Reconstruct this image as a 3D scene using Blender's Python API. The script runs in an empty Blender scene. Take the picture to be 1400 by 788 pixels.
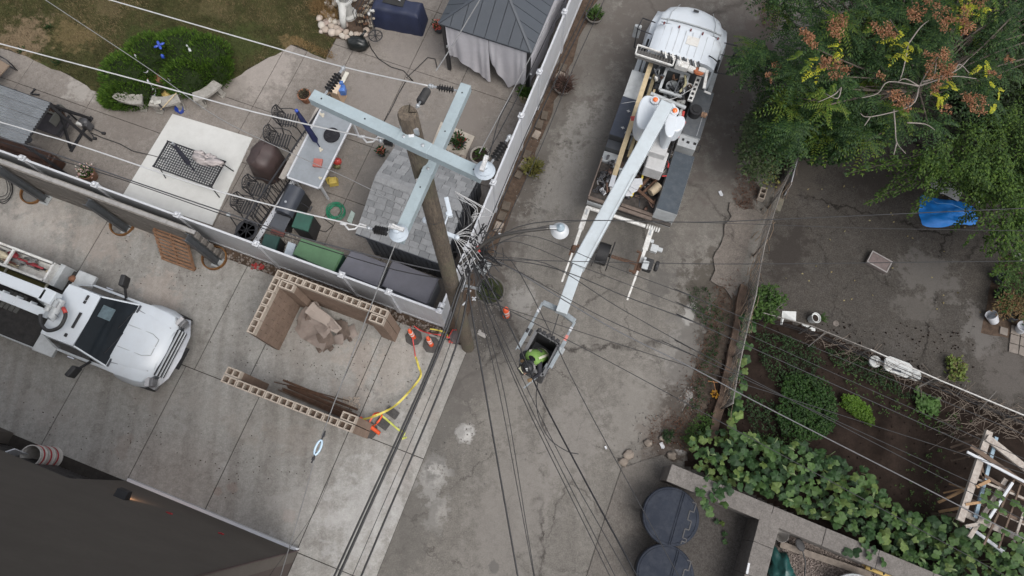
import bpy,math,random
from mathutils import Vector,Matrix,noise
random.seed(7)
SC=bpy.context.scene
COL=SC.collection
# camera, sky, sun, exposure
H=18.5
FPX=933.0
TH=math.atan(284/933.0)
cam_d=bpy.data.cameras.new("camera")
cam_d.sensor_width=36.0
cam_d.lens=36.0*FPX/1400.0
cam_d.clip_end=2000
cam=bpy.data.objects.new("camera",cam_d)
COL.objects.link(cam)
cam.location=(0,0,H)
cam.rotation_euler=(TH,0,0)
SC.camera=cam
world=bpy.data.worlds.new("World")
SC.world=world
world.use_nodes=True
SUN_EL,SUN_ROT=math.radians(60),math.radians(140)
nt=world.node_tree
sky=nt.nodes.new("ShaderNodeTexSky")
sky.sky_type='NISHITA'
sky.sun_disc=False
sky.sun_elevation=SUN_EL
sky.sun_rotation=SUN_ROT
sky.dust_density=4.0
sky.air_density=1.0
sky.ozone_density=1.0
grey=nt.nodes.new("ShaderNodeHueSaturation")
grey.inputs['Saturation'].default_value=0.30
nt.links.new(sky.outputs[0],grey.inputs['Color'])
nt.links.new(grey.outputs[0],nt.nodes["Background"].inputs[0])
nt.nodes["Background"].inputs[1].default_value=0.13
sun_d=bpy.data.lights.new("sun",'SUN')
sun_d.energy=0.75
sun_d.angle=math.radians(35)
sun_d.color=(1.0,0.96,0.90)
sun=bpy.data.objects.new("sun",sun_d)
COL.objects.link(sun)
sd=Vector((math.sin(SUN_ROT)*math.cos(SUN_EL),math.cos(SUN_ROT)*math.cos(SUN_EL),math.sin(SUN_EL)))
sun.rotation_euler=sd.to_track_quat('Z','Y').to_euler()
SC.view_settings.view_transform='Standard'
SC.view_settings.look='None'
SC.view_settings.exposure=0.75
SC.view_settings.gamma=1.0
# survey helper: photo pixel + known height -> world point
_s,_c=math.sin(TH),math.cos(TH)
def at(px,py,z=0.0):
 x=px-700.0;y=394.0-py
 ry=FPX*_s+y*_c;rz=-FPX*_c+y*_s
 k=(H-z)/-rz
 return Vector((x*k,ry*k,z))
GA=math.radians(-20.5)
UX,UY=math.cos(GA),math.sin(GA)
def uv(p):return(p[0]*UX+p[1]*UY,-p[0]*UY+p[1]*UX)
def xy(u,v,z=0.0):return Vector((u*UX-v*UY,u*UY+v*UX,z))
def rnd(a,b):return random.uniform(a,b)
# mesh builder
class MB:
 def __init__(s):s.v=[];s.f=[];s.mi=[];s.cur=0
 def add(s,vs,fs):
  o=len(s.v)
  s.v+=[tuple(v)for v in vs]
  s.f+=[tuple(i+o for i in f)for f in fs]
  s.mi+=[s.cur]*len(fs)
  return s
 def m(s,i):s.cur=i;return s
 def box(s,c,d,r=(0,0,0),taper=(1,1)):
  M=Matrix.Translation(Vector(c))@(Matrix.Rotation(r[2],4,'Z')@Matrix.Rotation(r[1],4,'Y')@Matrix.Rotation(r[0],4,'X'))
  x,y,z=d[0]/2,d[1]/2,d[2]/2
  tx,ty=taper
  vs=[(-x,-y,-z),(x,-y,-z),(x,y,-z),(-x,y,-z),(-x*tx,-y*ty,z),(x*tx,-y*ty,z),(x*tx,y*ty,z),(-x*tx,y*ty,z)]
  return s.add([M@Vector(v)for v in vs],[(0,3,2,1),(4,5,6,7),(0,1,5,4),(1,2,6,5),(2,3,7,6),(3,0,4,7)])
 def bar(s,a,b,w,h=None,up=(0,0,1)):
  a,b=Vector(a),Vector(b);h=h or w
  d=(b-a)
  if d.length<1e-6:return s
  d.normalize();up=Vector(up)
  if abs(d.dot(up))>.98:up=Vector((1,0,0))
  sd_=d.cross(up).normalized();u=sd_.cross(d)
  vs=[]
  for p in(a,b):
   for(i,j)in((-1,-1),(1,-1),(1,1),(-1,1)):
    vs.append(p+sd_*(i*w/2)+u*(j*h/2))
  return s.add(vs,[(0,1,2,3),(7,6,5,4),(0,4,5,1),(1,5,6,2),(2,6,7,3),(3,7,4,0)])
 def prism(s,pts,z0,z1,top=None):
  n=len(pts);top=top or pts
  a=sum(pts[i][0]*pts[(i+1)%n][1]-pts[(i+1)%n][0]*pts[i][1]for i in range(n))
  if a<0:pts=pts[::-1];top=top[::-1]
  vs=[(p[0],p[1],z0)for p in pts]+[(p[0],p[1],z1)for p in top]
  fs=[tuple(range(n))[::-1],tuple(range(n,2*n))]+[(i,(i+1)%n,n+(i+1)%n,n+i)for i in range(n)]
  return s.add(vs,fs)
 def sheet(s,pts):
  n=len(pts)
  a=sum(pts[i][0]*pts[(i+1)%n][1]-pts[(i+1)%n][0]*pts[i][1]for i in range(n))
  if a<0:pts=pts[::-1]
  return s.add(pts,[tuple(range(n))])
 def tube(s,pts,r,n=8,cap=True):
  pts=[Vector(p)for p in pts]
  rs=r if isinstance(r,(list,tuple))else[r]*len(pts)
  ref=Vector((0,0,1));vs=[];fs=[]
  prev=None
  for i,p in enumerate(pts):
   t=(pts[min(i+1,len(pts)-1)]-pts[max(i-1,0)])
   if t.length<1e-9:t=Vector((0,0,1))
   t.normalize()
   if prev is None:
    a=t.cross(ref if abs(t.dot(ref))<.95 else Vector((1,0,0))).normalized()
   else:
    a=(prev-t*prev.dot(t))
    a=a.normalized()if a.length>1e-6 else t.cross(Vector((1,0,0))).normalized()
   prev=a;b=t.cross(a)
   for k in range(n):
    q=2*math.pi*k/n
    vs.append(p+(a*math.cos(q)+b*math.sin(q))*rs[i])
  for i in range(len(pts)-1):
   for k in range(n):
    k2=(k+1)%n
    fs.append((i*n+k,i*n+k2,(i+1)*n+k2,(i+1)*n+k))
  if cap:
   fs.append(tuple(range(n))[::-1]);fs.append(tuple((len(pts)-1)*n+k for k in range(n)))
  return s.add(vs,fs)
 def lathe(s,prof,c=(0,0,0),n=16,M=None):
  vs=[];fs=[];c=Vector(c)
  for(r,z)in prof:
   for k in range(n):
    q=2*math.pi*k/n
    v=Vector((r*math.cos(q),r*math.sin(q),z))
    vs.append(c+(M@v if M else v))
  for i in range(len(prof)-1):
   for k in range(n):
    k2=(k+1)%n
    fs.append((i*n+k,i*n+k2,(i+1)*n+k2,(i+1)*n+k))
  fs.append(tuple(range(n))[::-1]);fs.append(tuple((len(prof)-1)*n+k for k in range(n)))
  return s.add(vs,fs)
 def blob(s,c,r,n=10,m=6,jag=.15,seed=0,M=None):
  vs=[];fs=[];c=Vector(c)
  r=Vector(r)if not isinstance(r,(int,float))else Vector((r,r,r))
  for i in range(m+1):
   t=math.pi*i/m
   for k in range(n):
    q=2*math.pi*k/n
    d=Vector((math.sin(t)*math.cos(q),math.sin(t)*math.sin(q),-math.cos(t)))
    w=1+jag*noise.noise(d*1.7+Vector((seed*3.1,seed*1.3,0)))*2
    v=Vector((d.x*r.x,d.y*r.y,d.z*r.z))*w
    vs.append(c+(M@v if M else v))
  for i in range(m):
   for k in range(n):
    k2=(k+1)%n
    fs.append((i*n+k,i*n+k2,(i+1)*n+k2,(i+1)*n+k))
  return s.add(vs,fs)
def obj(name,mb,mats,parent=None,world=False,smooth=False,label=None,cat=None,group=None,kind=None,bevel=0,origin=None):
 me=bpy.data.meshes.new(name)
 vs=mb.v
 if parent is not None and world:
  Mi=wmat(parent).inverted()
  vs=[tuple(Mi@Vector(v))for v in vs]
 if origin is not None:
  vs=[(v[0]-origin[0],v[1]-origin[1],v[2]-origin[2])for v in vs]
 me.from_pydata(vs,[],mb.f)
 if not isinstance(mats,(list,tuple)):mats=[mats]
 for m_ in mats:me.materials.append(m_)
 if len(mats)>1:me.polygons.foreach_set("material_index",mb.mi)
 if smooth:me.polygons.foreach_set("use_smooth",[True]*len(me.polygons))
 me.update()
 o=bpy.data.objects.new(name,me);COL.objects.link(o)
 if smooth and not isinstance(smooth,bool):
  me.set_sharp_from_angle(angle=math.radians(smooth))
 if parent is not None:o.parent=parent
 if origin is not None:o.location=origin
 if bevel:
  b=o.modifiers.new("bevel",'BEVEL');b.width=bevel;b.segments=2;b.limit_method='ANGLE';b.angle_limit=math.radians(40)
 if label:o['label']=label
 if cat:o['category']=cat
 if group:o['group']=group
 if kind:o['kind']=kind
 return o
def wmat(o):
 M=Matrix.LocRotScale(o.location,o.rotation_euler,o.scale)
 return wmat(o.parent)@M if o.parent else M
def thing(name,label,cat,loc=(0,0,0),rz=0,group=None):
 o=bpy.data.objects.new(name,None);COL.objects.link(o)
 o.location=loc;o.rotation_euler=(0,0,rz);o.empty_display_size=.2
 o['label']=label;o['category']=cat
 if group:o['group']=group
 return o
def struct(name,mb,m_,**k):return obj(name,mb,m_,kind='structure',**k)
def dup(o,loc=None,rz=None,label=None,parent=None):
 c=o.copy();COL.objects.link(c)
 if parent is not None:c.parent=parent
 if loc is not None:c.location=loc
 if rz is not None:c.rotation_euler=(0,0,rz)
 if label:c['label']=label
 for ch in list(o.children):dup(ch,parent=c)
 return c
def piece(src,parent,loc,rot=None,name=None):
 c=src.copy();COL.objects.link(c);c.parent=parent;c.location=loc
 if rot is not None:c.rotation_euler=rot
 return c
# materials
def _lin(c):return tuple(c)+(1,)if len(c)==3 else c
def nodes(name):
 m_=bpy.data.materials.new(name);m_.use_nodes=True
 t=m_.node_tree;b=t.nodes["Principled BSDF"]
 return m_,t,b
def N(t,ty,**k):
 n=t.nodes.new(ty)
 for a,v in k.items():
  if a in('operation','blend_type','data_type','feature','distance','noise_dimensions','wave_type','bands_direction','musgrave_type'):setattr(n,a,v)
  else:n.inputs[a.replace('_',' ')].default_value=v
 return n
def mixc(t,fac,a,b,bt='MIX'):
 n=t.nodes.new("ShaderNodeMix");n.data_type='RGBA';n.blend_type=bt
 for i,v in((0,fac),(6,a),(7,b)):
  if hasattr(v,'links')or isinstance(v,bpy.types.NodeSocket):t.links.new(v,n.inputs[i])
  else:n.inputs[i].default_value=v if i==0 else _lin(v)
 return n.outputs[2]
def ramp(t,x,p0,p1,c0=(0,0,0,1),c1=(1,1,1,1)):
 r=t.nodes.new("ShaderNodeValToRGB");t.links.new(x,r.inputs[0])
 r.color_ramp.elements[0].position=p0;r.color_ramp.elements[1].position=p1
 r.color_ramp.elements[0].color=c0;r.color_ramp.elements[1].color=c1
 return r.outputs[0]
def coord(t,sc=(1,1,1),rot=0,obj_=False):
 if obj_:
  g=t.nodes.new("ShaderNodeTexCoord");o=g.outputs['Object']
 else:
  g=t.nodes.new("ShaderNodeNewGeometry");o=g.outputs['Position']
 mp=t.nodes.new("ShaderNodeMapping");mp.vector_type='POINT'
 mp.inputs['Rotation'].default_value=(0,0,rot);mp.inputs['Scale'].default_value=sc
 t.links.new(o,mp.inputs[0]);return mp.outputs[0]
def tex(t,co,scale,detail=4,rough=.6,dist=0):
 n=N(t,"ShaderNodeTexNoise",Scale=scale,Detail=detail,Roughness=rough,Distortion=dist)
 t.links.new(co,n.inputs[0]);return n.outputs[0]
def bump(t,b,h,strength,dist=.01):
 n=N(t,"ShaderNodeBump",Strength=strength,Distance=dist)
 t.links.new(h,n.inputs['Height']);t.links.new(n.outputs[0],b.inputs['Normal'])
_mc={}
def mat(name,col,rough=.6,var=.18,scale=3.0,metal=0.0,bmp=.15,dirt=0.0,dirtcol=(.05,.045,.04),trans=0,obj_=False):
 if name in _mc:return _mc[name]
 m_,t,b=nodes(name);_mc[name]=m_
 co=coord(t,obj_=obj_)
 n1=tex(t,co,scale,5,.65)
 lo=tuple(max(0,c*(1-var))for c in col);hi=tuple(min(1,c*(1+var))for c in col)
 c=mixc(t,ramp(t,n1,.3,.7),lo,hi)
 n2=tex(t,co,scale*11,3,.6)
 c=mixc(t,ramp(t,n2,.35,.75),c,mixc(t,.5,c,lo),'MIX')
 if dirt:
  n3=tex(t,co,scale*1.7+.37,8,.75,.4)
  mm=t.nodes.new("ShaderNodeMath");mm.operation='MULTIPLY';mm.inputs[1].default_value=dirt
  t.links.new(ramp(t,n3,.45,.68),mm.inputs[0])
  c=mixc(t,mm.outputs[0],c,dirtcol)
 t.links.new(c,b.inputs['Base Color'])
 b.inputs['Roughness'].default_value=rough;b.inputs['Metallic'].default_value=metal
 if rough>=.8:b.inputs['Specular IOR Level'].default_value=.12
 if bmp:bump(t,b,n2,bmp,.004)
 return m_
def concrete(name,base,stain,light=None,crack=0.0,crackcol=(.035,.03,.027),joints=0,speck=.5,streak=0,cscale=.35,blot=.6,green=0):
 m_,t,b=nodes(name)
 co=coord(t);cg=coord(t,rot=-GA)
 n1=tex(t,co,.35,7,.62,.3)
 c=mixc(t,ramp(t,n1,.38,.62),base,tuple(x*(1-.35*blot)for x in base))
 if light:
  c=mixc(t,ramp(t,tex(t,co,.8,9,.7,.5),.55,.72),c,light)
 n2=tex(t,co,2.3,9,.75,.4)
 c=mixc(t,ramp(t,n2,.52,.74),c,mixc(t,.6,c,stain))
 if streak:
  cs=coord(t,sc=(1.6,.12,1),rot=-GA)
  c=mixc(t,ramp(t,tex(t,cs,1.5,2,.5),.42,.6),c,mixc(t,streak,c,stain))
 n3=tex(t,co,28,4,.8)
 c=mixc(t,ramp(t,n3,.3,.8),mixc(t,.30,c,(0,0,0)),mixc(t,.08,c,(1,1,1)))
 c=mixc(t,ramp(t,tex(t,co,6.5,8,.8,.3),.38,.66),mixc(t,.27,c,(0,0,0)),c)
 if speck:
  n4=tex(t,co,9,6,.8,.6)
  f=ramp(t,n4,.66,.72)
  n5=ramp(t,tex(t,co,.9,3,.5),.45,.6)
  mm=t.nodes.new("ShaderNodeMath");mm.operation='MULTIPLY';t.links.new(f,mm.inputs[0]);t.links.new(n5,mm.inputs[1])
  m2=t.nodes.new("ShaderNodeMath");m2.operation='MULTIPLY';t.links.new(mm.outputs[0],m2.inputs[0]);m2.inputs[1].default_value=speck
  c=mixc(t,m2.outputs[0],c,stain)
 h=n3
 if crack:
  wob=N(t,"ShaderNodeTexNoise",Scale=1.2,Detail=8,Roughness=.7)
  t.links.new(co,wob.inputs[0])
  vm=t.nodes.new("ShaderNodeVectorMath");vm.operation='MULTIPLY_ADD'
  t.links.new(wob.outputs[1],vm.inputs[0]);vm.inputs[1].default_value=(1.1,1.1,0);t.links.new(co,vm.inputs[2])
  for sc_,wd,am in((cscale,.009,1.0),(cscale*2.7,.008,.75)):
   v=N(t,"ShaderNodeTexVoronoi",Scale=sc_);v.feature='DISTANCE_TO_EDGE'
   t.links.new(vm.outputs[0],v.inputs['Vector'])
   f=ramp(t,v.outputs['Distance'],0,wd*1.3,(1,1,1,1),(0,0,0,1))
   gate=ramp(t,tex(t,co,.55+sc_,5,.6),.39,.54)
   mm=t.nodes.new("ShaderNodeMath");mm.operation='MULTIPLY';t.links.new(f,mm.inputs[0]);t.links.new(gate,mm.inputs[1])
   m2=t.nodes.new("ShaderNodeMath");m2.operation='MULTIPLY';t.links.new(mm.outputs[0],m2.inputs[0]);m2.inputs[1].default_value=crack*am
   c=mixc(t,m2.outputs[0],c,crackcol)
 if green:
  c=mixc(t,ramp(t,tex(t,co,1.1,8,.8,.5),.58,.75),c,mixc(t,green,c,(.05,.07,.02)))
 t.links.new(c,b.inputs['Base Color']);b.inputs['Roughness'].default_value=.88;b.inputs['Specular IOR Level'].default_value=.2
 bump(t,b,h,.22,.006)
 return m_
def leafmat(name,cols,rough=.55,sss=0):
 m_,t,b=nodes(name)
 g=t.nodes.new("ShaderNodeNewGeometry")
 r=t.nodes.new("ShaderNodeValToRGB");t.links.new(g.outputs['Random Per Island'],r.inputs[0])
 el=r.color_ramp.elements
 n=len(cols)
 el[0].position=0;el[0].color=_lin(cols[0]);el[1].position=1;el[1].color=_lin(cols[-1])
 for i in range(1,n-1):
  e=el.new(i/(n-1));e.color=_lin(cols[i])
 co=coord(t)
 c=mixc(t,ramp(t,tex(t,co,1.3,4,.6),.35,.65),mixc(t,.35,r.outputs[0],(0,0,0)),r.outputs[0])
 t.links.new(c,b.inputs['Base Color']);b.inputs['Roughness'].default_value=rough;b.inputs['Specular IOR Level'].default_value=.25
 tr=t.nodes.new("ShaderNodeBsdfTranslucent");t.links.new(c,tr.inputs[0])
 mx=t.nodes.new("ShaderNodeMixShader");mx.inputs[0].default_value=.22
 t.links.new(b.outputs[0],mx.inputs[1]);t.links.new(tr.outputs[0],mx.inputs[2])
 t.links.new(mx.outputs[0],t.nodes["Material Output"].inputs[0])
 return m_
def glassmat(name,col=(.02,.025,.03)):
 m_,t,b=nodes(name);co=coord(t)
 c=mixc(t,ramp(t,tex(t,co,2,3),.4,.7),col,tuple(x*1.6 for x in col))
 t.links.new(c,b.inputs['Base Color']);b.inputs['Roughness'].default_value=.06;b.inputs['IOR'].default_value=1.25
 return m_
WHITE_PAINT=mat("white_truck_paint",(.56,.60,.64),.28,.04,1.5,bmp=.02,dirt=.12,dirtcol=(.4,.38,.35))
WHITE_DIRTY=mat("worn_white_paint",(.62,.62,.60),.5,.1,4,dirt=.6,dirtcol=(.22,.17,.13))
WHITE_FIBRE=mat("white_fibreglass",(.44,.485,.51),.4,.07,2.5,bmp=.05,dirt=.3,dirtcol=(.33,.34,.34))
VINYL=mat("white_vinyl",(.50,.515,.545),.42,.05,2,bmp=.03,dirt=.3,dirtcol=(.35,.33,.30))
GREY_PAINT=mat("grey_paint",(.33,.35,.36),.5,.1,3,dirt=.3,dirtcol=(.15,.14,.13))
LT_GREY=mat("light_grey_paint",(.42,.44,.45),.45,.08,3,dirt=.25)
BLACK=mat("black_rubber",(.018,.018,.02),.6,.25,6,dirt=.2,dirtcol=(.06,.055,.05))
BLACKM=mat("black_iron",(.022,.022,.025),.45,.2,6,metal=.0)
DKGREY=mat("charcoal_plastic",(.055,.06,.07),.5,.15,4,dirt=.25,dirtcol=(.10,.095,.09))
STEEL=mat("galvanised_steel",(.42,.44,.46),.42,.15,6,metal=.55,dirt=.3,dirtcol=(.16,.15,.14))
CHROME=mat("chrome",(.62,.63,.65),.15,.05,2,metal=1.0,bmp=0)
RUST=mat("rusty_steel",(.11,.065,.045),.8,.35,7,dirt=.5,dirtcol=(.04,.03,.025))
ARM=mat("pale_blue_fibreglass",(.30,.36,.385),.45,.10,4,bmp=.1,dirt=.45,dirtcol=(.24,.28,.29))
PORC=mat("grey_porcelain",(.40,.45,.50),.3,.08,5,dirt=.1)
WOODPOLE=None
ORANGE=mat("orange_plastic",(.72,.10,.03),.45,.1,6,dirt=.2,dirtcol=(.25,.08,.04))
YELLOW=mat("yellow_plastic",(.60,.46,.06),.5,.1,6,dirt=.15,dirtcol=(.3,.25,.06))
RED=mat("red_paint",(.45,.05,.04),.5,.15,6,dirt=.3)
TIMBER=mat("pale_timber",(.50,.40,.25),.75,.15,5,dirt=.4,dirtcol=(.22,.17,.11))
TIMBER_DK=mat("weathered_timber",(.16,.125,.10),.85,.25,5,dirt=.5)
TIMBER_GR=mat("grey_timber",(.27,.24,.21),.85,.2,5,dirt=.4)
WIRE=mat("black_cable",(.016,.016,.018),.5,.2,3)
WIREW=mat("bright_aluminium_wire",(.50,.50,.50),.45,.1,3,metal=.1,bmp=0)
WIREG=mat("grey_wire",(.25,.25,.25),.5,.1,3,metal=.3,bmp=0)
TERRA=mat("terracotta",(.27,.13,.08),.8,.2,6,dirt=.3)
SOIL=mat("dark_soil",(.028,.021,.017),.95,.35,5,bmp=.8,dirt=.5,dirtcol=(.025,.02,.016))
# ground and pavements
def clip(poly,ax,val,keep_less):
 out=[]
 for i in range(len(poly)):
  a,b=poly[i],poly[(i+1)%len(poly)]
  ia=(a[ax]<=val)==keep_less;ib=(b[ax]<=val)==keep_less
  if ia:out.append(a)
  if ia!=ib:
   k=(val-a[ax])/(b[ax]-a[ax])
   out.append((a[0]+(b[0]-a[0])*k,a[1]+(b[1]-a[1])*k))
 return out
def slabs(parent,region,us,vs,z0,z1,m_,gap=.011,name="slab"):
 for i in range(len(us)-1):
  for j in range(len(vs)-1):
   p=region
   for ax,val,less in((0,us[i]+gap,False),(0,us[i+1]-gap,True),(1,vs[j]+gap,False),(1,vs[j+1]-gap,True)):
    if len(p)>=3:p=clip(p,ax,val,less)
   if len(p)<3:continue
   ar=abs(sum(p[k][0]*p[(k+1)%len(p)][1]-p[(k+1)%len(p)][0]*p[k][1]for k in range(len(p))))/2
   if ar<.02:continue
   w=[xy(*q)for q in p]
   dz=rnd(-.003,.003)
   b=MB();b.prism([(q.x,q.y)for q in w],z0,z1+dz)
   obj(name,b,m_,parent)
def rough_poly(pts,step=.25,amp=.05,seed=0,z=0):
 out=[]
 n=len(pts)
 for i in range(n):
  a,b=Vector(pts[i]),Vector(pts[(i+1)%n])
  k=max(1,int((b-a).length/step))
  nrm=Vector((-(b-a).y,(b-a).x,0)).normalized()
  for q in range(k):
   p=a.lerp(b,q/k)
   out.append((p.x+nrm.x*amp*noise.noise(p*2.1+Vector((seed,0,0)))*2,p.y+nrm.y*amp*noise.noise(p*2.1+Vector((seed,0,0)))*2,z))
 return out
def px(*pts,z=0):return[at(p[0],p[1],z)for p in pts]
def spots(m_,lst,k=1):
 """stains and other tone patches with an outline of their own: (x, y, radius, colour, strength, seed)"""
 t=m_.node_tree;b=t.nodes["Principled BSDF"]
 g=t.nodes.new("ShaderNodeNewGeometry")
 nz=N(t,"ShaderNodeTexNoise",Scale=2.6,Detail=10,Roughness=.72);t.links.new(g.outputs['Position'],nz.inputs[0])
 for(X,Y,r,col,st,el)in lst:
  src=b.inputs['Base Color'].links[0].from_socket
  mp=t.nodes.new("ShaderNodeMapping");mp.vector_type='TEXTURE'
  mp.inputs['Location'].default_value=(X,Y,0);mp.inputs['Rotation'].default_value=(0,0,math.radians(70.5));mp.inputs['Scale'].default_value=(r*el,r,50)
  t.links.new(g.outputs['Position'],mp.inputs[0])
  ln=t.nodes.new("ShaderNodeVectorMath");ln.operation='LENGTH';t.links.new(mp.outputs[0],ln.inputs[0])
  ad=t.nodes.new("ShaderNodeMath");ad.operation='MULTIPLY_ADD';t.links.new(nz.outputs[0],ad.inputs[0]);ad.inputs[1].default_value=4.6;t.links.new(ln.outputs['Value'],ad.inputs[2])
  f=ramp(t,ad.outputs[0],0,1)
  r_=f.node.color_ramp;r_.elements[0].position=.0;r_.elements[1].position=1.0
  mr=t.nodes.new("ShaderNodeMapRange");t.links.new(ad.outputs[0],mr.inputs[0])
  mr.inputs[1].default_value=3.45;mr.inputs[2].default_value=3.0;mr.inputs[3].default_value=0;mr.inputs[4].default_value=st*k
  t.links.new(mixc(t,mr.outputs[0],src,col),b.inputs['Base Color'])
M_ALLEY=concrete("alley_concrete",(.212,.194,.170),(.10,.088,.076),light=(.25,.233,.208),crack=.9,streak=.25,cscale=.16,blot=.5,speck=.8)
M_DRIVE=concrete("driveway_concrete",(.43,.415,.385),(.15,.125,.105),light=(.45,.44,.42),speck=1.0,streak=.30,blot=.35)
M_PATIO=concrete("patio_concrete",(.275,.242,.212),(.13,.108,.092),light=(.34,.305,.272),speck=.6,blot=.6)
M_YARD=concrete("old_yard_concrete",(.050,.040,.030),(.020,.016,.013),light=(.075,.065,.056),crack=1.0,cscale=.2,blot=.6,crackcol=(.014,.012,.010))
M_VERGE=concrete("verge_slab_concrete",(.20,.17,.145),(.07,.058,.05),crack=.8,cscale=.3)
M_JOINT=mat("joint_filler",(.045,.04,.036),.95,.3,6)
M_WALLCON=concrete("retaining_wall_concrete",(.21,.188,.17),(.09,.078,.07),light=(.26,.24,.22),speck=.4)
M_LITTER=mat("leaf_litter_soil",(.085,.060,.045),.95,.45,6,bmp=.9,dirt=.6,dirtcol=(.035,.028,.022))
M_GRASS=mat("lawn_soil_and_thatch",(.050,.046,.020),.95,.5,1.6,bmp=.6,dirt=.7,dirtcol=(.03,.04,.012))
A=lambda X,Y:(at(X,Y).x,at(X,Y).y)
spots(M_ALLEY,[(*A(636,592),.22,(.55,.54,.52),.8,1.2),(*A(590,652),.40,(.50,.49,.47),.6,1.3),(*A(598,700),.28,(.44,.43,.41),.4,1.6),(*A(945,435),.30,(.36,.35,.33),.6,1.3),(*A(712,412),.35,(.33,.32,.30),.6,1.2),(*A(800,160),.8,(.28,.27,.25),.55,2.0),(*A(770,250),.8,(.25,.24,.225),.4,1.6),(*A(905,385),.42,(.085,.08,.075),.75,1.3),(*A(672,300),.8,(.095,.088,.08),.7,1.3),(*A(600,560),.9,(.10,.095,.088),.6,1.9),(*A(560,720),.7,(.095,.09,.083),.55,2.4),(*A(660,440),.5,(.08,.075,.07),.8,1.2),(*A(675,777),.12,(.03,.03,.03),.9,1.3),(*A(840,330),.35,(.08,.075,.07),.6,1.2),(*A(905,330),.3,(.09,.085,.08),.5,2.4),(*A(962,400),.62,(.060,.052,.042),.95,2.2),(*A(952,470),.62,(.052,.044,.037),.95,2.4),(*A(925,545),.62,(.055,.045,.038),.95,2.2),(*A(900,600),.62,(.070,.052,.042),.95,1.3),(*A(965,530),.6,(.055,.046,.038),.95,2.6),(*A(1020,270),.45,(.070,.050,.040),.95,1.5),(*A(1005,200),.45,(.085,.070,.06),.7,3.5),(*A(1045,30),.5,(.10,.07,.055),.8,3),(*A(942,432),.16,(.36,.35,.33),.8,1.6),(*A(945,548),.2,(.30,.29,.275),.8,1.8),(*A(930,612),.14,(.36,.35,.34),.8,1),(*A(648,425),.55,(.075,.067,.06),.9,1.5),(*A(676,450),.5,(.085,.077,.07),.8,1.6),(*A(668,372),.6,(.060,.050,.043),.85,1.6),(*A(690,330),.55,(.085,.075,.067),.7,2.2),(*A(722,250),.34,(.075,.064,.055),.85,4.5),(*A(770,140),.30,(.075,.064,.055),.85,5),(*A(640,520),.6,(.11,.10,.092),.7,1.4),(*A(820,250),.5,(.115,.105,.095),.6,4),(*A(745,170),.5,(.27,.26,.24),.5,2),(*A(870,560),.7,(.235,.22,.20),.5,2),(*A(780,600),.8,(.225,.21,.195),.5,1.6),(*A(700,700),1.0,(.215,.20,.185),.5,2.2),(*A(690,560),.5,(.235,.22,.20),.4,2),(*A(800,40),1.5,(.105,.095,.085),.7,2.5),(*A(900,20),1.5,(.10,.09,.08),.7,2.0),(*A(1010,60),1.2,(.095,.083,.074),.7,3),(*A(735,200),.45,(.085,.077,.068),.8,4.5),(*A(975,250),.9,(.11,.099,.089),.6,2.5),(*A(830,190),.7,(.12,.11,.10),.5,2),(*A(900,20),1.6,(.11,.095,.085),.5,2.6),(*A(1000,130),1.1,(.10,.085,.078),.6,2.8),(*A(930,480),.5,(.28,.27,.255),.4,2.2)],.82)  # also broad darker patches up the alley and along its fence
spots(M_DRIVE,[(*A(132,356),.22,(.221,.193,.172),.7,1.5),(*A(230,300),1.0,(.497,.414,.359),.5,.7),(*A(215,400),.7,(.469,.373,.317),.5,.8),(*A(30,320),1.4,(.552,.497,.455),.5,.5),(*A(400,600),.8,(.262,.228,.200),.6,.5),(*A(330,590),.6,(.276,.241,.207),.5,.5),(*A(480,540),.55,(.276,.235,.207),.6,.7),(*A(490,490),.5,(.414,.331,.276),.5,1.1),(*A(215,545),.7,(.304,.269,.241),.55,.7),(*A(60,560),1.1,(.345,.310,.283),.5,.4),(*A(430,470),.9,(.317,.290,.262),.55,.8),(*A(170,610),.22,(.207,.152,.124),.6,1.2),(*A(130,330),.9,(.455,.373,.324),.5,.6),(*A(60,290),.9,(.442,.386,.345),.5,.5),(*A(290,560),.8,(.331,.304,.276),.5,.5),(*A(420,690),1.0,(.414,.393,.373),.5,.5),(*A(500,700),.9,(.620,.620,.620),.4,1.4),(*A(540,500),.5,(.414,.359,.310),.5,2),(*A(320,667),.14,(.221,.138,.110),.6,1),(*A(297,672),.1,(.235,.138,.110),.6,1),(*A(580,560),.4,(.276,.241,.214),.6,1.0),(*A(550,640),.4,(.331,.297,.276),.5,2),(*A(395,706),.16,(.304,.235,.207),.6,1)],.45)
spots(M_PATIO,[(*A(110,125),.5,(.42,.40,.37),.4,.7),(*A(505,140),1.0,(.20,.18,.165),.55,1.2),(*A(360,95),.9,(.38,.34,.31),.4,1.2),(*A(180,172),.9,(.16,.14,.125),.6,.6),(*A(560,75),.9,(.2,.18,.165),.6,1),(*A(610,190),1.0,(.18,.165,.15),.6,2),(*A(520,240),1.0,(.15,.14,.13),.6,2),(*A(395,215),.5,(.2,.18,.16),.4,2),(*A(640,170),.5,(.17,.15,.135),.6,3),(*A(310,120),.7,(.2,.18,.16),.5,.6)])
spots(M_YARD,[(*A(1265,375),.9,(.121,.113,.105),.6,.8),(*A(1340,450),.5,(.138,.129,.121),.6,1.3),(*A(1090,240),.8,(.088,.077,.066),.5,1),(*A(1080,345),.5,(.033,.028,.025),.8,1.8),(*A(1200,250),1.0,(.039,.032,.028),.6,.6),(*A(1250,420),.6,(.099,.091,.083),.6,.6),(*A(1375,510),.7,(.110,.099,.091),.5,1.2)])
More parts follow.
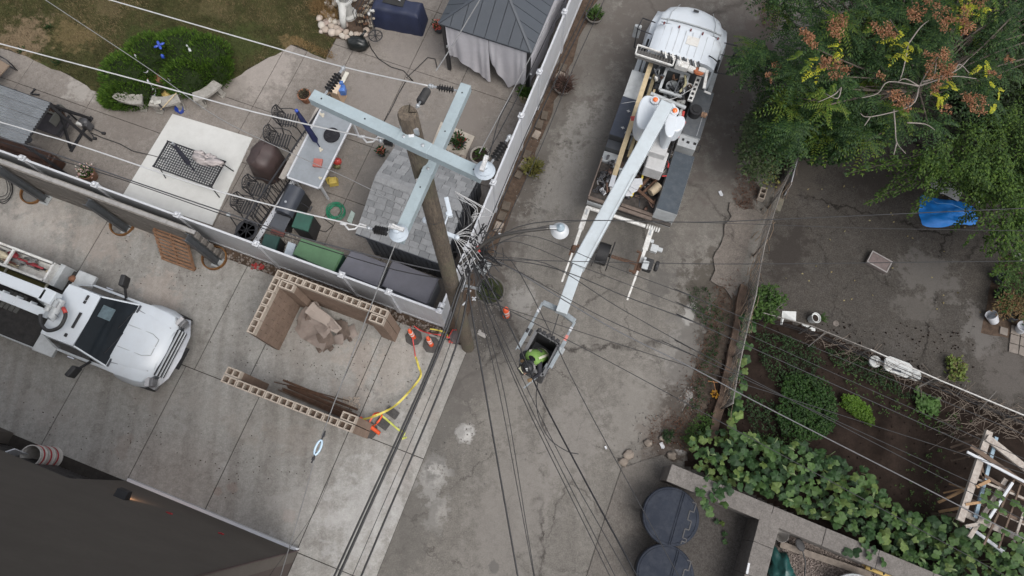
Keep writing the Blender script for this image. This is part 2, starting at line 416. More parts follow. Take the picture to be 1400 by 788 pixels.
DRY=[(*A(25,62),.9,(.19,.14,.09),.8,1.2),(*A(150,12),.5,(.14,.11,.06),.45,.6),(*A(290,12),.6,(.12,.10,.05),.4,.6),(*A(400,60),.4,(.20,.14,.07),.6,.7),(*A(100,50),.7,(.16,.12,.06),.6,.8),(*A(60,95),.4,(.05,.06,.02),.7,.5),(*A(200,60),.8,(.045,.06,.018),.6,.8),(*A(330,60),.8,(.05,.065,.02),.6,.8)]
spots(M_GRASS,DRY)
g=MB();g.sheet([(-90,-90,-.08),(90,-90,-.08),(90,90,-.08),(-90,90,-.08)])
struct("ground",g,SOIL)
# alley: one long sheet along V
e0=uv(at(640,478));eR=uv(at(985,540))
UA,UB=e0[0],eR[0]+1.2
b=MB();w=[xy(UA-1.6,-30),xy(UB,-30),xy(UB,40),xy(UA-1.6,40)]
b.prism([(q.x,q.y)for q in w],-.06,0.0)
struct("alley_pavement",b,M_ALLEY)
# driveway base and slabs
vN=(uv(at(315,353))[1]+uv(at(600,463))[1])/2
vS=uv(at(300,707))[1]-.02
uE=uv(at(640,478))[0]-.01
vJ=uv(at(380,550))[1]
vWallBase=uv(at(160,300))[1]+.05
uStrip=uv(at(292,350))[0]
b=MB();w=[xy(-32,vS-.6),xy(uE,vS-12),xy(uE,vN),xy(uStrip,vN),xy(uStrip,vWallBase+.1),xy(-32,vWallBase+.1)]
b=MB()
for(u0,u1,v0,v1)in((-32,uE,vS-.9,vN),(-32,uStrip,vN,vWallBase+.1)):
 b.sheet([xy(u0,v0,.006),xy(u1,v0,.006),xy(u1,v1,.006),xy(u0,v1,.006)])
uC=uv(at(408,752))[0]
b.sheet([xy(uC+.02,vS-20,.006),xy(uE,vS-20,.006),xy(uE,vS-.9,.006),xy(uC+.02,vS-.9,.006)])
drive=struct("driveway",b,M_JOINT)
U=lambda X,Y:uv(at(X,Y))[0]
V=lambda X,Y:uv(at(X,Y))[1]
jN=[-32,-21.0,U(60,300)-2.2,U(147,304)-0.0,U(305,430),U(363,472),U(485,485),U(505,498),U(521,502),uE]
jN=sorted(jN)
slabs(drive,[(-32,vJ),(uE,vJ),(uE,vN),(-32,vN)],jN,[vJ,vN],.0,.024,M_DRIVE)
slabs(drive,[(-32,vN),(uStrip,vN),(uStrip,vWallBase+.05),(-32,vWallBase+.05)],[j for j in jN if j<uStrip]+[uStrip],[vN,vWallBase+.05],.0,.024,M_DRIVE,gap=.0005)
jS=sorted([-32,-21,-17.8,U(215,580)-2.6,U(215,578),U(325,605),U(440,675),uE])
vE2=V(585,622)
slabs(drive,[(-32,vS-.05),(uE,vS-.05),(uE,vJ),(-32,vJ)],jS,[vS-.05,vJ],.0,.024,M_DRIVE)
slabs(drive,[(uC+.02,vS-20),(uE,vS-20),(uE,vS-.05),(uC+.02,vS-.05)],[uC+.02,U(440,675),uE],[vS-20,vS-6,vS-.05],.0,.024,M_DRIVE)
# patio in the fenced yard
vF=V(352,372)
vF=(uv(at(347,332,1.83))[1]+uv(at(467,377,1.83))[1])/2
uF=(uv(at(673,251,1.83))[0]+uv(at(738,101,1.83))[0])/2
lawn_px=[(-60,45),(0,66),(50,82),(95,104),(137,128),(150,140),(240,130),(318,108),(398,62),(425,73),(445,82),(462,50),(480,20),(500,-60)]
lw=[at(*p)for p in lawn_px]
b=MB()
b.sheet([xy(-32,vF-.1,-.004),xy(uF+.05,vF-.1,-.004),xy(uF+.05,30,-.004),xy(-32,30,-.004)])
patio=struct("patio",b,M_JOINT)
reg=[uv(p)for p in lw]
reg=[(-30,vF)]+[(-30,reg[0][1])]+reg+[(reg[-1][0],30),(uF,30),(uF,vF)]
pu=sorted([-30,U(34,102)-2.55,U(34,102),U(120,146),U(300,230),U(403,103),U(478,79),U(562,90),U(621,135),uF])
pv=sorted([vF,V(460,268),V(500,198)-.02,V(600,108),V(570,9),24,30])
slabs(patio,reg,pu,pv,-.004,.022,M_PATIO,gap=.009)
# lawn
b=MB();lr=rough_poly([(p.x,p.y,0)for p in lw]+[(0,34,0),(-30,34,0),(-30,lw[0].y+4,0)],.3,.08)
b.sheet([(p[0],p[1],.026)for p in lr])
struct("lawn",b,M_GRASS)
# planting strip of soil between fence and driveway, and along the alley fence
b=MB();b.sheet([xy(uStrip-.3,vN,.012),xy(uE-.1,vN,.012),xy(uE-.1,vF-.02,.012),xy(uStrip-.3,vF-.02,.012)])
struct("soil_strip",b,M_LITTER)
b=MB();rp=rough_poly([xy(uF+.03,vF-.1),xy(uF+.42,vF-.1),xy(uF+.5,8),xy(uF+.42,16),xy(uF+.4,26),xy(uF+.03,26)],.3,.06,3)
b.sheet([(p[0],p[1],.006)for p in rp])
struct("fence_side_dirt",b,M_LITTER)
# right verge, slab strip and old yard
b=MB();rp=rough_poly(px((997,283),(1047,287),(1028,330),(1012,372),(1000,410),(986,398),(972,385),(983,340)),.15,.11,9)
b.prism([(p[0],p[1])for p in rp],.0,.06);struct("verge_slab",b,M_VERGE)
b=MB();rp=rough_poly(px((1000,385),(985,380),(968,440),(955,500),(938,560),(915,612),(950,628),(972,590),(988,530),(1000,470),(1010,410)),.12,.12,21)
b.sheet([(p[0],p[1],.008)for p in rp]);struct("verge_soil",b,mat("grey_brown_verge_soil",(.085,.068,.055),.95,.5,5,bmp=1.0,dirt=.7,dirtcol=(.045,.036,.028)))
b=MB();rp=rough_poly(px((1010,390),(1002,440),(990,500),(975,560),(965,600),(978,600),(992,540),(1004,480),(1013,430),(1020,395)),.2,.03,4)
b.prism([(p[0],p[1])for p in rp],.0,.16);struct("kerb",b,mat("old_kerb",(.15,.105,.08),.9,.3,5,dirt=.5))
b=MB();rp=rough_poly(px((1060,150),(1060,262),(1012,428),(1100,448),(1420,585),(1500,640),(1500,60)),.4,.03,7)
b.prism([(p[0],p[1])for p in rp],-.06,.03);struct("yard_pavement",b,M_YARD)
b=MB();rp=rough_poly(px((1365,350),(1340,455),(1500,500),(1500,330)),.3,.06,11)
b.sheet([(p[0],p[1],.036)for p in rp]);struct("planting_bed_soil",b,M_LITTER)
b=MB();b.prism([(p[0],p[1])for p in px((1342,395),(1350,455),(1400,475),(1500,500),(1500,640),(1400,560),(1330,530),(1322,470))],.0,.034);struct("yard_step_slab",b,M_YARD)
b=MB();rp=px((850,640),(905,622),(932,640),(912,700),(880,788),(850,900),(740,900),(802,788),(830,700))
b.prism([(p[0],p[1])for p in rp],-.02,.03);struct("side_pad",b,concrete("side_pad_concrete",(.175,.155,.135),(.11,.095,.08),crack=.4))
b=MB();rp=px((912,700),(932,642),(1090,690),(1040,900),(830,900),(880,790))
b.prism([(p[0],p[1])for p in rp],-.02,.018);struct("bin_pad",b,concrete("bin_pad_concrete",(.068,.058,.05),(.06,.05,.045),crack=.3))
# garden earth: relief sheet
gp=px((1008,425),(1105,448),(1420,580),(1460,800),(1300,800),(1180,745),(935,635),(975,540))
def inside(p,poly):
 c=False
 for i in range(len(poly)):
  a,q=poly[i],poly[i-1]
  if(a[1]>p[1])!=(q[1]>p[1])and p[0]<(q[0]-a[0])*(p[1]-a[1])/(q[1]-a[1])+a[0]:c=not c
 return c
b=MB();nx,ny=150,110;x0,x1,y0,y1=4.2,16.5,-2.6,5.2
mound=at(1215,612);idx={}
def gz(x,y):
 p=Vector((x,y,0));h=.02+.05*noise.noise(p*.9)+.035*noise.noise(p*4)+.02*noise.noise(p*11)
 u_,v_=uv((x-mound.x,y-mound.y));h+=.16*math.exp(-((u_/.38)**4+(v_/1.0)**4))
 return max(h,-.01)+.03
for j in range(ny+1):
 for i in range(nx+1):
  x=x0+(x1-x0)*i/nx;y=y0+(y1-y0)*j/ny
  idx[i,j]=len(b.v);b.v.append((x,y,gz(x,y)))
for j in range(ny):
 for i in range(nx):
  x=x0+(x1-x0)*(i+.5)/nx;y=y0+(y1-y0)*(j+.5)/ny
  if inside((x,y),gp):b.f.append((idx[i,j],idx[i+1,j],idx[i+1,j+1],idx[i,j+1]));b.mi.append(0)
M_GARD=mat("garden_earth",(.024,.0165,.013),.95,.45,2.5,bmp=1.0,dirt=.5,dirtcol=(.012,.009,.007))
struct("garden_soil",b,M_GARD,smooth=True)
# building at lower left
M_STUCCO=mat("dark_taupe_stucco",(.112,.099,.088),.9,.10,1.0,bmp=.2,dirt=.25,dirtcol=(.125,.11,.098))
M_TRIM=mat("white_trim",(.62,.63,.66),.5,.06,3)
vB=vS
uJ=U(178,657)
bt=thing("building","tall dark taupe stucco building beside the driveway, seen from above its wall","building",xy(uC,vB),GA)
HB,OH=10.6,2.56
b=MB();b.box(((uJ-uC)/2,-.15,HB/2),(uC-uJ,.3,HB));obj("wall",b,M_STUCCO,bt)
b=MB();b.box(((uJ-uC)-1.75,-.15,(HB+OH)/2),(3.5,.299,HB-OH));obj("wall",b,M_STUCCO,bt)
b=MB();b.box(((uJ-uC)-3.5-6,-.15,HB/2),(12,.3,HB));obj("wall",b,M_STUCCO,bt)
b=MB();b.box((-.15,-.3-10,HB/2),(.298,20,HB));obj("wall",b,mat("dark_brown_stucco",(.085,.068,.062),.9,.1,1.2,dirt=.2),bt)
b=MB();b.box((-8,-10,HB+.1),(24,20.6,.2));obj("roof",b,DKGREY,bt)
b=MB();b.box(((uJ-uC)/2+.02,.03,.13),(uC-uJ,.08,.16));obj("base_flashing",b,M_TRIM,bt)
b=MB();b.box((.012,0.012,HB/2),(.03,.03,HB));obj("corner_trim",b,mat("dark_red_trim",(.05,.03,.03),.7,.1,3),bt)
gdm=MB()
for k in range(9):gdm.box((uJ-uC-1.75,-.36+(k%2)*.012,.15+k*.29),(3.5,.05,.27))
door=obj("garage_door",gdm,mat("dark_grey_roller_door",(.05,.048,.047),.5,.1,3),bt)
b=MB()
for k in range(34):b.box((uJ-uC-.05-k*.1,-.325,1.3),(.035,.02,2.5))
obj("rib",b,mat("roller_door_rib",(.085,.08,.078),.5,.1,3),door)
# wall lamp, lit warm
lp=thing("wall_lamp","black wedge wall pack light glowing warm on the taupe building wall","wall lamp")
Wp=at(163,680,0)
# find height on the wall plane
def on_wall(pxx,pyy,v):
 d=at(pxx,pyy,0)-Vector((0,0,H));o=Vector((0,0,H))
 vd=uv((d.x,d.y))[1];k=v/vd
 return o+d*k
pw=on_wall(166,681,vB)
lp.location=pw;lp.rotation_euler=(0,0,GA)
b=MB();b.add([(-.14,0,-.12),(.14,0,-.12),(.14,0,.12),(-.14,0,.12),(-.14,.2,-.05),(.14,.2,-.05),(.14,.17,.1),(-.14,.17,.1)],[(0,1,2,3),(7,6,5,4),(0,4,5,1),(1,5,6,2),(2,6,7,3),(3,7,4,0)]);obj("housing",b,BLACK,lp)
em,t_,b_=nodes("warm_lamp_lens");b_.inputs['Emission Color'].default_value=(1,.55,.25,1);b_.inputs['Emission Strength'].default_value=6
b=MB();b.box((0,.09,-.115),(.2,.12,.02),(.35,0,0));obj("lens",b,em,lp)
ld=bpy.data.lights.new("lamp_light",'SPOT');ld.energy=9;ld.color=(1,.55,.3);ld.spot_size=math.radians(120);ld.spot_blend=.6;ld.shadow_soft_size=.05
lo=bpy.data.objects.new("lamp_light",ld);COL.objects.link(lo);lo.parent=lp;lo.location=(0,.10,-.16);lo.rotation_euler=(math.radians(-12),0,0)
M_REDM=mat("red_marker_paint",(.35,.02,.03),.6,.2,8)
for(X,Y,n_)in((231,702,'nearest the wall lamp'),(302,730,'midway along the flashing')):
 p=on_wall(X,Y,vB);b=MB()
 for k in range(5):
  a=k*1.256+.3;b.box((rnd(-.02,.02)+.05*math.cos(a),.008,.05*math.sin(a)),(.05,.016,.05),(0,rnd(0,2),0))
 obj("wall_bracket",b,M_REDM,origin=(0,0,0),label="small red painted bracket on the taupe wall, "+n_,cat="bracket",group="red marks on the building")
 o=COL.objects[-1];o.location=p;o.rotation_euler=(0,0,GA)
# striped drum by the garage door
dr=thing("drum","white drum with red bands standing open at the garage door","drum",at(72,626),0)
b=MB();b.lathe([(.28,0),(.29,.03),(.27,.06),(.27,.3),(.285,.32),(.27,.34),(.27,.62),(.285,.64),(.27,.66),(.275,.88),(.25,.88),(.24,.1),(.0,.1)],n=28)
obj("barrel",b,mat("drum_white",(.52,.50,.47),.5,.15,6,dirt=.5,dirtcol=(.25,.2,.17)),dr,smooth=40)
for z in(.2,.47,.74):
 b=MB();b.lathe([(.272,z-.03),(.277,z-.025),(.277,z+.025),(.272,z+.03)],n=28);b.f=b.f[:-2];b.mi=b.mi[:-2];obj("band",b,mat("drum_red",(.38,.03,.04),.45,.15,6),dr,smooth=40)
b=MB();b.box((0,0,0),(.2,.03,1.3),(0,.25,.4));o=obj("board",b,M_TRIM,origin=(0,0,0),label="pale board leaning out of the red banded drum",cat="board")
o.location=at(60,624)+Vector((-.05,0,.8))
# fences of white vinyl
def vinyl(name,label,caps,vert_h,upost=None,base=.0):
 t=thing(name,label,"fence",(caps[0].x,caps[0].y,0))
 for i in range(len(caps)-1):
  a,c=caps[i],caps[i+1];d=(c-a).normalized();L=(c-a).length
  a2,c2=a+d*.065,c-d*.065
  n=max(2,int(round((L-.13)/.28)))
  for k in range(n):
   p,q=a2.lerp(c2,k/n),a2.lerp(c2,(k+1)/n)
   b=MB();b.bar((p.x,p.y,(vert_h+.06)/2),(q.x-d.x*.004,q.y-d.y*.004,(vert_h+.06)/2),.03,vert_h-.24);obj("panel",b,VINYL,t,world=True)
  b=MB();b.bar((a2.x,a2.y,vert_h-.05),(c2.x,c2.y,vert_h-.05),.055,.1);obj("top_rail",b,VINYL,t,world=True)
  b=MB();b.bar((a2.x,a2.y,.1),(c2.x,c2.y,.1),.06,.14);obj("bottom_rail",b,VINYL,t,world=True)
 for p in caps:
  b=MB();b.box((p.x,p.y,vert_h/2+.03),(.125,.125,vert_h+.06),(0,0,GA));po=obj("post",b,VINYL,t,world=True)
  b=MB();b.box((p.x,p.y,vert_h+.07),(.16,.16,.03),(0,0,GA));b.lathe([(.045,0),(.06,.03),(.055,.07),(.0,.1)],(p.x,p.y,vert_h+.085),10)
  obj("cap",b,VINYL,t,world=True)
 return t
FH=1.80
cp=[at(*p,FH)for p in((31.7,219),(130.7,255.4),(243,296),(350.8,335),(467.5,377),(532,400),(600.5,424))]
cp=[xy(uv(p)[0],vF)for p in cp];cp[-1]=xy(uF,vF)
du=uv(cp[1])[0]-uv(cp[0])[0]
cp=[xy(uv(cp[0])[0]-2.4*k,vF)for k in(3,2,1)]+cp
vinyl("vinyl_fence","white vinyl privacy fence with ball caps between the driveway and the patio",cp,FH)
cq=[at(*p,FH)for p in((635.4,339),(673.6,251),(712.7,160),(738.6,101),(773.9,19))]
cq=[xy(uF,vF)]+[xy(uF,uv(p)[1])for p in cq]
cq[0]=cq[0]+(cq[1]-cq[0]).normalized()*.13
cq+=[xy(uF,uv(cq[-1])[1]+2.3),xy(uF,uv(cq[-1])[1]+4.6)]
vinyl("vinyl_fence","white vinyl privacy fence running up along the alley edge",cq,FH)
# grey block wall with steel posts
vW=(uv(at(120.6,269,2.0))[1]+uv(at(256.4,317,2.0))[1])/2+.06
uWE=uv(at(262,322,2.0))[0]
wt=thing("block_wall","old grey block wall running between the white fence and the driveway","wall",xy(uWE,vW),GA)
M_BLK=mat("weathered_grey_block",(.20,.185,.17),.92,.15,5,bmp=.7,dirt=.5,dirtcol=(.10,.09,.08))
bw,bh=.40,.20
proto=None
for r in range(10):
 for k in range(27):
  x=-bw/2-k*bw-(bw/2 if r%2 else 0)
  if proto is None:
   b=MB();b.box((0,0,0),(bw-.014,.16,bh-.014));proto=obj("block",b,M_BLK,wt);proto.location=(x,0,bh/2)
  else:piece(proto,wt,(x,rnd(-.004,.004),r*bh+bh/2))
b=MB();b.box((-5.4,0,1.0),(10.7,.14,1.97));obj("mortar",b,mat("mortar",(.13,.12,.11),.95,.2,6),wt)
b=MB();b.box((-5.5,0,2.015),(11.1,.10,.03));obj("coping",b,mat("coping_metal",(.30,.29,.28),.6,.15,3,dirt=.4),wt)
def steel_post(top,lab):
 p=at(*top,2.0);c=thing("steel_post",lab,"post",(p.x,p.y-.16,0),GA,"dark steel posts set in round pits")
 b=MB();b.box((0,.09,1.0),(.19,.014,2.0));b.box((0,-.09,1.0),(.19,.014,2.0));b.box((0,0,1.0),(.014,.165,2.0));obj("beam",b,mat("steel_primer",(.075,.082,.09),.55,.2,3,dirt=.3),c)
 b=MB();b.box((0,0,.03),(.3,.3,.03));obj("base_plate",b,GREY_PAINT,c)
 return c
def pit(c,lab,r=.36):
 q=thing("tube_form",lab,"tube form",c,0,"round cardboard forms at the wall posts")
 b=MB();b.lathe([(r,0.02),(r,.12),(r-.035,.12),(r-.035,.03),(r-.035,.02)],n=26)
 b.f=b.f[:-2];b.mi=b.mi[:-2]
 obj("ring",b,mat("wet_cardboard_form",(.17,.085,.04),.8,.35,5,dirt=.4,dirtcol=(.30,.17,.05)),q,smooth=40)
 b=MB();b.lathe([(r-.04,.022),(r-.04,.034)],n=24);obj("fill",b,mat("grey_fill",(.17,.165,.16),.95,.3,9,bmp=.8),q)
 return q
for top,rc,s in(((120.6,269),(169,308),"second from the left along the block wall"),((256.4,317),(294.5,354),"at the block wall's end behind the pallet"),((-2,224),(47,265),"at the left end near the coiled cable")):
 steel_post(top,"dark steel post "+s)
 pit(at(*rc),"brown ring form round a post foot, "+s)
# pallet leaning on the wall
pl=thing("pallet","weathered brown wooden pallet leaning upright against the block wall","pallet",xy(uv(at(240,350))[0]-.08,uv(at(240,345))[1]-.05),GA)
pl.rotation_euler=(math.radians(-27),0,GA);pl.location.z=.05;pl.location.y-=.36;pl.location.x+=.22
PW=mat("pallet_wood",(.30,.175,.11),.85,.25,6,dirt=.4)
for k in range(8):
 b=MB();b.box((0,-.045,.06+k*.152),(1.05,.018,.085));obj("board",b,PW,pl)
for x in(-.5,0,.5):
 b=MB();b.box((x,0,.6),(.035,.07,1.2));obj("stringer",b,PW,pl)
for k in(0,8):
 b=MB();b.box((0,.05,.06+k*.135),(1.05,.018,.075));obj("board",b,PW,pl)
# unfinished concrete block walls (bare hollow blocks)
M_CMU=mat("tan_concrete_block",(.40,.345,.29),.92,.12,6,bmp=.6,dirt=.3,dirtcol=(.20,.15,.12))
M_CMUF=mat("brown_block",(.225,.165,.13),.92,.18,3,bmp=.6,dirt=.35,dirtcol=(.12,.085,.065))  # lower courses, darker and browner than the top course
L_,W_,H_=.386,.20,.20
def hollow(mb,c,rz):
 M=Matrix.Translation(Vector(c))@Matrix.Rotation(rz,4,'Z')
 l,w,h,t=L_-.012,W_-.008,H_-.008,.032
 xs=[-l/2,-l/2+t,-t/2,t/2,l/2-t,l/2];ys=[-w/2,-w/2+t,w/2-t,w/2]
 vs=[];fs=[]
 def vid(x,y,z):
  vs.append(M@Vector((x,y,z)));return len(vs)-1
 top={(i,j):vid(xs[i],ys[j],h/2)for i in range(6)for j in range(4)}
 bot={(i,j):vid(xs[i],ys[j],-h/2)for i in range(6)for j in range(4)}
 hol={(1,1),(3,1)}
 for i in range(5):
  for j in range(3):
   if(i,j)in hol:
    q=[(i,j),(i+1,j),(i+1,j+1),(i,j+1)]
    for k in range(4):
     a,c_=q[k],q[(k+1)%4]
     fs.append((top[a],top[c_],bot[c_],bot[a]))
   else:fs.append((top[i,j],top[i+1,j],top[i+1,j+1],top[i,j+1]))
 per=[(i,0)for i in range(6)]+[(5,j)for j in range(1,4)]+[(i,3)for i in range(4,-1,-1)]+[(0,j)for j in range(2,0,-1)]
 for k in range(len(per)):
  a,c_=per[k],per[(k+1)%len(per)];fs.append((top[a],bot[a],bot[c_],top[c_]))
 mb.add(vs,fs)
_hb=MB();hollow(_hb,(0,0,0),0)
_top=_side=None
def cmu(parent,x,y,rot,courses,solid=False):
 """one stack of blocks in the wall's own frame; only the top course shows its hollow cells"""
 global _top,_side
 for r in range(courses):
  last=r>=courses-2
  src=_top if last else _side
  z=r*H_+H_/2
  off=(0 if(courses-1-r)%2==0 else L_/2)
  ox,oy=(off,0)if rot==0 else(0,off)
  if last:ox=oy=0
  if src is None:
   if last:src=obj("block",_hb,M_CMU,parent);_top=src
   else:
    b=MB();b.box((0,0,0),(L_-.010,W_-.01,H_-.01));src=obj("block",b,M_CMUF,parent);_side=src
   src.location=(x,y,z);src.rotation_euler=(0,0,rot)
  else:piece(src,parent,(x+ox*0,y+oy*0,z),(0,0,rot))
def offset_cmu(parent,x0,y0,rot,n,courses):
 for r in range(courses):
  sh=0 if(courses-1-r)%2==0 else 1
  top_=r==courses-1
  for k in range(n):
   q=k*L_
   if sh:
    if k==n-1:continue
    q+=L_/2
   z=r*H_+H_/2
   p=(x0+q,y0,z)if rot==0 else(x0,y0-q,z)
   global _top,_side
   src=_top if top_ else _side
   if src is None:
    if top_:src=obj("block",_hb,M_CMU,parent);_top=src
    else:
     b=MB();b.box((0,0,0),(L_-.010,W_-.01,H_-.01));src=obj("block",b,M_CMUF,parent);_side=src
    src.location=p;src.rotation_euler=(0,0,rot)
   else:piece(src,parent,p,(0,0,rot))
  if sh:
   for q in(-L_/4,(n-1)*L_+L_/4):
    b=MB();b.box((0,0,0),(L_/2-.01,W_-.01,H_-.01)if rot==0 else(W_-.01,L_/2-.01,H_-.01))
    o=obj("half_block",b,M_CMUF,parent);z=r*H_+H_/2
    o.location=(x0+q,y0,z)if rot==0 else(x0,y0-q,z)
ZT=2.0
c0=uv(at(381,369,ZT));cE=uv(at(541,428,ZT));cL=uv(at(337,452,ZT))
nU=int(round((cE[0]-c0[0])/L_));nV=int(round((c0[1]-cL[1])/L_))
cw=thing("concrete_block_wall","L-shaped unfinished hollow block wall standing nearer the white fence","wall",xy(*c0),GA,"bare block walls on the driveway")
offset_cmu(cw,.16,-.10,0,nU,10)
offset_cmu(cw,.06,-.20-L_/2,math.pi/2,nV,10)
offset_cmu(cw,.37,-.31,0,1,10)
offset_cmu(cw,(nU-1)*L_+.16,-.31,0,1,10)
s0=uv(at(312,502,1.95));sE=uv(at(487,573,1.95));nS=int(round((sE[0]-s0[0])/L_))
cw2=thing("concrete_block_wall","straight unfinished hollow block wall in mid driveway with planks behind it","wall",xy(*s0),GA,"bare block walls on the driveway")
offset_cmu(cw2,L_/2,-.29,0,nS,10)
offset_cmu(cw2,L_/2,-.08,0,1,10)
offset_cmu(cw2,L_/2+(nS-1)*L_,-.08,0,1,10)
print("walls",nU,nV,nS,"L",c0,cE)
# plants
GREEN=leafmat("mid_green_leaves",[(.025,.058,.012),(.045,.092,.018),(.07,.13,.026)])
DGREEN=leafmat("dark_green_leaves",[(.012,.030,.009),(.022,.050,.014),(.036,.070,.020)])
VINE=leafmat("squash_leaves",[(.030,.068,.020),(.045,.098,.030),(.07,.135,.045),(.09,.16,.05)],.6)
YLEAF=leafmat("yellow_leaves",[(.30,.31,.02),(.42,.40,.025),(.18,.25,.02)])
BROWNL=leafmat("dry_seed_clusters",[(.16,.065,.03),(.32,.15,.075),(.42,.24,.15)],.8)
DRYL=leafmat("dry_grass",[(.22,.14,.06),(.34,.23,.11),(.28,.18,.08)],.9)
JUNI=leafmat("juniper_sprays",[(.028,.066,.008),(.055,.115,.012),(.095,.17,.018)],.7)
PINKF=leafmat("coral_petals",[(.60,.13,.10),(.70,.25,.18),(.55,.08,.07)])
WHITEF=leafmat("pale_petals",[(.70,.62,.58),(.62,.35,.33),(.7,.7,.6)])
def leaf(mb,p,d,l,w,nrm=None,fold=.15):
 d=Vector(d).normalized();nrm=Vector(nrm)if nrm is not None else Vector((rnd(-.5,.5),rnd(-.5,.5),1))
 s_=d.cross(nrm)
 if s_.length<1e-4:s_=Vector((1,0,0))
 s_.normalize();n2=s_.cross(d);p=Vector(p)
 a=p;b_=p+d*l*.45+s_*w/2-n2*fold*w;c=p+d*l;e=p+d*l*.45-s_*w/2-n2*fold*w
 mb.add([a,b_,c,e],[(0,1,2),(0,2,3)])
def rdir(zmin=-1):
 while True:
  v=Vector((rnd(-1,1),rnd(-1,1),rnd(zmin,1)))
  if .1<v.length<1:return v.normalized()
def tuft(mb,c,r,n,l,w,zup=.4):
 for _ in range(n):
  d=rdir(0);d.z=abs(d.z)+zup;p=Vector(c)+Vector((rnd(-r,r),rnd(-r,r),rnd(0,r*.4)))
  leaf(mb,p,d,l*rnd(.6,1.3),w)
def crownleaves(mb,c,rad,n,l,w):
 c=Vector(c)
 for _ in range(n):
  d=rdir();q=Vector((d.x*rad[0],d.y*rad[1],d.z*rad[2]))*rnd(.55,1.0)**.5
  leaf(mb,c+q,(d+rdir()*.8),l*rnd(.6,1.3),w*rnd(.7,1.2))
def potted(name,label,loc,r,h,pm,plant,group=None,hang=None,pr=None):
 t=thing(name,label,"potted plant",loc,rnd(0,6),group)
 b=MB();b.lathe([(r*.68,0),(r*.98,h*.82),(r*1.08,h*.84),(r*1.08,h),(r*.92,h),(r*.86,h*.8),(.0,h*.8)],n=20)
 obj("pot",b,pm,t,smooth=35)
 b=MB();b.lathe([(r*.87,h*.8),(r*.87,h*.86),(0,h*.88)],n=14);obj("soil",b,SOIL,t)
 for(nm,m_,n,rr,l,w)in plant:
  b=MB();R=r*rr
  for _ in range(n):
   d=rdir(0);p=Vector((d.x*R*rnd(.1,1),d.y*R*rnd(.1,1),h*.85+rnd(0,1)*R*.7))
   leaf(b,p,Vector((d.x,d.y,rnd(.1,.9))),l*rnd(.7,1.3),w)
  obj(nm,b,m_,t)
 return t
def flat(*p):return at(*p)
Z0=.022
potted("potted_plant","coral flowering pot plant beside the gazebo's left post",at(600,43)+Vector((.02,0,Z0)),.17,.25,DKGREY,[("foliage",DGREEN,90,1.2,.08,.04),("flowers",PINKF,120,1.15,.06,.05)])
potted("potted_plant","green plant in a beige urn in front of the gazebo's right curtain",at(717,137)+Vector((0,0,Z0)),.2,.42,mat("beige_urn",(.36,.31,.22),.8,.2,6,dirt=.4),[("foliage",GREEN,160,1.1,.13,.05)])
potted("potted_plant","pink and white flowers in a brown pot between the pergola and white pad",at(128,243)+Vector((0,0,Z0)),.22,.36,mat("brown_glazed_pot",(.17,.085,.05),.4,.2,4),[("foliage",GREEN,90,1.0,.1,.05),("flowers",WHITEF,90,1.35,.06,.05)])
potted("potted_plant","terracotta pot with a dried out plant above the iron chairs",at(420,138)+Vector((0,0,Z0)),.19,.34,TERRA,[("foliage",leafmat("withered_leaves",[(.05,.045,.03),(.09,.075,.045)]),60,.8,.1,.03)])
potted("potted_plant","small red flower pot standing at the shed roof's top corner",at(523,212)+Vector((0,0,Z0)),.13,.22,DKGREY,[("foliage",DGREEN,60,1.3,.08,.04),("flowers",PINKF,40,1.0,.06,.05)])
potted("potted_plant","dark red flowering plant on the pale slab behind the shed",at(628,200)+Vector((0,0,Z0)),.17,.2,DKGREY,[("foliage",DGREEN,170,1.9,.1,.05),("flowers",leafmat("crimson_petals",[(.3,.03,.03),(.4,.06,.05)]),34,1.5,.06,.05)])
potted("potted_plant","sparse budding plant at the near edge of the pale slab",at(607,195)+Vector((0,0,Z0)),.12,.16,TERRA,[("foliage",leafmat("dull_leaves",[(.07,.07,.03),(.14,.10,.06)]),70,1.9,.08,.03)])
potted("potted_plant","round tub of green weeds farthest up the alley fence",at(812,27),.27,.22,mat("stone_grey_tub",(.13,.12,.11),.85,.2,5),[("foliage",GREEN,130,.9,.13,.05)],"tubs along the alley fence")
potted("potted_plant","round tub of dead brown stems midway along the alley fence",at(770,122),.30,.22,mat("stone_grey_tub",()),[("foliage",leafmat("dead_stems",[(.06,.035,.03),(.12,.07,.055)]),260,1.1,.22,.02)],"tubs along the alley fence")
potted("potted_plant","bushy yellow green tub nearest the boom truck's tail side of the fence",at(728,235),.24,.2,mat("stone_grey_tub",()),[("foliage",leafmat("olive_leaves",[(.07,.075,.02),(.13,.13,.035),(.17,.15,.04)]),420,1.35,.09,.04)],"tubs along the alley fence")
potted("potted_plant","red flowers hanging on the pergola post beside the corrugated roof",at(40,192,1.4),.13,.16,DKGREY,[("flowers",PINKF,60,1.2,.06,.04),("foliage",DGREEN,50,1.1,.08,.04)])
# bricks and stones edging along the alley fence
M_STONE=mat("field_stone",(.26,.22,.185),.85,.3,3,bmp=.5,dirt=.3)
M_PAVE=mat("old_red_paver",(.11,.09,.072),.9,.25,5,bmp=.5,dirt=.6)
edging=thing("stone_edging","row of old bricks and stones edging the dirt below the alley fence","edging",xy(uF+.3,V(735,240)),GA)
for k in range(17):
 v=-2.0+k*.36+rnd(-.03,.03)
 if k in(3,4,8,12,13):continue
 b=MB();b.box((rnd(-.04,.05),v,.04),(rnd(.18,.26),rnd(.24,.31),.09),(rnd(-.08,.08),rnd(-.08,.08),rnd(-.25,.25)))
 obj("stone",b,M_PAVE if k%3 else M_STONE,edging,bevel=.012)
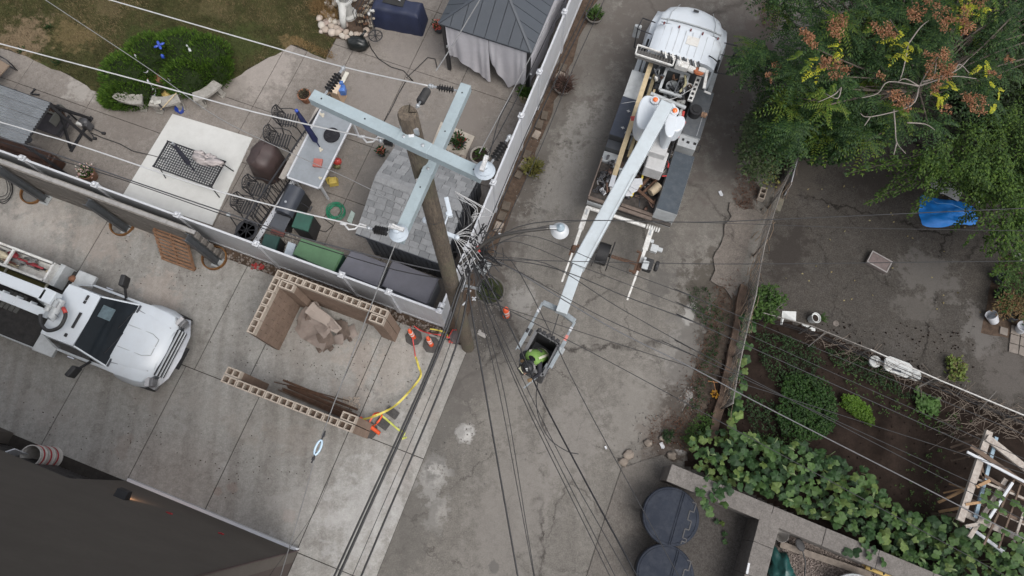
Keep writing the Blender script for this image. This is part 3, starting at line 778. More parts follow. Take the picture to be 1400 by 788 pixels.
# lawn grass (uncountable)
b=MB();lp2=[(p.x,p.y)for p in lw]+[(0,26),(-24,26),(-24,lw[0].y+3)]
xs_=0
while xs_<60000:
 x,y=rnd(-19,-4),rnd(8.2,16.8)
 if not inside((x,y),lp2):continue
 xs_+=1
 a=rnd(0,6.28);l=rnd(.03,.09);dx,dy=math.cos(a)*.008,math.sin(a)*.008;ex,ey=rnd(-.04,.04),rnd(-.04,.04)
 b.add([(x-dx,y-dy,.026),(x+dx,y+dy,.026),(x+ex,y+ey,.026+l)],[(0,1,2)])
m_,t_,b_=nodes("grass_blades");co_=coord(t_)
gi=t_.nodes.new("ShaderNodeNewGeometry")
cg_=mixc(t_,gi.outputs['Random Per Island'],(.028,.036,.009),(.085,.088,.026))
cd_=mixc(t_,gi.outputs['Random Per Island'],(.12,.085,.04),(.27,.20,.11))
dry=t_.nodes.new("ShaderNodeMath");dry.operation='MULTIPLY';dry.inputs[1].default_value=1
t_.links.new(ramp(t_,tex(t_,co_,.42,7,.8),.47,.60),dry.inputs[0])
t_.links.new(mixc(t_,dry.outputs[0],cg_,cd_),b_.inputs['Base Color']);b_.inputs['Roughness'].default_value=.8;spots(m_,DRY)
obj("lawn_grass",b,m_,label="short patchy lawn grass with dry straw coloured spots",cat="grass",kind="stuff")
for(X,Y,n)in((30,70,'darker weed clump in the lawn near the dry patch'),(68,40,'green weed clump in the middle of the lawn'),(80,87,'weed clump on the lawn edge by the patio')):
 b=MB();tuft(b,(0,0,0),.09,26,.14,.04);o=obj("weed",b,DGREEN,label=n,cat="weed");o.location=at(X,Y)+Vector((0,0,.03))
# juniper bush: trunk + crown of sprays over a lumpy body
jb=thing("juniper_bush","wide low green juniper bush between the lawn and three stone benches","bush",at(232,118))
lob=[((-1.15,.25,.28),(.85,.8,.40)),((-.5,.85,.34),(.85,.75,.45)),((.35,1.0,.34),(.9,.75,.45)),((1.15,.75,.32),(.8,.8,.42)),((.75,.1,.32),(.8,.65,.40)),((-1.0,-.4,.22),(.8,.55,.32)),((-1.45,-.45,.15),(.55,.42,.22)),((1.4,.35,.25),(.6,.6,.34))]
b=MB();b2=MB()
for i,(c,r)in enumerate(lob):
 b2.blob(c,(r[0]*.82,r[1]*.82,r[2]*.82),12,8,.2,i)
 for _ in range(1700):
  d=rdir(-.2);p=Vector(c)+Vector((d.x*r[0],d.y*r[1],d.z*r[2]))*rnd(.82,1.05)
  leaf(b,p,d+Vector((rnd(-.6,.6),rnd(-.6,.6),.5)),rnd(.07,.15),.035)
obj("crown",b,JUNI,jb);obj("shade_core",b2,mat("juniper_shade",(.018,.028,.010),.9,.3,8),jb)  # dark lumps under the sprays stand in for shade inside the bush
b=MB()
for k in range(7):b.tube([(0,0,0),(math.cos(k)*.5,math.sin(k)*.35,.25)],[.03,.012],5)
obj("trunk",b,TIMBER_DK,jb)
# ornaments by the bush
BLUE=mat("glossy_blue",(.03,.07,.38),.3,.15,4)
t=thing("garden_ornament","glossy blue pinwheel ornament standing in the middle of the juniper bush","ornament",at(238,88,.0))
b=MB();b.tube([(0,0,0),(0,0,.95)],.012,6);obj("stake",b,BLACKM,t)
b=MB()
for k in range(4):
 a=k*1.57+.5;b.blob((.09*math.cos(a),.09*math.sin(a),.95),(.09,.045,.03),8,5,0,0,Matrix.Rotation(a,3,'Z'))
obj("petal",b,BLUE,t,smooth=True)
b=MB();b.blob((.02,-.22,.7),(.06,.06,.1),8,6,0);obj("globe",b,BLUE,t,smooth=True)
t=thing("garden_ornament","small white bird figurine on the right side of the juniper","ornament",at(262,72,.55),.6)
b=MB();b.blob((0,0,.12),(.05,.13,.05),8,6,.1);b.blob((0,.12,.2),(.03,.04,.035),8,5,0);b.tube([(0,.09,.13),(0,.12,.19)],.02,6);obj("body",b,VINYL,t,smooth=True)
b=MB();b.tube([(0,0,-.5),(0,0,.1)],.008,5);obj("stake",b,BLACKM,t)
def swan(label,loc,rz,sc=1):
 t=thing("swan_planter",label,"planter",loc,rz,"white swan planters round the juniper");t.scale=(sc,sc,sc)
 b=MB();n=14;rings=[(.55,.02),(.85,.1),(1,.2),(.93,.21),(.8,.12),(0,.12)]
 vs=[];fs=[]
 for(q,z)in rings:
  for k in range(n):
   a=2*math.pi*k/n;ta=1-.35*(math.cos(a)<0)*abs(math.cos(a))
   vs.append((.25*q*math.cos(a)*(1.15 if math.cos(a)>0 else 1.35),.15*q*math.sin(a),z+.06*max(0,-math.cos(a))*q))
 for i in range(len(rings)-1):
  for k in range(n):fs.append((i*n+k,i*n+(k+1)%n,(i+1)*n+(k+1)%n,(i+1)*n+k))
 b.add(vs,fs);obj("body",b,VINYL,t,smooth=True)
 b=MB();b.tube([(.24,0,.14),(.33,0,.24),(.33,0,.36),(.28,0,.45),(.31,0,.5),(.38,0,.49)],[.06,.045,.032,.03,.036,.015],8);obj("neck",b,VINYL,t,smooth=True)
 b=MB();b.tube([(.37,0,.49),(.44,0,.47)],[.016,.004],6);obj("beak",b,ORANGE,t,smooth=True)
 b=MB();b.lathe([(.13,.13),(.12,.16),(0,.17)],n=10);obj("soil",b,SOIL,t)
 return t
swan("white swan planter up in the left part of the juniper",at(200,96,.25),math.radians(125),.85)
swan("white swan planter just behind the middle stone bench",at(211,130,.1),math.radians(100),.8)
swan("white swan planter between the middle and right stone benches",at(246,126,.1),math.radians(135),.8)
t=thing("flower_pot","low red brown clay pot among the swans","pot",at(224,110,.1));b=MB();b.lathe([(.13,0),(.19,.2),(.17,.2),(.14,.16),(0,.16)],n=16);obj("pot",b,TERRA,t,smooth=35)
b=MB();b.blob((0,0,.09),(.16,.11,.08),10,6,.5,4);o=obj("garden_ornament",b,mat("yellow_resin",(.42,.30,.10),.6,.3,9),label="small yellow figurine lying behind the middle stone bench",cat="ornament",smooth=True);o.location=at(230,132)
# curved stone benches
M_BENCH=mat("grey_cast_stone",(.30,.285,.26),.9,.2,6,bmp=.6,dirt=.5,dirtcol=(.13,.12,.10))
def stone_bench(label,loc,rz):
 t=thing("stone_bench",label,"bench",loc,rz,"curved cast stone benches round the juniper")
 b=MB();n=8;R0,R1=1.35,1.02;vs=[];fs=[]
 for i in range(n+1):
  a=math.radians(-66-48+96*i/n-0)if False else math.radians(-90-21+42*i/n)
  for z in(.40,.475):
   for R in(R0,R1):vs.append((R*math.cos(a),R*math.sin(a)+1.18,z))
 for i in range(n):
  o_=i*4;q=o_+4
  fs+=[(o_+2,o_+3,q+3,q+2)[::-1],(o_,o_+1,q+1,q),(o_,q,q+2,o_+2),(o_+1,o_+3,q+3,q+1)]
 fs+=[(0,2,3,1),(n*4,n*4+1,n*4+3,n*4+2)]
 b.add(vs,fs);obj("seat",b,M_BENCH,t)
 for s in(-1,1):
  b=MB();a=math.radians(-90+15*s)
  b.box((1.18*math.cos(a),1.18*math.sin(a)+1.18,.2),(.13,.30,.4),(0,0,a+math.pi/2));b.box((1.18*math.cos(a),1.18*math.sin(a)+1.18,.04),(.2,.36,.08),(0,0,a+math.pi/2))
  obj("leg",b,M_BENCH,t)
 return t
stone_bench("left curved stone bench half covered by the juniper",at(186,146,0),math.radians(-14))
stone_bench("middle curved stone bench with tools lying on it",at(235,150,0),math.radians(8))
stone_bench("right curved stone bench with an empty seat",at(291,137,0),math.radians(38))
t=thing("hand_tool","long wooden handle lying across the middle stone bench","tool",at(231,139,.5));b=MB();b.tube([(-.2,-.28,.0),(.2,.28,.03)],.016,6);obj("handle",b,TIMBER,t,smooth=True)
b=MB();b.bar((-.28,-.1,.01),(-.1,-.3,.01),.05,.012);obj("blade",b,BLACKM,t)
b=MB();b.box((0,0,.03),(.22,.12,.05),(0,0,.3));b.box((-.16,.02,.03),(.1,.1,.06),(0,0,.8));o=obj("garden_gloves",b,mat("pale_gloves",(.42,.41,.37),.9,.3,9),label="pale gloves and rags heaped on the middle bench's left end",cat="gloves",bevel=.015);o.location=at(216,141,.48)
b=MB();b.lathe([(.10,0),(.13,.16),(.12,.16),(.09,.02)],n=14);o=obj("bucket",b,BLUE,label="small blue bucket under the middle stone bench",cat="bucket",smooth=35);o.location=at(248,153,0)+Vector((0,0,.03))
# white painted pad on the patio
b=MB();b.prism([(p.x,p.y)for p in px((237,157),(346,190),(291,309),(169,268))],.024,.05)
obj("ground_mat",b,mat("pale_painted_board",(.52,.52,.50),.7,.05,2,bmp=.05,dirt=.3,dirtcol=(.38,.37,.35)),label="large pale square pad laid on the patio under the black mesh table",cat="pad")
# mesh table with folded parasol
TBL=thing("patio_table","black mesh patio table standing on the pale square pad","table",at(274,240,0),GA)
b=MB();LX,LY=1.85,.86
for k in range(25):b.box((-LX/2+LX*k/24,0,.735),(.022,LY,.012))
for k in range(13):b.box((0,-LY/2+LY*k/12,.738),(LX,.022,.012))
obj("mesh_top",b,BLACKM,TBL)
b=MB()
for s in(-1,1):b.box((0,s*LY/2,.73),(LX+.06,.035,.05));b.box((s*LX/2,0,.73),(.035,LY,.049))
obj("frame",b,BLACKM,TBL)
for sx in(-1,1):
 for sy in(-1,1):
  b=MB();b.tube([(sx*.82,sy*.36,.72),(sx*.9,sy*.46,.0)],.018,6);obj("leg",b,BLACKM,TBL)
pr=thing("parasol","closed charcoal parasol leaning out of the mesh table","parasol",at(266,234,.78))
b=MB();top=at(237,197,2.25)-at(266,234,.78)
b.tube([(0,0,0),top*.3,top*.32,top*.7,top*.97],[.02,.02,.075,.06,.045],10);obj("folded_canopy",b,mat("charcoal_fabric",(.045,.045,.06),.85,.2,8),pr,smooth=40)
b=MB();b.tube([top*.97,top*1.03],[.035,.03],8);b.tube([(0,0,-.75),(0,0,.02)],.02,8);obj("pole",b,STEEL,pr,smooth=40)
b=MB()
for k in range(9):b.blob((rnd(-.4,.4),rnd(-.1,.1),rnd(.0,.06)),(rnd(.15,.3),.09,.045),9,5,.5,k,Matrix.Rotation(rnd(-.3,.3),3,'Z'))
o=obj("folded_sheet",b,mat("pale_pink_plastic",(.40,.36,.35),.6,.15,6),label="crumpled pale plastic sheet heaped on the mesh table",cat="sheet",smooth=True);o.location=at(282,218,.79);o.rotation_euler=(0,0,GA)
# iron chairs, railing, bar table
def iron_chair(label,loc,rz):
 t=thing("iron_chair",label,"chair",loc,rz,"black lattice back iron chairs along the railing")
 b=MB()
 for k in range(6):b.box((-.2+k*.08,0,.45),(.035,.44,.014))
 obj("seat",b,BLACKM,t)
 b=MB();q=[(-.24,-.23,.45),(-.34,-.23,.88),(-.37,-.12,.97),(-.385,0,1.0),(-.37,.12,.97),(-.34,.23,.88),(-.24,.23,.45)]
 b.tube(q,.017,6);b.tube([(-.24,-.22,.5),(-.24,.22,.5)],.012,5);obj("back_frame",b,BLACKM,t)
 b=MB()
 for k in range(-3,4):
  y=k*.07
  b.bar((-.25,max(-.22,min(.22,y-.13)),.5),(-.36,max(-.22,min(.22,y+.13)),.93),.014)
  b.bar((-.25,max(-.22,min(.22,y+.13)),.5),(-.36,max(-.22,min(.22,y-.13)),.93),.014)
 b.lathe([(.05,-.01),(.06,0),(.05,.01)],(-.31,0,.72),10,Matrix.Rotation(math.radians(76),3,'Y'));obj("back_lattice",b,BLACKM,t)
 for s in(-1,1):
  b=MB();b.tube([(-.33,s*.24,.66),(0,s*.27,.68),(.2,s*.26,.64),(.21,s*.25,.45)],.014,6);obj("armrest",b,BLACKM,t)
  for x in(-.23,.22):
   b=MB();b.tube([(x,s*.21,.45),(x+(.06 if x>0 else-.08),s*.24,0)],.016,6);obj("leg",b,BLACKM,t)
 return t
iron_chair("black lattice iron chair farthest from the fence, below the terracotta pot",at(404,176)+Vector((0,0,Z0)),GA+.25)
iron_chair("black lattice iron chair just above the brown covered grill",at(393,203)+Vector((0,0,Z0)),GA+.15)
iron_chair("black lattice iron chair just below the brown covered grill",at(366,270)+Vector((0,0,Z0)),GA+.1)
iron_chair("black lattice iron chair nearest the white fence",at(351,294)+Vector((0,0,Z0)),GA+.05)
rl=thing("iron_railing","black iron railing along the bar table and perforated white board","railing",at(340,338),GA)
ra,rb_=at(338,338),at(462,152)
n=44
for k in range(n):
 p=ra.lerp(rb_,k/(n-1));b=MB();b.bar((p.x,p.y,.03),(p.x,p.y,.93),.017);obj("baluster",b,BLACKM,rl,world=True)
for z in(.1,.94):
 b=MB();b.bar((ra.x,ra.y,z),(rb_.x,rb_.y,z),.04,.03);obj("rail",b,BLACKM,rl,world=True)
pb=thing("perforated_board","white vinyl rail with paired holes lying from the bar table to the fence","board",at(350,334,.42))
a,c=at(402,247,.42),at(347,335,.42)
b=MB();b.bar(a,c,.135,.05);obj("rail",b,VINYL,pb,world=True)
b=MB();d=(c-a).normalized();s_=Vector((-d.y,d.x,0))
for k in range(8):
 p=a.lerp(c,(k+.35)/8)
 for s in(-1,1):
  q=p+s_*.035*s+d*.03*s+Vector((0,0,.027));b.lathe([(.016,-.001),(.016,.002)],q,8)
obj("hole",b,BLACK,pb,world=True)
for q_ in(.05,.95):
 p=a.lerp(c,q_);b=MB();b.box((p.x,p.y,.2),(.06,.06,.39),(0,0,GA));obj("support",b,VINYL,pb,world=True)
bar=thing("bar_table","tall grey topped bar table with white edging inside the yard","table",at(425,215),GA)
q=[at(440,147,1.0),at(485,160,1.0),at(436.4,258.2,1.0),at(392.4,242.7,1.0)]
b=MB();b.prism([(p.x,p.y)for p in q],.955,.985);obj("top",b,mat("grey_laminate",(.235,.255,.275),.45,.08,2,dirt=.2),bar,world=True)
b=MB()
for i in range(4):b.bar(q[i]+(q[(i+1)%4]-q[i]).normalized()*.02,q[(i+1)%4]-(q[(i+1)%4]-q[i]).normalized()*.02,.045,.055)
obj("edging",b,VINYL,bar,world=True)
for p in q:
 b=MB();c_=sum(q,Vector())/4;p2=p.lerp(c_,.1);b.box((p2.x,p2.y,.47),(.06,.06,.94),(0,0,GA));obj("leg",b,VINYL,bar,world=True)
b=MB();b.bar(at(438,146,.8),at(385,245,.8),.17,.04);obj("side_shelf",b,mat("beige_shelf",(.36,.33,.30),.7,.15,4,dirt=.4),bar,world=True)
cu=thing("seat_cushion","round black cushion lying on the grey bar table","cushion",at(454,186,.985));b=MB();b.lathe([(.2,0),(.235,.03),(.23,.07),(.15,.095),(0,.10)],n=26);obj("pad",b,mat("black_cushion",(.022,.022,.026),.8,.2,6),cu,smooth=50)
b=MB()
for s in(-1,0,1):b.bar((-.17,s*.05-.08,.093),(.17,s*.05+.08,.093),.012,.01)
obj("seam",b,BLACKM,cu)
b=MB();b.box((0,0,.04),(.25,.25,.08));o=obj("clay_tile",b,mat("pink_brick_dust",(.36,.13,.11),.9,.2,6),label="square brick red box on the grey bar table",cat="box",bevel=.012);o.location=at(435,224,.985);o.rotation_euler=(0,0,-.1)
for(X,Y,w_,l_,a_,lab)in((439,157,.06,.22,.8,'broken beige bracket near the bar table top'),(438,205,.05,.14,.3,'small beige scrap in the middle of the bar table'),(437.5,244,.05,.09,.6,'small white tag near the bar table lower corner')):
 b=MB();b.box((0,0,.01),(w_,l_,.02),(0,0,a_));b.box((.04,0,.012),(w_,l_*.5,.02),(0,0,a_+1));o=obj("scrap",b,mat("cream_scrap",(.5,.46,.38),.8,.2,8),label=lab,cat="scrap");o.location=at(X,Y,.985)
pu_=thing("parasol","closed navy blue parasol leaning over the bar table","parasol",at(437,201,1.0))
top=at(405,151,2.2)-at(437,201,1.0);b=MB();b.tube([(0,0,0),top*.12,top*.2,top*.75,top*.96],[.015,.02,.085,.07,.05],10)
obj("folded_canopy",b,mat("navy_fabric",(.02,.024,.065),.8,.3,5),pu_,smooth=40);b=MB();b.blob(top*.99,(.055,.055,.05),8,6,0);obj("cap",b,BLUE,pu_,smooth=True)
b=MB();b.tube([(0,0,0),(0.0,0,-.95)],.016,8);obj("pole",b,BLACKM,pu_)
gc=thing("covered_grill","grill under a wrinkled brown cover beside the railing","grill cover",at(372,232),GA)
b=MB();n=16;vs=[];fs=[]
for i,(sx,sy,z)in enumerate(((.42,.48,.05),(.40,.46,.5),(.36,.44,.9),(.26,.4,1.02),(.0,.3,1.06))):
 for k in range(n):
  a=2*math.pi*k/n+.2;ca,sa=math.cos(a),math.sin(a)
  f=1/max(abs(ca),abs(sa))**.7;w_=1+.06*math.sin(k*2.7+i)
  vs.append((sx*ca*f*w_,sy*sa*f*w_,z+.02*math.sin(k*1.9)))
for i in range(4):
 for k in range(n):fs.append((i*n+k,i*n+(k+1)%n,(i+1)*n+(k+1)%n,(i+1)*n+k))
b.add(vs,fs);obj("cover",b,mat("brown_vinyl_cover",(.055,.036,.034),.55,.3,4,bmp=.5,dirt=.2),gc,smooth=True)
ft=thing("fire_table","round black iron side table at the fence end of the railing","table",at(348,326)+Vector((0,0,Z0)))
b=MB()
for r in(.10,.17,.24,.30):b.lathe([(r,.60),(r+.018,.605),(r,.61)],n=22)
for k in range(8):b.bar((0,0,.605),(.3*math.cos(k*.785),.3*math.sin(k*.785),.605),.02)
obj("lattice_top",b,BLACKM,ft)
for k in range(3):
 b=MB();b.tube([(.2*math.cos(k*2.1),.2*math.sin(k*2.1),.6),(.27*math.cos(k*2.1),.27*math.sin(k*2.1),0)],.014,6);obj("leg",b,BLACKM,ft)
sp=thing("torch_stake","thin black torch stake standing between the pad and the round iron table","torch",at(325,312))
b=MB();tp=at(313,294,.9)-at(325,312);b.tube([(0,0,0),tp],.014,6);obj("stake",b,BLACKM,sp);b=MB();b.lathe([(.03,-.05),(.06,0),(.055,.05),(.03,.05)],tp,10);obj("cup",b,GREY_PAINT,sp)
# barbecue
gr=thing("barbecue","black gas barbecue with a shelf between the railing and the green bin","barbecue",at(409,292)+Vector((0,0,Z0)),GA)
b=MB();b.box((0,0,.42),(.5,.85,.7));obj("cabinet",b,BLACK,gr,bevel=.02)
b=MB();n=8;vs=[];fs=[]
for i in range(n+1):
 a=math.pi*i/n
 for y in(-.42,.42):vs.append((.27*math.cos(a),y,.82+.24*math.sin(a)))
for i in range(n):fs.append((i*2,i*2+1,i*2+3,i*2+2))
fs+=[tuple(range(0,2*n+2,2)),tuple(range(1,2*n+2,2))[::-1]]
b.add(vs,fs);obj("lid",b,mat("dark_enamel",(.045,.05,.062),.3,.15,4),gr,smooth=40)
b=MB();b.lathe([(.035,0),(.035,.02),(.01,.025)],(.0,-.12,1.055),12);obj("thermometer",b,STEEL,gr)
b=MB();b.box((.0,-.66,.8),(.46,.42,.04));obj("side_shelf",b,DKGREY,gr,bevel=.01)
b=MB();b.tube([(.25,.1,.75),(.6,.02,.75)],.014,6);b.tube([(.6,-.06,.75),(.6,.1,.75)],.03,8);obj("handle",b,BLACKM,gr)
# storage boxes and bins along the fence
def lidbox(label,corners,z,mbody,mlid,name="storage_box",cat="storage box",group=None,thick=.05):
 q=[at(p[0],p[1],z)for p in corners];c=sum(q,Vector())/4
 t=thing(name,label,cat,(c.x,c.y,0),GA,group)
 q2=[p.lerp(c,.06)for p in q]
 b=MB();b.prism([(p.x,p.y)for p in q2],Z0,z-thick);obj("body",b,mbody,t,world=True)
 b=MB();b.prism([(p.x,p.y)for p in q],z-thick,z,[(p.lerp(c,.05).x,p.lerp(c,.05).y)for p in q]);obj("lid",b,mlid,t,world=True)
 return t
GB=mat("dark_green_plastic",(.025,.085,.062),.45,.15,4,dirt=.2);GB2=mat("faded_green_plastic",(.075,.155,.078),.55,.12,3,dirt=.3,dirtcol=(.05,.09,.05));SL=mat("slate_lid",(.105,.105,.125),.6,.1,3,bmp=.3,dirt=.15)
lidbox("dark green lidded bin next to the barbecue",((407,287),(429,294),(421,317),(398,310)),.85,BLACK,GB,"garbage_bin","bin")
lidbox("small dark green bin tucked against the white fence",((362,319),(383,324),(376,344),(355,339)),.6,BLACK,mat("very_dark_green",(.02,.06,.05),.45,.2,5),"garbage_bin","bin")
lidbox("wide faded green storage box against the white fence",((411,325),(470,345),(456,373),(399,347)),.95,GB,GB2)
lidbox("left one of the two slate grey deck boxes against the white fence",((480,341),(529,360),(517,393),(461,371)),1.05,mat("light_grey_box_side",(.30,.31,.33),.6,.1,3),SL,group="slate grey deck boxes by the fence")
lidbox("right one of the two slate grey deck boxes, in the fence corner",((536,355),(600,381),(584,417),(521,391)),1.05,mat("light_grey_box_side",()),SL,group="slate grey deck boxes by the fence")
lidbox("pale bag wrapped box between the green bin and the wide green box",((394,330),(405,334),(399,352),(388,347)),.55,mat("pale_blue_bag",(.42,.47,.52),.6,.15,6),mat("pale_blue_bag",()))
lidbox("flat dark grey tray beside the barbecue shelf",((375,291),(393,297),(388,309),(372,303)),.7,BLACK,SL)
b=MB();b.prism([(p.x,p.y)for p in px((372,310),(390,314),(386,323),(369,317),z=.3)],.2,.26);obj("tray",b,mat("dull_red_tray",(.17,.065,.055),.7,.2,5),label="dull red tray lying between the two dark green bins",cat="tray")
M_PEB=mat("grey_pebble",(.36,.34,.31),.85,.35,4,bmp=.3)
b=MB()
for _ in range(420):
 u_,v_=rnd(U(360,330),U(610,440)),rnd(vF+.03,vF+.35)
 p=xy(u_,v_,.03);b.blob(p,rnd(.015,.045),6,4,.3,_)
for _ in range(130):
 p=at(rnd(375,410),rnd(300,345));b.blob((p.x,p.y,.035),rnd(.015,.04),6,4,.3,_)
obj("pebbles",b,M_PEB,label="pale pebbles scattered behind the boxes along the fence foot",cat="pebbles",kind="stuff")
b=MB()
for _ in range(420):
 u_,v_=rnd(uStrip-.2,uE-.1),rnd(vN,vF-.05)
 p=xy(u_,v_,.02);b.blob(p,rnd(.012,.05),6,4,.4,_)
obj("rubble",b,mat("mixed_rubble",(.20,.17,.15),.9,.6,9),label="mixed rubble and stones in the soil strip below the white fence",cat="rubble",kind="stuff")
b=MB()
for _ in range(24):
 p=at(rnd(345,362),rnd(362,368));b.box((p.x,p.y,.03),(rnd(.03,.1),rnd(.03,.07),.05),(rnd(0,3),rnd(0,3),rnd(0,3)))
obj("broken_brick",b,mat("broken_red_brick",(.32,.05,.05),.9,.3,8),label="heap of broken bright red plastic in the soil strip left of the block wall",cat="debris",kind="stuff")
hs=thing("garden_hose","coiled green garden hose on the patio beside the shed","hose",at(460,291)+Vector((0,0,Z0)))
b=MB();pts=[]
for k in range(140):
 a=k*.26;r=.16+.12*(.5+.5*math.sin(k*.11));pts.append((r*math.cos(a)+.012*math.sin(k),r*math.sin(a),.02+.09*k/140))
b.tube(pts,.014,6);obj("coil",b,mat("green_hose",(.015,.19,.10),.4,.15,6),hs,smooth=True)
b=MB();b.tube([(-.25,0,.03),(-.35,-.2,.02),(-.05,-.42,.02),(-.25,-.62,.02),(-.55,-.55,.02)],.013,6);obj("loose_end",b,BLACK,hs,smooth=True)
b=MB();b.box((0,0,.11),(.28,.25,.2),(0,0,.2),(.8,.8));b.box((-.14,.05,.06),(.16,.2,.1),(0,0,.5));o=obj("toy_truck",b,mat("dull_yellow_plastic",(.48,.36,.08),.6,.25,6,dirt=.3),label="dull yellow plastic tub on the patio beside the bar table",cat="tub",bevel=.02);o.location=at(457,251)+Vector((0,0,Z0))
t=thing("gas_canister","small red and green canister beside the bar table","canister",at(463,226)+Vector((0,0,Z0)));b=MB();b.blob((0,.04,.14),(.14,.11,.12),10,7,.1);obj("body",b,RED,t,smooth=True);b=MB();b.blob((0,-.1,.08),(.12,.07,.07),9,6,.3);obj("base",b,mat("olive_plastic",(.12,.12,.05),.6,.3,8),t,smooth=True)
b=MB();b.prism([(p.x,p.y)for p in px((481,289),(486,293),(481,307),(475,303))],.03,.06);obj("cloth",b,mat("pale_mint_cloth",(.40,.48,.44),.8,.2,8),label="small pale green cloth lying at the shed corner by the hose",cat="cloth")
# box pile at the top of the bar table
t=thing("cardboard_box","stack of tan cartons standing above the bar table","box",at(464,136,0)+Vector((0,0,Z0)),GA)
b=MB();b.box((0,0,.3),(.38,.34,.6));obj("carton",b,mat("tan_cardboard",(.42,.30,.21),.85,.1,5),t)
b=MB();b.box((.1,-.02,.64),(.16,.36,.07),(0,.1,0));b.box((-.1,0,.63),(.12,.36,.05),(0,-.1,.1));obj("flap",b,mat("light_cardboard",(.52,.42,.32),.85,.1,5),t)
b=MB();b.box((0,0,.14),(.2,.22,.28));b.box((.0,.12,.2),(.12,.1,.4));o=obj("water_bottle_pack",b,mat("blue_shrink_wrap",(.08,.18,.48),.25,.5,9),label="blue wrapped bottle pack beside the tan cartons",cat="bottle pack",bevel=.03);o.location=at(474,137)+Vector((0,0,.4))
b=MB();b.box((0,0,.02),(.13,.45,.04),(0,0,-.35));o=obj("flat_bag",b,mat("cream_plastic",(.55,.53,.46),.5,.15,6),label="cream plastic bag lying above the tan cartons",cat="bag",bevel=.015);o.location=at(472,110,0)+Vector((0,0,.1))
# pale slab behind the shed
b=MB();b.prism([(p.x,p.y)for p in px((603,168),(649,188),(636,217),(590,200))],.024,.06);obj("paving_slab",b,mat("pale_buff_slab",(.40,.36,.31),.9,.1,4,dirt=.3),label="pale buff slab lying between the shed and the gazebo",cat="slab")
t=thing("planter_ring","round pale planter of dark soil between shed and alley fence","planter",at(657,221)+Vector((0,0,Z0)));b=MB();b.lathe([(.25,0),(.30,.38),(.27,.4),(.24,.36),(0,.34)],n=22);obj("pot",b,mat("pale_glazed_pot",(.34,.31,.28),.6,.2,4,dirt=.3),t,smooth=40);b=MB();b.lathe([(.25,.34),(.24,.37),(0,.38)],n=16);obj("soil",b,SOIL,t)
b=MB();tuft(b,(0,0,.4),.15,30,.14,.05);obj("weeds",b,GREEN,t)
# row of small kerb stones on the shed's back edge
ks=thing("stone_row","row of grey kerb stones behind the shed roof","stones",at(620,222,0),GA)
for k in range(9):
 b=MB();b.box((-.75+k*.2,.18,.08),(.17,.16,.15),(0,0,rnd(-.1,.1)));obj("stone",b,M_STONE,ks,bevel=.02)
# hose on the upper patio
b=MB();b.tube([at(X,Y)+Vector((0,0,.045))for X,Y in((504,58),(508,68),(518,82),(535,93),(552,98),(565,112),(556,108),(575,90),(585,80),(595,82),(598,95))],.014,6)
obj("garden_hose",b,BLACK,label="thin black hose looping over the patio below the garbage bag",cat="hose",smooth=True)
b=MB();b.tube([at(X,Y)+Vector((0,0,.045))for X,Y in((556,111),(545,130),(538,145),(530,160),(524,170))],.014,6)
obj("garden_hose",b,BLACK,label="short black hose running down beside the crossarm end",cat="hose",smooth=True)
# shed with shingled roof
ze,zr=1.75,2.25
su0=uv(at(487,319.5,ze))[0];su1=uv(at(655,245,ze))[0];sv0=uv(at(548,341,ze))[1];sv1=uv(at(600,207,ze))[1];svr=uv(at(540,250,zr))[1]
sh=thing("garden_shed","small charcoal sided shed with weathered grey shingle roof under the utility pole","shed",xy(su0,sv0),GA)
M_SH=[mat("grey_shingle_"+n,c,.92,.14,8,bmp=.6,dirt=.25,dirtcol=(.11,.11,.11))for n,c in(("a",(.195,.2,.205)),("b",(.23,.235,.24)),("c",(.165,.17,.175)))]
w_,l1,l2=su1-su0,svr-sv0,sv1-svr
b=MB();b.box((w_/2,(l1+l2)/2,ze/2-.04),(w_-.24,l1+l2-.2,ze-.12));obj("wall",b,DKGREY,sh)
for k in range(int((w_-.3)/.16)):
 b=MB();b.box((.2+k*.16,.085,ze/2-.05),(.10,.03,ze-.2));obj("siding_board",b,DKGREY,sh)
for k in range(int((l1+l2-.3)/.16)):
 b=MB();b.box((w_-.095,.2+k*.16,ze/2-.05),(.03,.10,ze-.2));obj("siding_board",b,DKGREY,sh)
b=MB();b.add([(0,0,ze),(w_,0,ze),(w_,l1,zr),(0,l1,zr),(0,l1+l2,ze),(w_,l1+l2,ze)],[(0,1,2,3),(3,2,5,4)])
b.add([(0,0,ze-.06),(w_,0,ze-.06),(w_,l1,zr-.06),(0,l1,zr-.06),(0,l1+l2,ze-.06),(w_,l1+l2,ze-.06)],[(3,2,1,0),(4,5,2,3)])
rf=obj("roof",b,mat("roof_felt",(.07,.07,.07),.9,.2,5),sh)
b=MB();b.box((w_/2,-.01,ze-.03),(w_+.03,.03,.09));b.box((w_/2,l1+l2+.01,ze-.03),(w_+.03,.03,.09));obj("fascia",b,DKGREY,rf,kind="stuff")
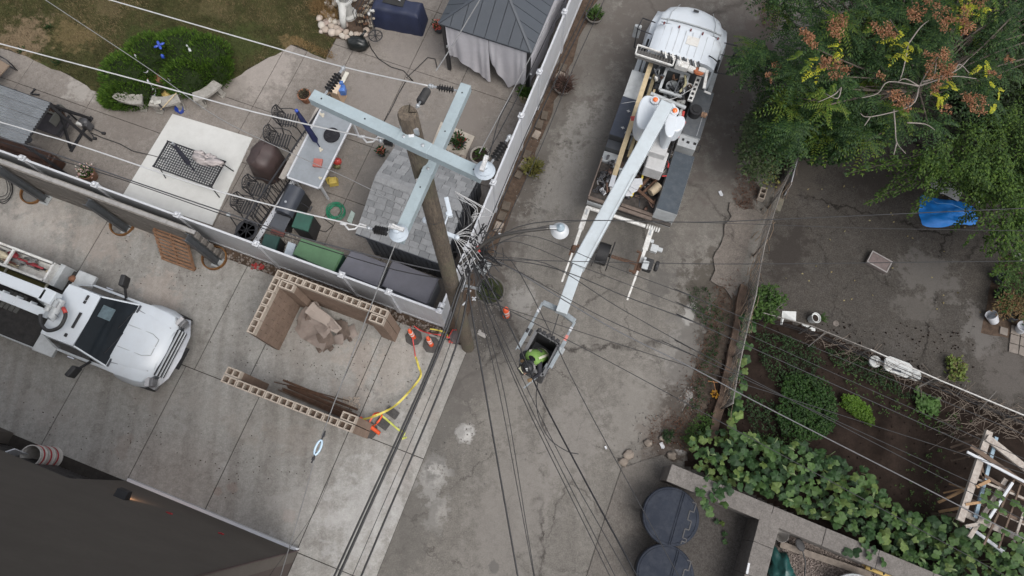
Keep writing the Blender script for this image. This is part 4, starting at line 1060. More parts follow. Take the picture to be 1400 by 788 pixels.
for side,L0,ln in((0,l1,math.hypot(l1,zr-ze)),(1,l2,math.hypot(l2,zr-ze))):
 rows=max(3,int(round(ln/.155)));ang=math.atan2(zr-ze,L0)
 for r in range(rows):
  nt_=int(w_/.27);off=rnd(0,.27);x=-.02
  first=True
  while x<w_+.01:
   wd=rnd(.2,.33)if not first else off*.8+.1
   first=False;wd=min(wd,w_+.02-x)
   if wd<.03:break
   d0=r*ln/rows;d1=d0+ln/rows*1.18
   b=MB();hh=.010+rnd(0,.005)
   def P_(x_,d,z_):
    y=d*math.cos(ang);z=ze+d*math.sin(ang)+z_
    return(x_,y if side==0 else l1+l2-y,z)
   d1=min(d1,ln)
   b.add([P_(x+.006,d0-.01,hh+.010),P_(x+wd-.006,d0-.01,hh+.010),P_(x+wd-.006,d1,.004),P_(x+.006,d1,.004),P_(x+.006,d0-.01,.003),P_(x+wd-.006,d0-.01,.003),P_(x+wd-.006,d1,.002),P_(x+.006,d1,.002)],[(0,1,2,3),(0,4,5,1),(1,5,6,2),(3,7,4,0)]if side==0 else[(3,2,1,0),(1,5,4,0),(2,6,5,1),(0,4,7,3)])
   obj("shingle",b,M_SH[random.choice((0,0,1,1,2))],rf);x+=wd
b=MB()
for k in range(7):
 x0_,x1_=w_*k/7+.004,w_*(k+1)/7-.004
 for s,yy in((1,-.13),(-1,.13)):
  b.add([(x0_,l1+yy,zr-.04+.02),(x1_,l1+yy,zr-.04+.02),(x1_,l1,zr+.025),(x0_,l1,zr+.025)],[(0,1,2,3)if s==1 else(3,2,1,0)])
obj("ridge_cap",b,M_SH[1],rf)
# gazebo with hip roof and curtains
gz_=2.25
ga_,gb_=uv(at(601,29,gz_)),uv(at(725,77,gz_));gw=gb_[0]-ga_[0];gl=3.6
gv=(ga_[1]+gb_[1])/2
gt=thing("gazebo","dark grey metal roofed gazebo with white curtains at the top of the patio","gazebo",xy(ga_[0],gv),GA)
M_GR=mat("slate_metal_roof",(.050,.058,.070),.5,.08,2,metal=.0,bmp=.05,dirt=.2,dirtcol=(.075,.082,.09))
rise=.75;hx=gw/2
groof=MB();groof.box((gw/2,gl/2,gz_-.02),(gw,gl,.04));gr_=obj("roof",groof,M_GR,gt)
npn=8
def rp_(x,y,e=0):
 q=min(x,gw-x,y,gl-y);return(x,y,gz_+rise*min(q,hx)/hx+e)
for k in range(npn):
 x0_,x1_=gw*k/npn+.008,gw*(k+1)/npn-.008
 for sgn in(0,1):
  ya=lambda x:min(x,gw-x)
  pts=[(x0_,0),(x1_,0),(x1_,ya(x1_))]+([(gw/2,gw/2)]if x0_<gw/2<x1_ else[])+[(x0_,ya(x0_))]
  if sgn:pts=[(p[0],gl-p[1])for p in pts][::-1]
  b=MB();n=len(pts);tp=[Vector(rp_(*p))+Vector((0,0,.022))for p in pts];bt_=[Vector(rp_(*p))for p in pts]
  b.add(tp+bt_,[tuple(range(n))]+[(i,n+i,n+(i+1)%n,(i+1)%n)for i in range(n)]);obj("roof_panel",b,M_GR,gr_)
npm=11
for k in range(npm):
 y0_,y1_=gl*k/npm+.008,gl*(k+1)/npm-.008
 for sgn in(0,1):
  xa=lambda y:min(y,gl-y,gw/2)
  pts=[(0,y1_),(0,y0_),(xa(y0_),y0_),(xa(y1_),y1_)]
  if sgn:pts=[(gw-p[0],p[1])for p in pts][::-1]
  b=MB();n=4;tp=[Vector(rp_(*p))+Vector((0,0,.022))for p in pts];bt_=[Vector(rp_(*p))for p in pts]
  b.add(tp+bt_,[tuple(range(n))]+[(i,n+i,n+(i+1)%n,(i+1)%n)for i in range(n)]);obj("roof_panel",b,M_GR,gr_)
for(x,y,tx,ty)in((0,0,gw/2,gw/2),(gw,0,gw/2,gw/2),(0,gl,gw/2,gl-gw/2),(gw,gl,gw/2,gl-gw/2)):
 b=MB();b.bar((x,y,gz_+.035),(tx,ty,gz_+rise+.035),.07,.03);obj("hip_cap",b,M_GR,gr_)
for(x,y)in((.1,.1),(gw-.1,.1),(.1,gl-.1),(gw-.1,gl-.1)):
 b=MB();b.box((x,y,gz_/2),(.1,.1,gz_-.04));obj("post",b,BLACKM,gt)
b=MB();b.box((.16,.04,1.25),(.06,.05,.08));b.box((gw-.02,.1,1.1),(.06,.06,.08));obj("tie_back",b,STEEL,gt)
M_CUR=mat("white_curtain",(.52,.51,.54),.8,.06,3,bmp=.1,dirt=.15,dirtcol=(.35,.34,.35))
def curtain(x0_,x1_,zbot,y,along='x',phase=0):
 n=40;m=8;vs=[];fs=[]
 for i in range(n+1):
  t=i/n
  for j in range(m+1):
   s=j/m;zb=zbot(t);z=gz_-.05+(zb-(gz_-.05))*s
   w=.014*math.sin(t*31+phase+2*math.sin(t*7))*(.3+s)+.10*s*noise.noise(Vector((t*3.5,s*1.2,phase)))
   if along=='x':vs.append((x0_+(x1_-x0_)*t,y+w,z))
   else:vs.append((y+w,x0_+(x1_-x0_)*t,z))
 for i in range(n):
  for j in range(m):a=i*(m+1)+j;fs.append((a,a+1,a+m+2,a+m+1))
 b=MB();b.add(vs,fs);return obj("curtain",b,M_CUR,gt,smooth=True)
curtain(.17,gw*.53,lambda t:.75-.55*t+.1*math.sin(t*5),.06)
curtain(gw*.535,gw-.15,lambda t:1.2-2.1*t if t<.5 else .15+1.1*(t-.5),.06,phase=2)
curtain(.17,gl-.2,lambda t:.35,gw-.07,'y',1)
curtain(.17,gl-.2,lambda t:.35,.07,'y',4)
# canopy swing / pergola at far left
cz=2.05
sw=thing("pergola","small pergola with grey corrugated roof at the left edge","pergola",at(60,200),GA)
tr,br=uv(at(66.6,140,cz)),uv(at(34,199,cz))
L_x=4.4;wd=tr[1]-br[1];O=xy((tr[0]+br[0])/2,br[1],0)
sw.location=O
b=MB();n=96
M_COR=mat("grey_corrugated_sheet",(.21,.225,.24),.5,.08,2,metal=.2,dirt=.3)
rfp=None
for k in range(5):
 b=MB();vs=[];fs=[];ny_=12*4
 x0_,x1_=-L_x,.0
 ya,yb=wd*k/5+.006,wd*(k+1)/5-.002
 for i in range(25):
  y=ya+(yb-ya)*i/24;z=cz+.018*math.sin(y*2*math.pi/.083)
  vs+=[(x0_,y,z),(x1_,y,z)]
 for i in range(24):fs.append((i*2,i*2+1,i*2+3,i*2+2))
 b.add(vs,fs);obj("roof_sheet",b,M_COR,sw)
for(x,y)in((-.05,.05),(-.05,wd-.05)):
 b=MB();b.box((x,y,cz/2),(.07,.07,cz-.05));obj("post",b,BLACKM,sw)
b=MB();b.bar((-.03,0,cz-.05),(-.03,wd,cz-.05),.06,.06);b.bar((-L_x,wd,cz-.06),(0,wd,cz-.06),.05,.07);obj("beam",b,BLACKM,sw)
t=thing("swing_bench","dark woven swing bench half under the corrugated pergola roof","bench",at(92,195)+Vector((0,0,Z0)),GA)
b=MB();b.box((-.5,.25,.48),(1.35,.62,.07));obj("seat",b,mat("dark_weave",(.045,.04,.045),.7,.25,9,bmp=.6),t,bevel=.02)
for k in range(7):
 b=MB();b.box((-1.0+k*.17,.6,.75),(.13,.03,.5),(-.3,0,0));obj("back_slat",b,mat("brown_back_board",(.13,.085,.065),.7,.15,5),t)
for x in(-1.2,.22):
 b=MB();b.bar((x,-.15,0),(x,.62,1.25),.06);b.bar((x,.95,0),(x,.5,1.25),.06);b.bar((x,-.1,.7),(x,.6,.7),.05,.05);obj("side_frame",b,BLACKM,t)
b=MB();b.bar((.3,-.25,.03),(.3,1.0,.03),.08,.05);b.bar((.3,.95,.05),(.25,.35,1.9),.09,.06);obj("foot",b,BLACKM,t)
t=thing("potting_bench","grey green wooden side table with upright board beside the swing bench","side table",at(95,170)+Vector((0,0,Z0)),GA)
b=MB();b.box((-.25,.08,.62),(.85,.3,.03));b.box((.19,-.08,.72),(.03,.62,.3));b.box((.02,-.3,.4),(.36,.26,.03));obj("board",b,mat("grey_green_board",(.15,.15,.135),.7,.15,4,dirt=.3),t)
b=MB()
for x in(-.6,.15):
 for y in(-.35,.2):b.box((x,y,.3),(.04,.04,.6))
obj("leg",b,BLACKM,t)
b=MB();b.tube([at(50,123)+Vector((0,0,.06)),at(44,130)+Vector((0,0,.06)),at(55,131)+Vector((0,0,.05))],.03,6);obj("bracket",b,BLACKM,label="small black angle bracket on the patio above the corrugated roof",cat="bracket")
b=MB();b.box((0,0,.3),(3.4,.55,.5));b.box((0,.1,.58),(3.2,.3,.08),(.2,0,.02));o=obj("covered_woodpile",b,mat("brown_tarpaulin",(.06,.028,.018),.5,.5,3,bmp=.7,dirt=.5,dirtcol=(.02,.015,.014)),label="low pile under dark brown tarpaulin between the pergola and the white fence",cat="pile",bevel=.06);o.location=xy(uv(at(12,222))[0],vF+.42,0);o.rotation_euler=(0,0,GA)
t=thing("lounge_chair","tan cushioned chair with bent black frame at the left edge by the lawn","chair",at(8,105)+Vector((0,0,Z0)),math.radians(-30))
b=MB();b.box((.0,0,.42),(.62,.58,.06));b.box((-.33,0,.72),(.06,.58,.6),(0,-.25,0));obj("cushion",b,mat("tan_sling",(.22,.17,.13),.85,.1,5),t,bevel=.02)
for s in(-1,1):
 b=MB();b.tube([(-.4,s*.33,.95),(-.28,s*.33,.45),(-.1,s*.35,.64),(.3,s*.35,.62),(.36,s*.34,.4),(.2,s*.34,.03),(-.4,s*.34,.03)],.02,6);obj("frame",b,BLACKM,t,smooth=True)
t=thing("spray_caddy","small black and white wheeled reel with cable on the patio","hose reel",at(124,176)+Vector((0,0,Z0)),GA)
b=MB();b.box((0,0,.2),(.28,.2,.3));b.blob((.0,.02,.36),(.17,.12,.09),9,6,.1);obj("body",b,mat("dark_plastic_body",(.07,.07,.075),.5,.2,6),t,bevel=.03)
b=MB();b.box((-.08,-.1,.36),(.16,.1,.1));obj("hood",b,WHITE_DIRTY,t,bevel=.02)
b=MB();b.tube([(.1,.12,.4),(.2,.22,.45),(.24,.14,.4)],.02,6);b.tube([(.1,0,.1),(.45,-.02,.03)],.015,5);b.tube([(.05,-.1,.1),(.3,-.25,.03)],.015,5);obj("bar",b,BLACKM,t)
for p in((.5,-.02,.03),(.34,-.27,.03)):
 b=MB();b.box(p,(.1,.07,.06),(0,0,.3));obj("foot",b,BLACK,t)
b=MB();b.tube([at(X,Y)+Vector((0,0,.05))for X,Y in((126,183),(142,190),(165,198),(183,208),(210,214),(228,219))],.012,5);obj("cable",b,BLACK,label="thin black cable running from the small reel towards the mesh table",cat="cable",smooth=True)
# coiled cable on driveway at left
b=MB();pts=[]
for k in range(90):
 a=k*.32;pts.append((.28*math.cos(a)+.05*math.sin(k*.7),.55*math.sin(a)+.004*k,.05+.0006*k+.06*abs(math.sin(k*.35))))
b.tube(pts,.011,5);o=obj("cable_coil",b,BLACK,label="loose coil of black cable on the driveway at the left end of the block wall",cat="cable",smooth=True);o.location=at(6,262)+Vector((0,0,.02));o.rotation_euler=(0,0,.5)
# rock bed, statue, firewood, covers at the top
rb=thing("rock_border","round river rocks bordering the dry plant bed beside the lawn","rocks",at(478,30))
RK=[mat("river_rock_"+n,c,.75,.15,6,bmp=.3)for n,c in(("a",(.36,.30,.25)),("b",(.42,.36,.31)),("c",(.29,.23,.20)),("d",(.44,.40,.35)))]
rocks=[(438,28,9),(441,38,10),(446,44,9),(455,48,10),(463,47,10),(469,52,8),(447,34,9),(454,39,9),(461,41,8),(468,43,8),(472,37,9),(466,34,8),(474,47,8),(452,31,9),(459,33,8),(478,3,9),(486,1,8),(459,8,9),(454,14,8),(463,4,8),(468,0,8),(449,25,8),(481,49,7),(488,50,7),(494,50,6),(506,34,10),(502,44,8),(509,26,8),(512,20,6),(475,54,7),(444,20,8),(448,8,8),(456,1,8),(440,46,6),(457,24,7),(470,28,7),(500,50,6)]
for i,(X,Y,r)in enumerate(rocks):
 b=MB();q=r/2/43*1.15;b.blob((0,0,0),(q*rnd(.9,1.2),q*rnd(.85,1.1),q*.7),10,7,.12,i);o=obj("rock",b,random.choice(RK),rb,smooth=True)
 p=at(X,Y)-at(478,30);o.location=(p.x,p.y,.05+q*.5);o.rotation_euler=(0,0,rnd(0,3))
b=MB();rp=rough_poly(px((436,24),(436,44),(455,54),(480,58),(512,36),(520,-10),(450,-10)),.2,.05,4);b.sheet([(p[0],p[1],.034)for p in rp]);struct("bed_soil",b,M_LITTER)
b=MB()
for(X,Y,r)in((441,8,.22),(450,20,.3),(437,16,.2),(445,2,.22),(456,26,.2)):
 q=at(X,Y);tuft(b,(q.x,q.y,.03),r,170,.3,.014,.5)
obj("dry_grass",b,DRYL,label="dry straw coloured ornamental grass between lawn and rock border",cat="grass",kind="stuff")
b=MB()
for _ in range(900):
 t=rnd(0,1);q=at(400+55*t+rnd(-6,6),55+24*t+rnd(-5,5));leaf(b,(q.x,q.y,.03),rdir(.2),.07,.012)
obj("dry_grass",b,DRYL,label="dry straw fringe on the lawn corner near the patio edge",cat="grass",kind="stuff")
t=thing("statue","white stone statue with outspread arms standing in the rock bed","statue",at(478,22)+Vector((0,0,.03)),math.radians(-20));t.scale=(1.3,1.3,1.15)
b=MB();b.lathe([(.2,0),(.2,.08),(.13,.12),(.12,.55),(.2,.6),(.2,.66)],n=14);obj("pedestal",b,mat("white_cast_stone",(.50,.50,.48),.8,.12,6,bmp=.3,dirt=.3),t,smooth=40)
b=MB();b.tube([(0,0,.64),(0,0,.9),(0,.0,1.1),(0,0,1.22)],[.13,.11,.12,.05],10)
for s in(-1,1):b.tube([(s*.08,0,1.1),(s*.24,-.05,1.05),(s*.3,-.2,.98)],[.05,.045,.03],8)
b.blob((0,0,1.3),(.075,.08,.095),10,8,0);b.tube([(0,-.1,.66),(.05,-.36,.3),(.06,-.42,.1)],[.11,.08,.07],8)
obj("figure",b,mat("white_cast_stone",()),t,smooth=True)
b=MB();b.lathe([(.20,1.31),(.21,1.33),(.1,1.34),(.09,1.42),(0,1.43)],n=18);obj("hat",b,mat("pale_grey_stone",(.38,.39,.40),.7,.1,5),t,smooth=40)
t=thing("firewood_rack","black iron firewood rack filled with split logs","log rack",at(500,40)+Vector((0,0,Z0)),GA-.02)
M_LOG=[mat("split_log_"+n,c,.85,.3,6,bmp=.6)for n,c in(("a",(.33,.27,.20)),("b",(.20,.12,.08)),("c",(.42,.37,.30)))]
for i in range(8):
 for j in range(3):
  b=MB();b.tube([(-.22+j*.19+rnd(-.03,.03),.02+i*.125,.2+.16*(i%3)),(-.05+j*.19,.02+i*.125+rnd(-.03,.03),.3+.16*(i%3))],rnd(.035,.055),5);obj("log",b,random.choice(M_LOG),t)
for k in range(7):
 b=MB();b.tube([(-.3+k*.11,0,0),(-.3+k*.11,0,.65),(-.3+k*.11,1.05,.72),(-.3+k*.11,1.05,0)],.012,5);obj("bar",b,BLACKM,t)
t=thing("garbage_bag","full shiny black garbage bag on the patio below the log rack","bag",at(491,66)+Vector((0,0,Z0)),-.2)
b=MB();n=22;m=12;vs=[];fs=[]
for i in range(m+1):
 th=math.pi*i/m
 for k in range(n):
  q=2*math.pi*k/n;d=Vector((math.sin(th)*math.cos(q),math.sin(th)*math.sin(q),-math.cos(th)))
  w=1+.3*abs(noise.noise(d*3.5))+.12*noise.noise(d*9);vs.append((d.x*.34*w,d.y*.22*w,max(.0,.2+d.z*.22*w)))
for i in range(m):
 for k in range(n):fs.append((i*n+k,i*n+(k+1)%n,(i+1)*n+(k+1)%n,(i+1)*n+k))
b.add(vs,fs);b.tube([(.1,.15,.35),(.18,.28,.42),(.2,.36,.4)],[.06,.03,.05],7);obj("bag",b,mat("black_poly_film",(.012,.014,.014),.28,.2,8,bmp=.2),t,smooth=True)
t=thing("cart_wheel","small black spoked wheel on a stick leaning at the log rack","wheel",at(516,58)+Vector((0,0,Z0)))
b=MB();R_=.21;ring=[(R_*math.cos(k*math.pi/12),R_*math.sin(k*math.pi/12),.3)for k in range(25)];b.tube(ring,.017,6,False);obj("rim",b,BLACKM,t,smooth=True)
b=MB()
for k in range(8):b.bar((0,0,.3),(R_*math.cos(k*.785),R_*math.sin(k*.785),.3),.012)
b.lathe([(.04,.28),(.04,.33)],n=10);obj("spoke",b,BLACKM,t)
b=MB();b.tube([(0,0,.3),(-.07,.3,.6),(-.08,.5,.7)],.016,6);b.tube([(0,0,.0),(0,0,.3)],.014,6);obj("stick",b,BLACKM,t)
b=MB();b.blob((-.05,.6,.72),(.09,.06,.05),8,6,.3);b.blob((-.15,.5,.7),(.05,.07,.05),8,6,.3);obj("knob",b,mat("white_cast_stone",()),t,smooth=True)
t=thing("furniture_cover","long navy cover over outdoor furniture above the garbage bag","cover",at(548,32)+Vector((0,0,Z0)),math.radians(-13))
def coverbox(lx,ly,h,seed,nn=30,mm=14):
 b=MB();vs=[];fs=[]
 for i in range(nn+1):
  for j in range(mm+1):
   x=lx*(i/nn-.5);y=ly*(j/mm-.5)
   ex=min(i,nn-i,3)/3;ey=min(j,mm-j,3)/3;e=min(ex,ey)
   z=h*(0 if e==0 else(.9 if e<.5 else(.97 if e<1 else 1)))
   z+=.05*noise.noise(Vector((x*2.3,y*3,seed)))*(e>0);
   vs.append((x*(1 if e>0 else 1.03),y*(1 if e>0 else 1.05)*(1+.08*noise.noise(Vector((x*4,seed,0)))),max(z,0)))
 for i in range(nn):
  for j in range(mm):a=i*(mm+1)+j;fs.append((a,a+mm+1,a+mm+2,a+1))
 b.add(vs,fs);return b
NAVY=mat("navy_cover_fabric",(.014,.020,.050),.6,.25,3,bmp=.4,dirt=.15,dirtcol=(.04,.045,.07))
obj("cover",coverbox(1.62,.68,.85,3),NAVY,t,smooth=50)
b=MB();b.box((-.10,.12,.875),(.66,.34,.02),(0,0,-.05));obj("patch",b,mat("faded_black_panel",(.035,.035,.035),.8,.2,6),t)
b=MB();b.bar((-.42,.3,.9),(.1,.12,.9),.02);obj("zip",b,VINYL,t)
t=thing("furniture_cover","square navy cover beside the log rack at the top edge","cover",at(530,4)+Vector((0,0,Z0)),math.radians(-60));obj("cover",coverbox(1.3,.75,.8,8),NAVY,t,smooth=50)
# utility pole
M_POLE,t_,b_=nodes("weathered_pole_wood")
co_=coord(t_,sc=(1,1,.16));c_=mixc(t_,ramp(t_,tex(t_,co_,7,8,.75,.3),.3,.7),(.070,.055,.042),(.190,.150,.110))
c_=mixc(t_,ramp(t_,tex(t_,co_,45,4,.8),.4,.7),c_,(.05,.04,.032));c_=mixc(t_,ramp(t_,tex(t_,coord(t_),.8,5,.7),.5,.75),c_,(.10,.10,.06))
t_.links.new(c_,b_.inputs['Base Color']);b_.inputs['Roughness'].default_value=.9;bump(t_,b_,tex(t_,co_,22,6,.8),.9,.02)
pb0,pt0=at(640,474,0),at(556.5,154,12.05)
PV=lambda z:pb0.lerp(pt0,z/12.05)
up=thing("utility_pole","weathered round wooden utility pole rising at the fence corner with two pale blue crossarms","utility pole",pb0)
b=MB();b.tube([PV(z)for z in(-.05,.6,2,4,6,8,10,11.2,12.0,12.04)],[.178,.175,.165,.158,.148,.137,.124,.117,.112,.098],26);obj("pole",b,M_POLE,up,world=True,smooth=50)
b=MB()
for k in range(2):q=PV(12.05);b.bar(q+Vector((.1*math.cos(k*1.3),.1*math.sin(k*1.3),.004)),q+Vector((.02,0,.004)),.008,.01)
obj("top_crack",b,mat("dark_crack",(.03,.025,.02),.9),up,world=True)
za,zb=11.70,10.93
A0,A1=at(428,133,za),at(660,241,za);B0,B1=at(637.5,119,zb),at(544,330,zb)
def arm(a,c,name="crossarm"):
 b=MB();b.bar(a,c,.135,.125);o=obj(name,b,ARM,up,world=True)
 d=(c-a).normalized();b=MB()
 for f in(.06,.32,.55,.68,.95):
  p=a+(c-a)*f+Vector((0,0,.0635));b.lathe([(.011,-.001),(.011,.001)],p,8)
 obj("bolt_hole",b,BLACK,o,world=True)
 return d
dA=arm(A0,A1);dB=arm(B0,B1)
def sleeve(a,c,w,h):
 b=MB();b.bar(a,c,w,h);s_=obj("sleeve",b,ARM,up,world=True,bevel=.008)
 b=MB()
 for f in(.2,.8):b.lathe([(.02,0),(.02,.012),(.01,.02)],a.lerp(c,f)+Vector((0,0,h/2)),8)
 obj("bolt",b,STEEL,s_,world=True)
sleeve(A0+dA*1.12,A0+dA*1.52,.145,.138);pB=(PV(zb)-B0).dot(dB);sleeve(B0+dB*(pB-.12),B0+dB*(pB+.14),.145,.138)
b=MB();q=PV(za+.05);e=A0+dA*1.30
b.bar(q+Vector((.0,0,.02)),e,.06,.1);b.bar(q+Vector((-.1,-.05,.06)),q+Vector((.1,-.1,.06)),.03,.12);obj("gain_bracket",b,STEEL,up,world=True)
b=MB();q=PV(zb);e=B0+dB*pB;b.bar(q,e,.06,.1);b.bar(e+Vector((-.1,.05,0)),q,.05,.09);obj("gain_bracket",b,STEEL,up,world=True)
for z in(9.2,8.3,6.1,5.4):
 b=MB();q=PV(z);rr_=.185-.006*z;b.lathe([(rr_-.01,-.02),(rr_,-.018),(rr_,.018),(rr_-.01,.02)],q,20);obj("band",b,BLACKM,up,world=True)
def shed_ins(a,c,r=.045,label="",n=6,m_=None,grp="black dead end insulators",cat="insulator"):
 t=thing("insulator",label,cat,a,0,grp);b=MB();d=c-a;pts=[a+d*.22];rs=[.018]
 for k in range(n):
  f=.25+.5*k/n;pts+=[a+d*f,a+d*(f+.02),a+d*(f+.05)];rs+=[.02,r,.02]
 pts.append(a+d*.78);rs.append(.02)
 b.tube(pts,rs,10);obj("sheds",b,m_ or BLACK,t,world=True,smooth=35)
 b=MB();b.tube([a,a+d*.23],.014,6);b.blob(a+d*.06,.028,7,5,0);obj("clevis",b,STEEL,t,world=True)
 b=MB();b.tube([a+d*.77,c],.016,6);b.blob(a+d*.93,.03,7,5,0);obj("end_clamp",b,STEEL,t,world=True)
 return t
shed_ins(at(630,125,zb),at(588,118,zb),.05,"black ribbed insulator beyond the second crossarm's upper end, holding a white conductor")
shed_ins(at(570,147,11.6),at(589,116,11.2),.055,"black insulator on the pole top side pointing up to the joined conductors")
shed_ins(at(441,134,za),at(471,91,za),.055,"black insulator at the long crossarm's left end pointing up the picture")
shed_ins(at(543,197,za-.12),at(519,192,za-.12),.05,"short black insulator below the middle of the long crossarm",5)
shed_ins(at(538,319,zb+.15),at(502,312,zb+.1),.055,"black insulator just left of the shorter crossarm's lower end")
shed_ins(at(668,228,za+.1),at(698,185,za+.1),.055,"black insulator at the long crossarm's right end near the alley fence")
def pinins(p,lab,d):
 t=thing("pin_insulator",lab,"insulator",p,0,"grey porcelain pin insulators")
 b=MB();b.lathe([(.02,-.05),(.055,0),(.105,.02),(.115,.045),(.085,.075),(.092,.1),(.07,.125),(.045,.15),(.05,.18),(.03,.2),(0,.205)],n=20);obj("bell",b,PORC,t,smooth=45)
 b=MB();b.bar(Vector((0,0,.21))-d*.09,Vector((0,0,.21))+d*.09,.045,.04);b.blob(Vector((0,0,.23))+d*.05,.03,7,5,0);b.tube([Vector((0,0,.22))+d*.05,Vector((0,0,.3))+d*.03,Vector((0,0,.25))-d*.05],.01,6);obj("clamp",b,WIREW,t)
 b=MB();b.tube([(0,0,-.16),(0,0,.0)],.018,6);obj("pin",b,STEEL,t)
pinins(at(663,236,za+.1),"grey porcelain insulator at the long crossarm's right end",Vector((.3,.95,0)))
pinins(at(546,321,zb+.1),"grey porcelain insulator at the shorter crossarm's lower end",Vector((-.95,.3,0)))
t=thing("hot_stick","thin white rod clamped along the left side of the shorter crossarm","rod",at(572,245,zb));b=MB();b.tube([at(571,248,zb-.03),at(549,305,zb+.02)],.011,6);b.blob(at(571,247,zb-.02),.03,7,5,0);obj("rod",b,WIREW,t,world=True)
for(p,lab)in((at(582,301,9.0),"round white cutout knob left of the pole"),(at(613,293,8.3),"tall pale grey bracket on the pole's right side")):
 t=thing("pole_bracket",lab,"bracket",p);b=MB();b.lathe([(.05,-.02),(.055,0),(.04,.04),(0,.045)],n=12)
 if 'tall' in lab:b.box((0,.12,0),(.07,.34,.08),(0,0,.25))
 b.tube([(0,0,0),tuple(PV(p.z)-p)],.015,6);obj("body",b,mat("pale_bracket_paint",(.5,.55,.6),.4,.1,8),t,bevel=.01)
# conductors and cables
def smoothp(pts,n=6):
 out=[];P=[pts[0]]+pts+[pts[-1]]
 for i in range(1,len(P)-2):
  for k in range(n):
   t=k/n;a,b_,c,d=P[i-1],P[i],P[i+1],P[i+2]
   out.append(.5*((2*b_)+(c-a)*t+(2*a-5*b_+4*c-d)*t*t+(3*b_-a-3*c+d)*t**3))
 out.append(pts[-1]);return out
def wire(label,pts,r,m_=None,cat="wire",group=None,name="overhead_wire",far=None):
 P=[at(*p)for p in pts]
 if far:P=[P[0]+(P[0]-P[1]).normalized()*far[0]]*(far[0]>0)+P+[P[-1]+(P[-1]-P[-2]).normalized()*far[1]]*(far[1]>0)
 b=MB();b.tube(smoothp(P)if len(P)>2 else P,r,5)
 return obj(name,b,m_ or WIRE,label=label,cat=cat,group=group,smooth=True)
G1="bright primary conductors"
wire("uppermost white conductor running from the top edge to the second crossarm",[(150,0,10.2),(350,58,10.4),(470,92,10.6),(588,118,zb)],.0095,WIREW,group=G1,far=(8,0))
wire("middle white conductor crossing the juniper and ending under the long crossarm",[(0,60,10.2),(200,113,10.5),(350,154,10.7),(519,192,10.88)],.0095,WIREW,group=G1,far=(8,0))
wire("lower white conductor crossing the corrugated roof and the mesh table",[(0,167,10.0),(105,198,10.3),(300,262,10.6),(502,312,10.8)],.0095,WIREW,group=G1,far=(8,0))
for(X,Y,z)in((495,187,10.85),(470,306,10.75)):
 b=MB();q=at(X,Y,z);b.tube([q,q+Vector((.06,-.07,-.02)),q+Vector((.14,-.06,-.02)),q+Vector((.2,.0,0)),q+Vector((.28,-.03,0))],.012,6);b.blob(q,(.05,.02,.02),7,5,.2)
 obj("wire_clamp",b,WIREW,label="bright wire clamp hanging on the "+("middle" if Y<200 else "lower")+" white conductor near its insulator",cat="clamp",smooth=True)
wire("dashed looking thin service line crossing the lawn from the top left",[(62,0,7.2),(205,95,6.6),(300,162,6.4),(410,215,6.2),(480,246,6.1),(560,288,6.1),(616,330,6.2)],.008,WIREG,far=(6,0))
wire("dark telephone cable along the white fence, upper one",[(0,188,5.6),(60,206,5.6),(170,244,5.6),(300,288,5.7),(420,327,5.8),(560,362,5.9),(625,375,6.0)],.014,mat("dark_grey_cable",(.06,.06,.065),.5,.1,3),far=(6,0))
wire("dark telephone cable along the white fence, lower one",[(0,194,5.5),(110,228,5.5),(180,250,5.5),(300,292,5.6),(430,336,5.7),(540,369,5.8),(622,384,5.9)],.010,far=(6,0))
CL=(648,352,6.0)
G2="black service drops spreading down the alley"
dn=[((641,395,6.2),(664.5,540,5.9),(708,788,5.6),.017,1),((655,420,5.8),(683.4,540,5.6),(730,788,5.4),.008,2),((657,415,5.8),(690,540,5.6),(731,788,5.4),.008,3),((664,415,5.7),(712.7,540,5.5),(834,788,5.3),.009,4),((660,408,5.8),(717,540,5.6),(841,788,5.4),.009,5),((700,358,5.9),(793.6,540,5.7),(877,694,5.5),.008,7)]
nm_={1:"thick wire first from the left of the fan running down from the pole",2:"second thin wire of the downward fan, ending at the bottom edge",3:"third thin wire of the downward fan, twin of the second",4:"fourth wire of the downward fan, left of the bucket",5:"fifth wire of the downward fan, nearest the bucket's battery box",7:"thin wire crossing the bucket frame down to the round bins"}
for a,m,c,r,k in dn:wire(nm_[k],[(648,360,6.1),a,m,c],r,group=G2,far=(0,8))
wire("thick cable held by the lineman, falling across the bucket to the bins",[(648,340,6.3),(672,395,5.2),(712,478,4.3),(738.5,540,4.4),(796,650,4.8),(871,788,5.2)],.017,group=G2,far=(0,8))
wire("slack cable hanging below the bucket and curling to the right",[(737,512,3.0),(733,545,2.6),(738,575,2.3),(752,601,2.1),(775,617,2.0),(791,621,2.0)],.012)
wire("slim fibre line running beside the held cable to the bottom edge",[(663,408,5.8),(725,540,5.5),(775,640,5.4),(859,788,5.3)],.008,group=G2,far=(0,8))
G3="thick cables falling along the driveway edge"
for a,m,c,r,lab in(((626,395,6.0),(588,500,5.7),(457,788,5.4),.021,"leftmost thick black cable along the driveway edge"),((630,395,6.0),(592,500,5.7),(463,788,5.4),.028,"heavy cable lashed beside the leftmost one on the driveway edge"),((634,398,5.9),(603,505,5.6),(481.6,788,5.3),.007,"thin wire between the heavy cables on the driveway edge"),((640,400,5.9),(612.5,505,5.6),(494,788,5.3),.021,"right hand heavy cable along the driveway edge")):
 wire(lab,[(640,365,6.1),a,m,c],r,group=G3,far=(0,8))
G4="wires spreading right from the pole over the alley"
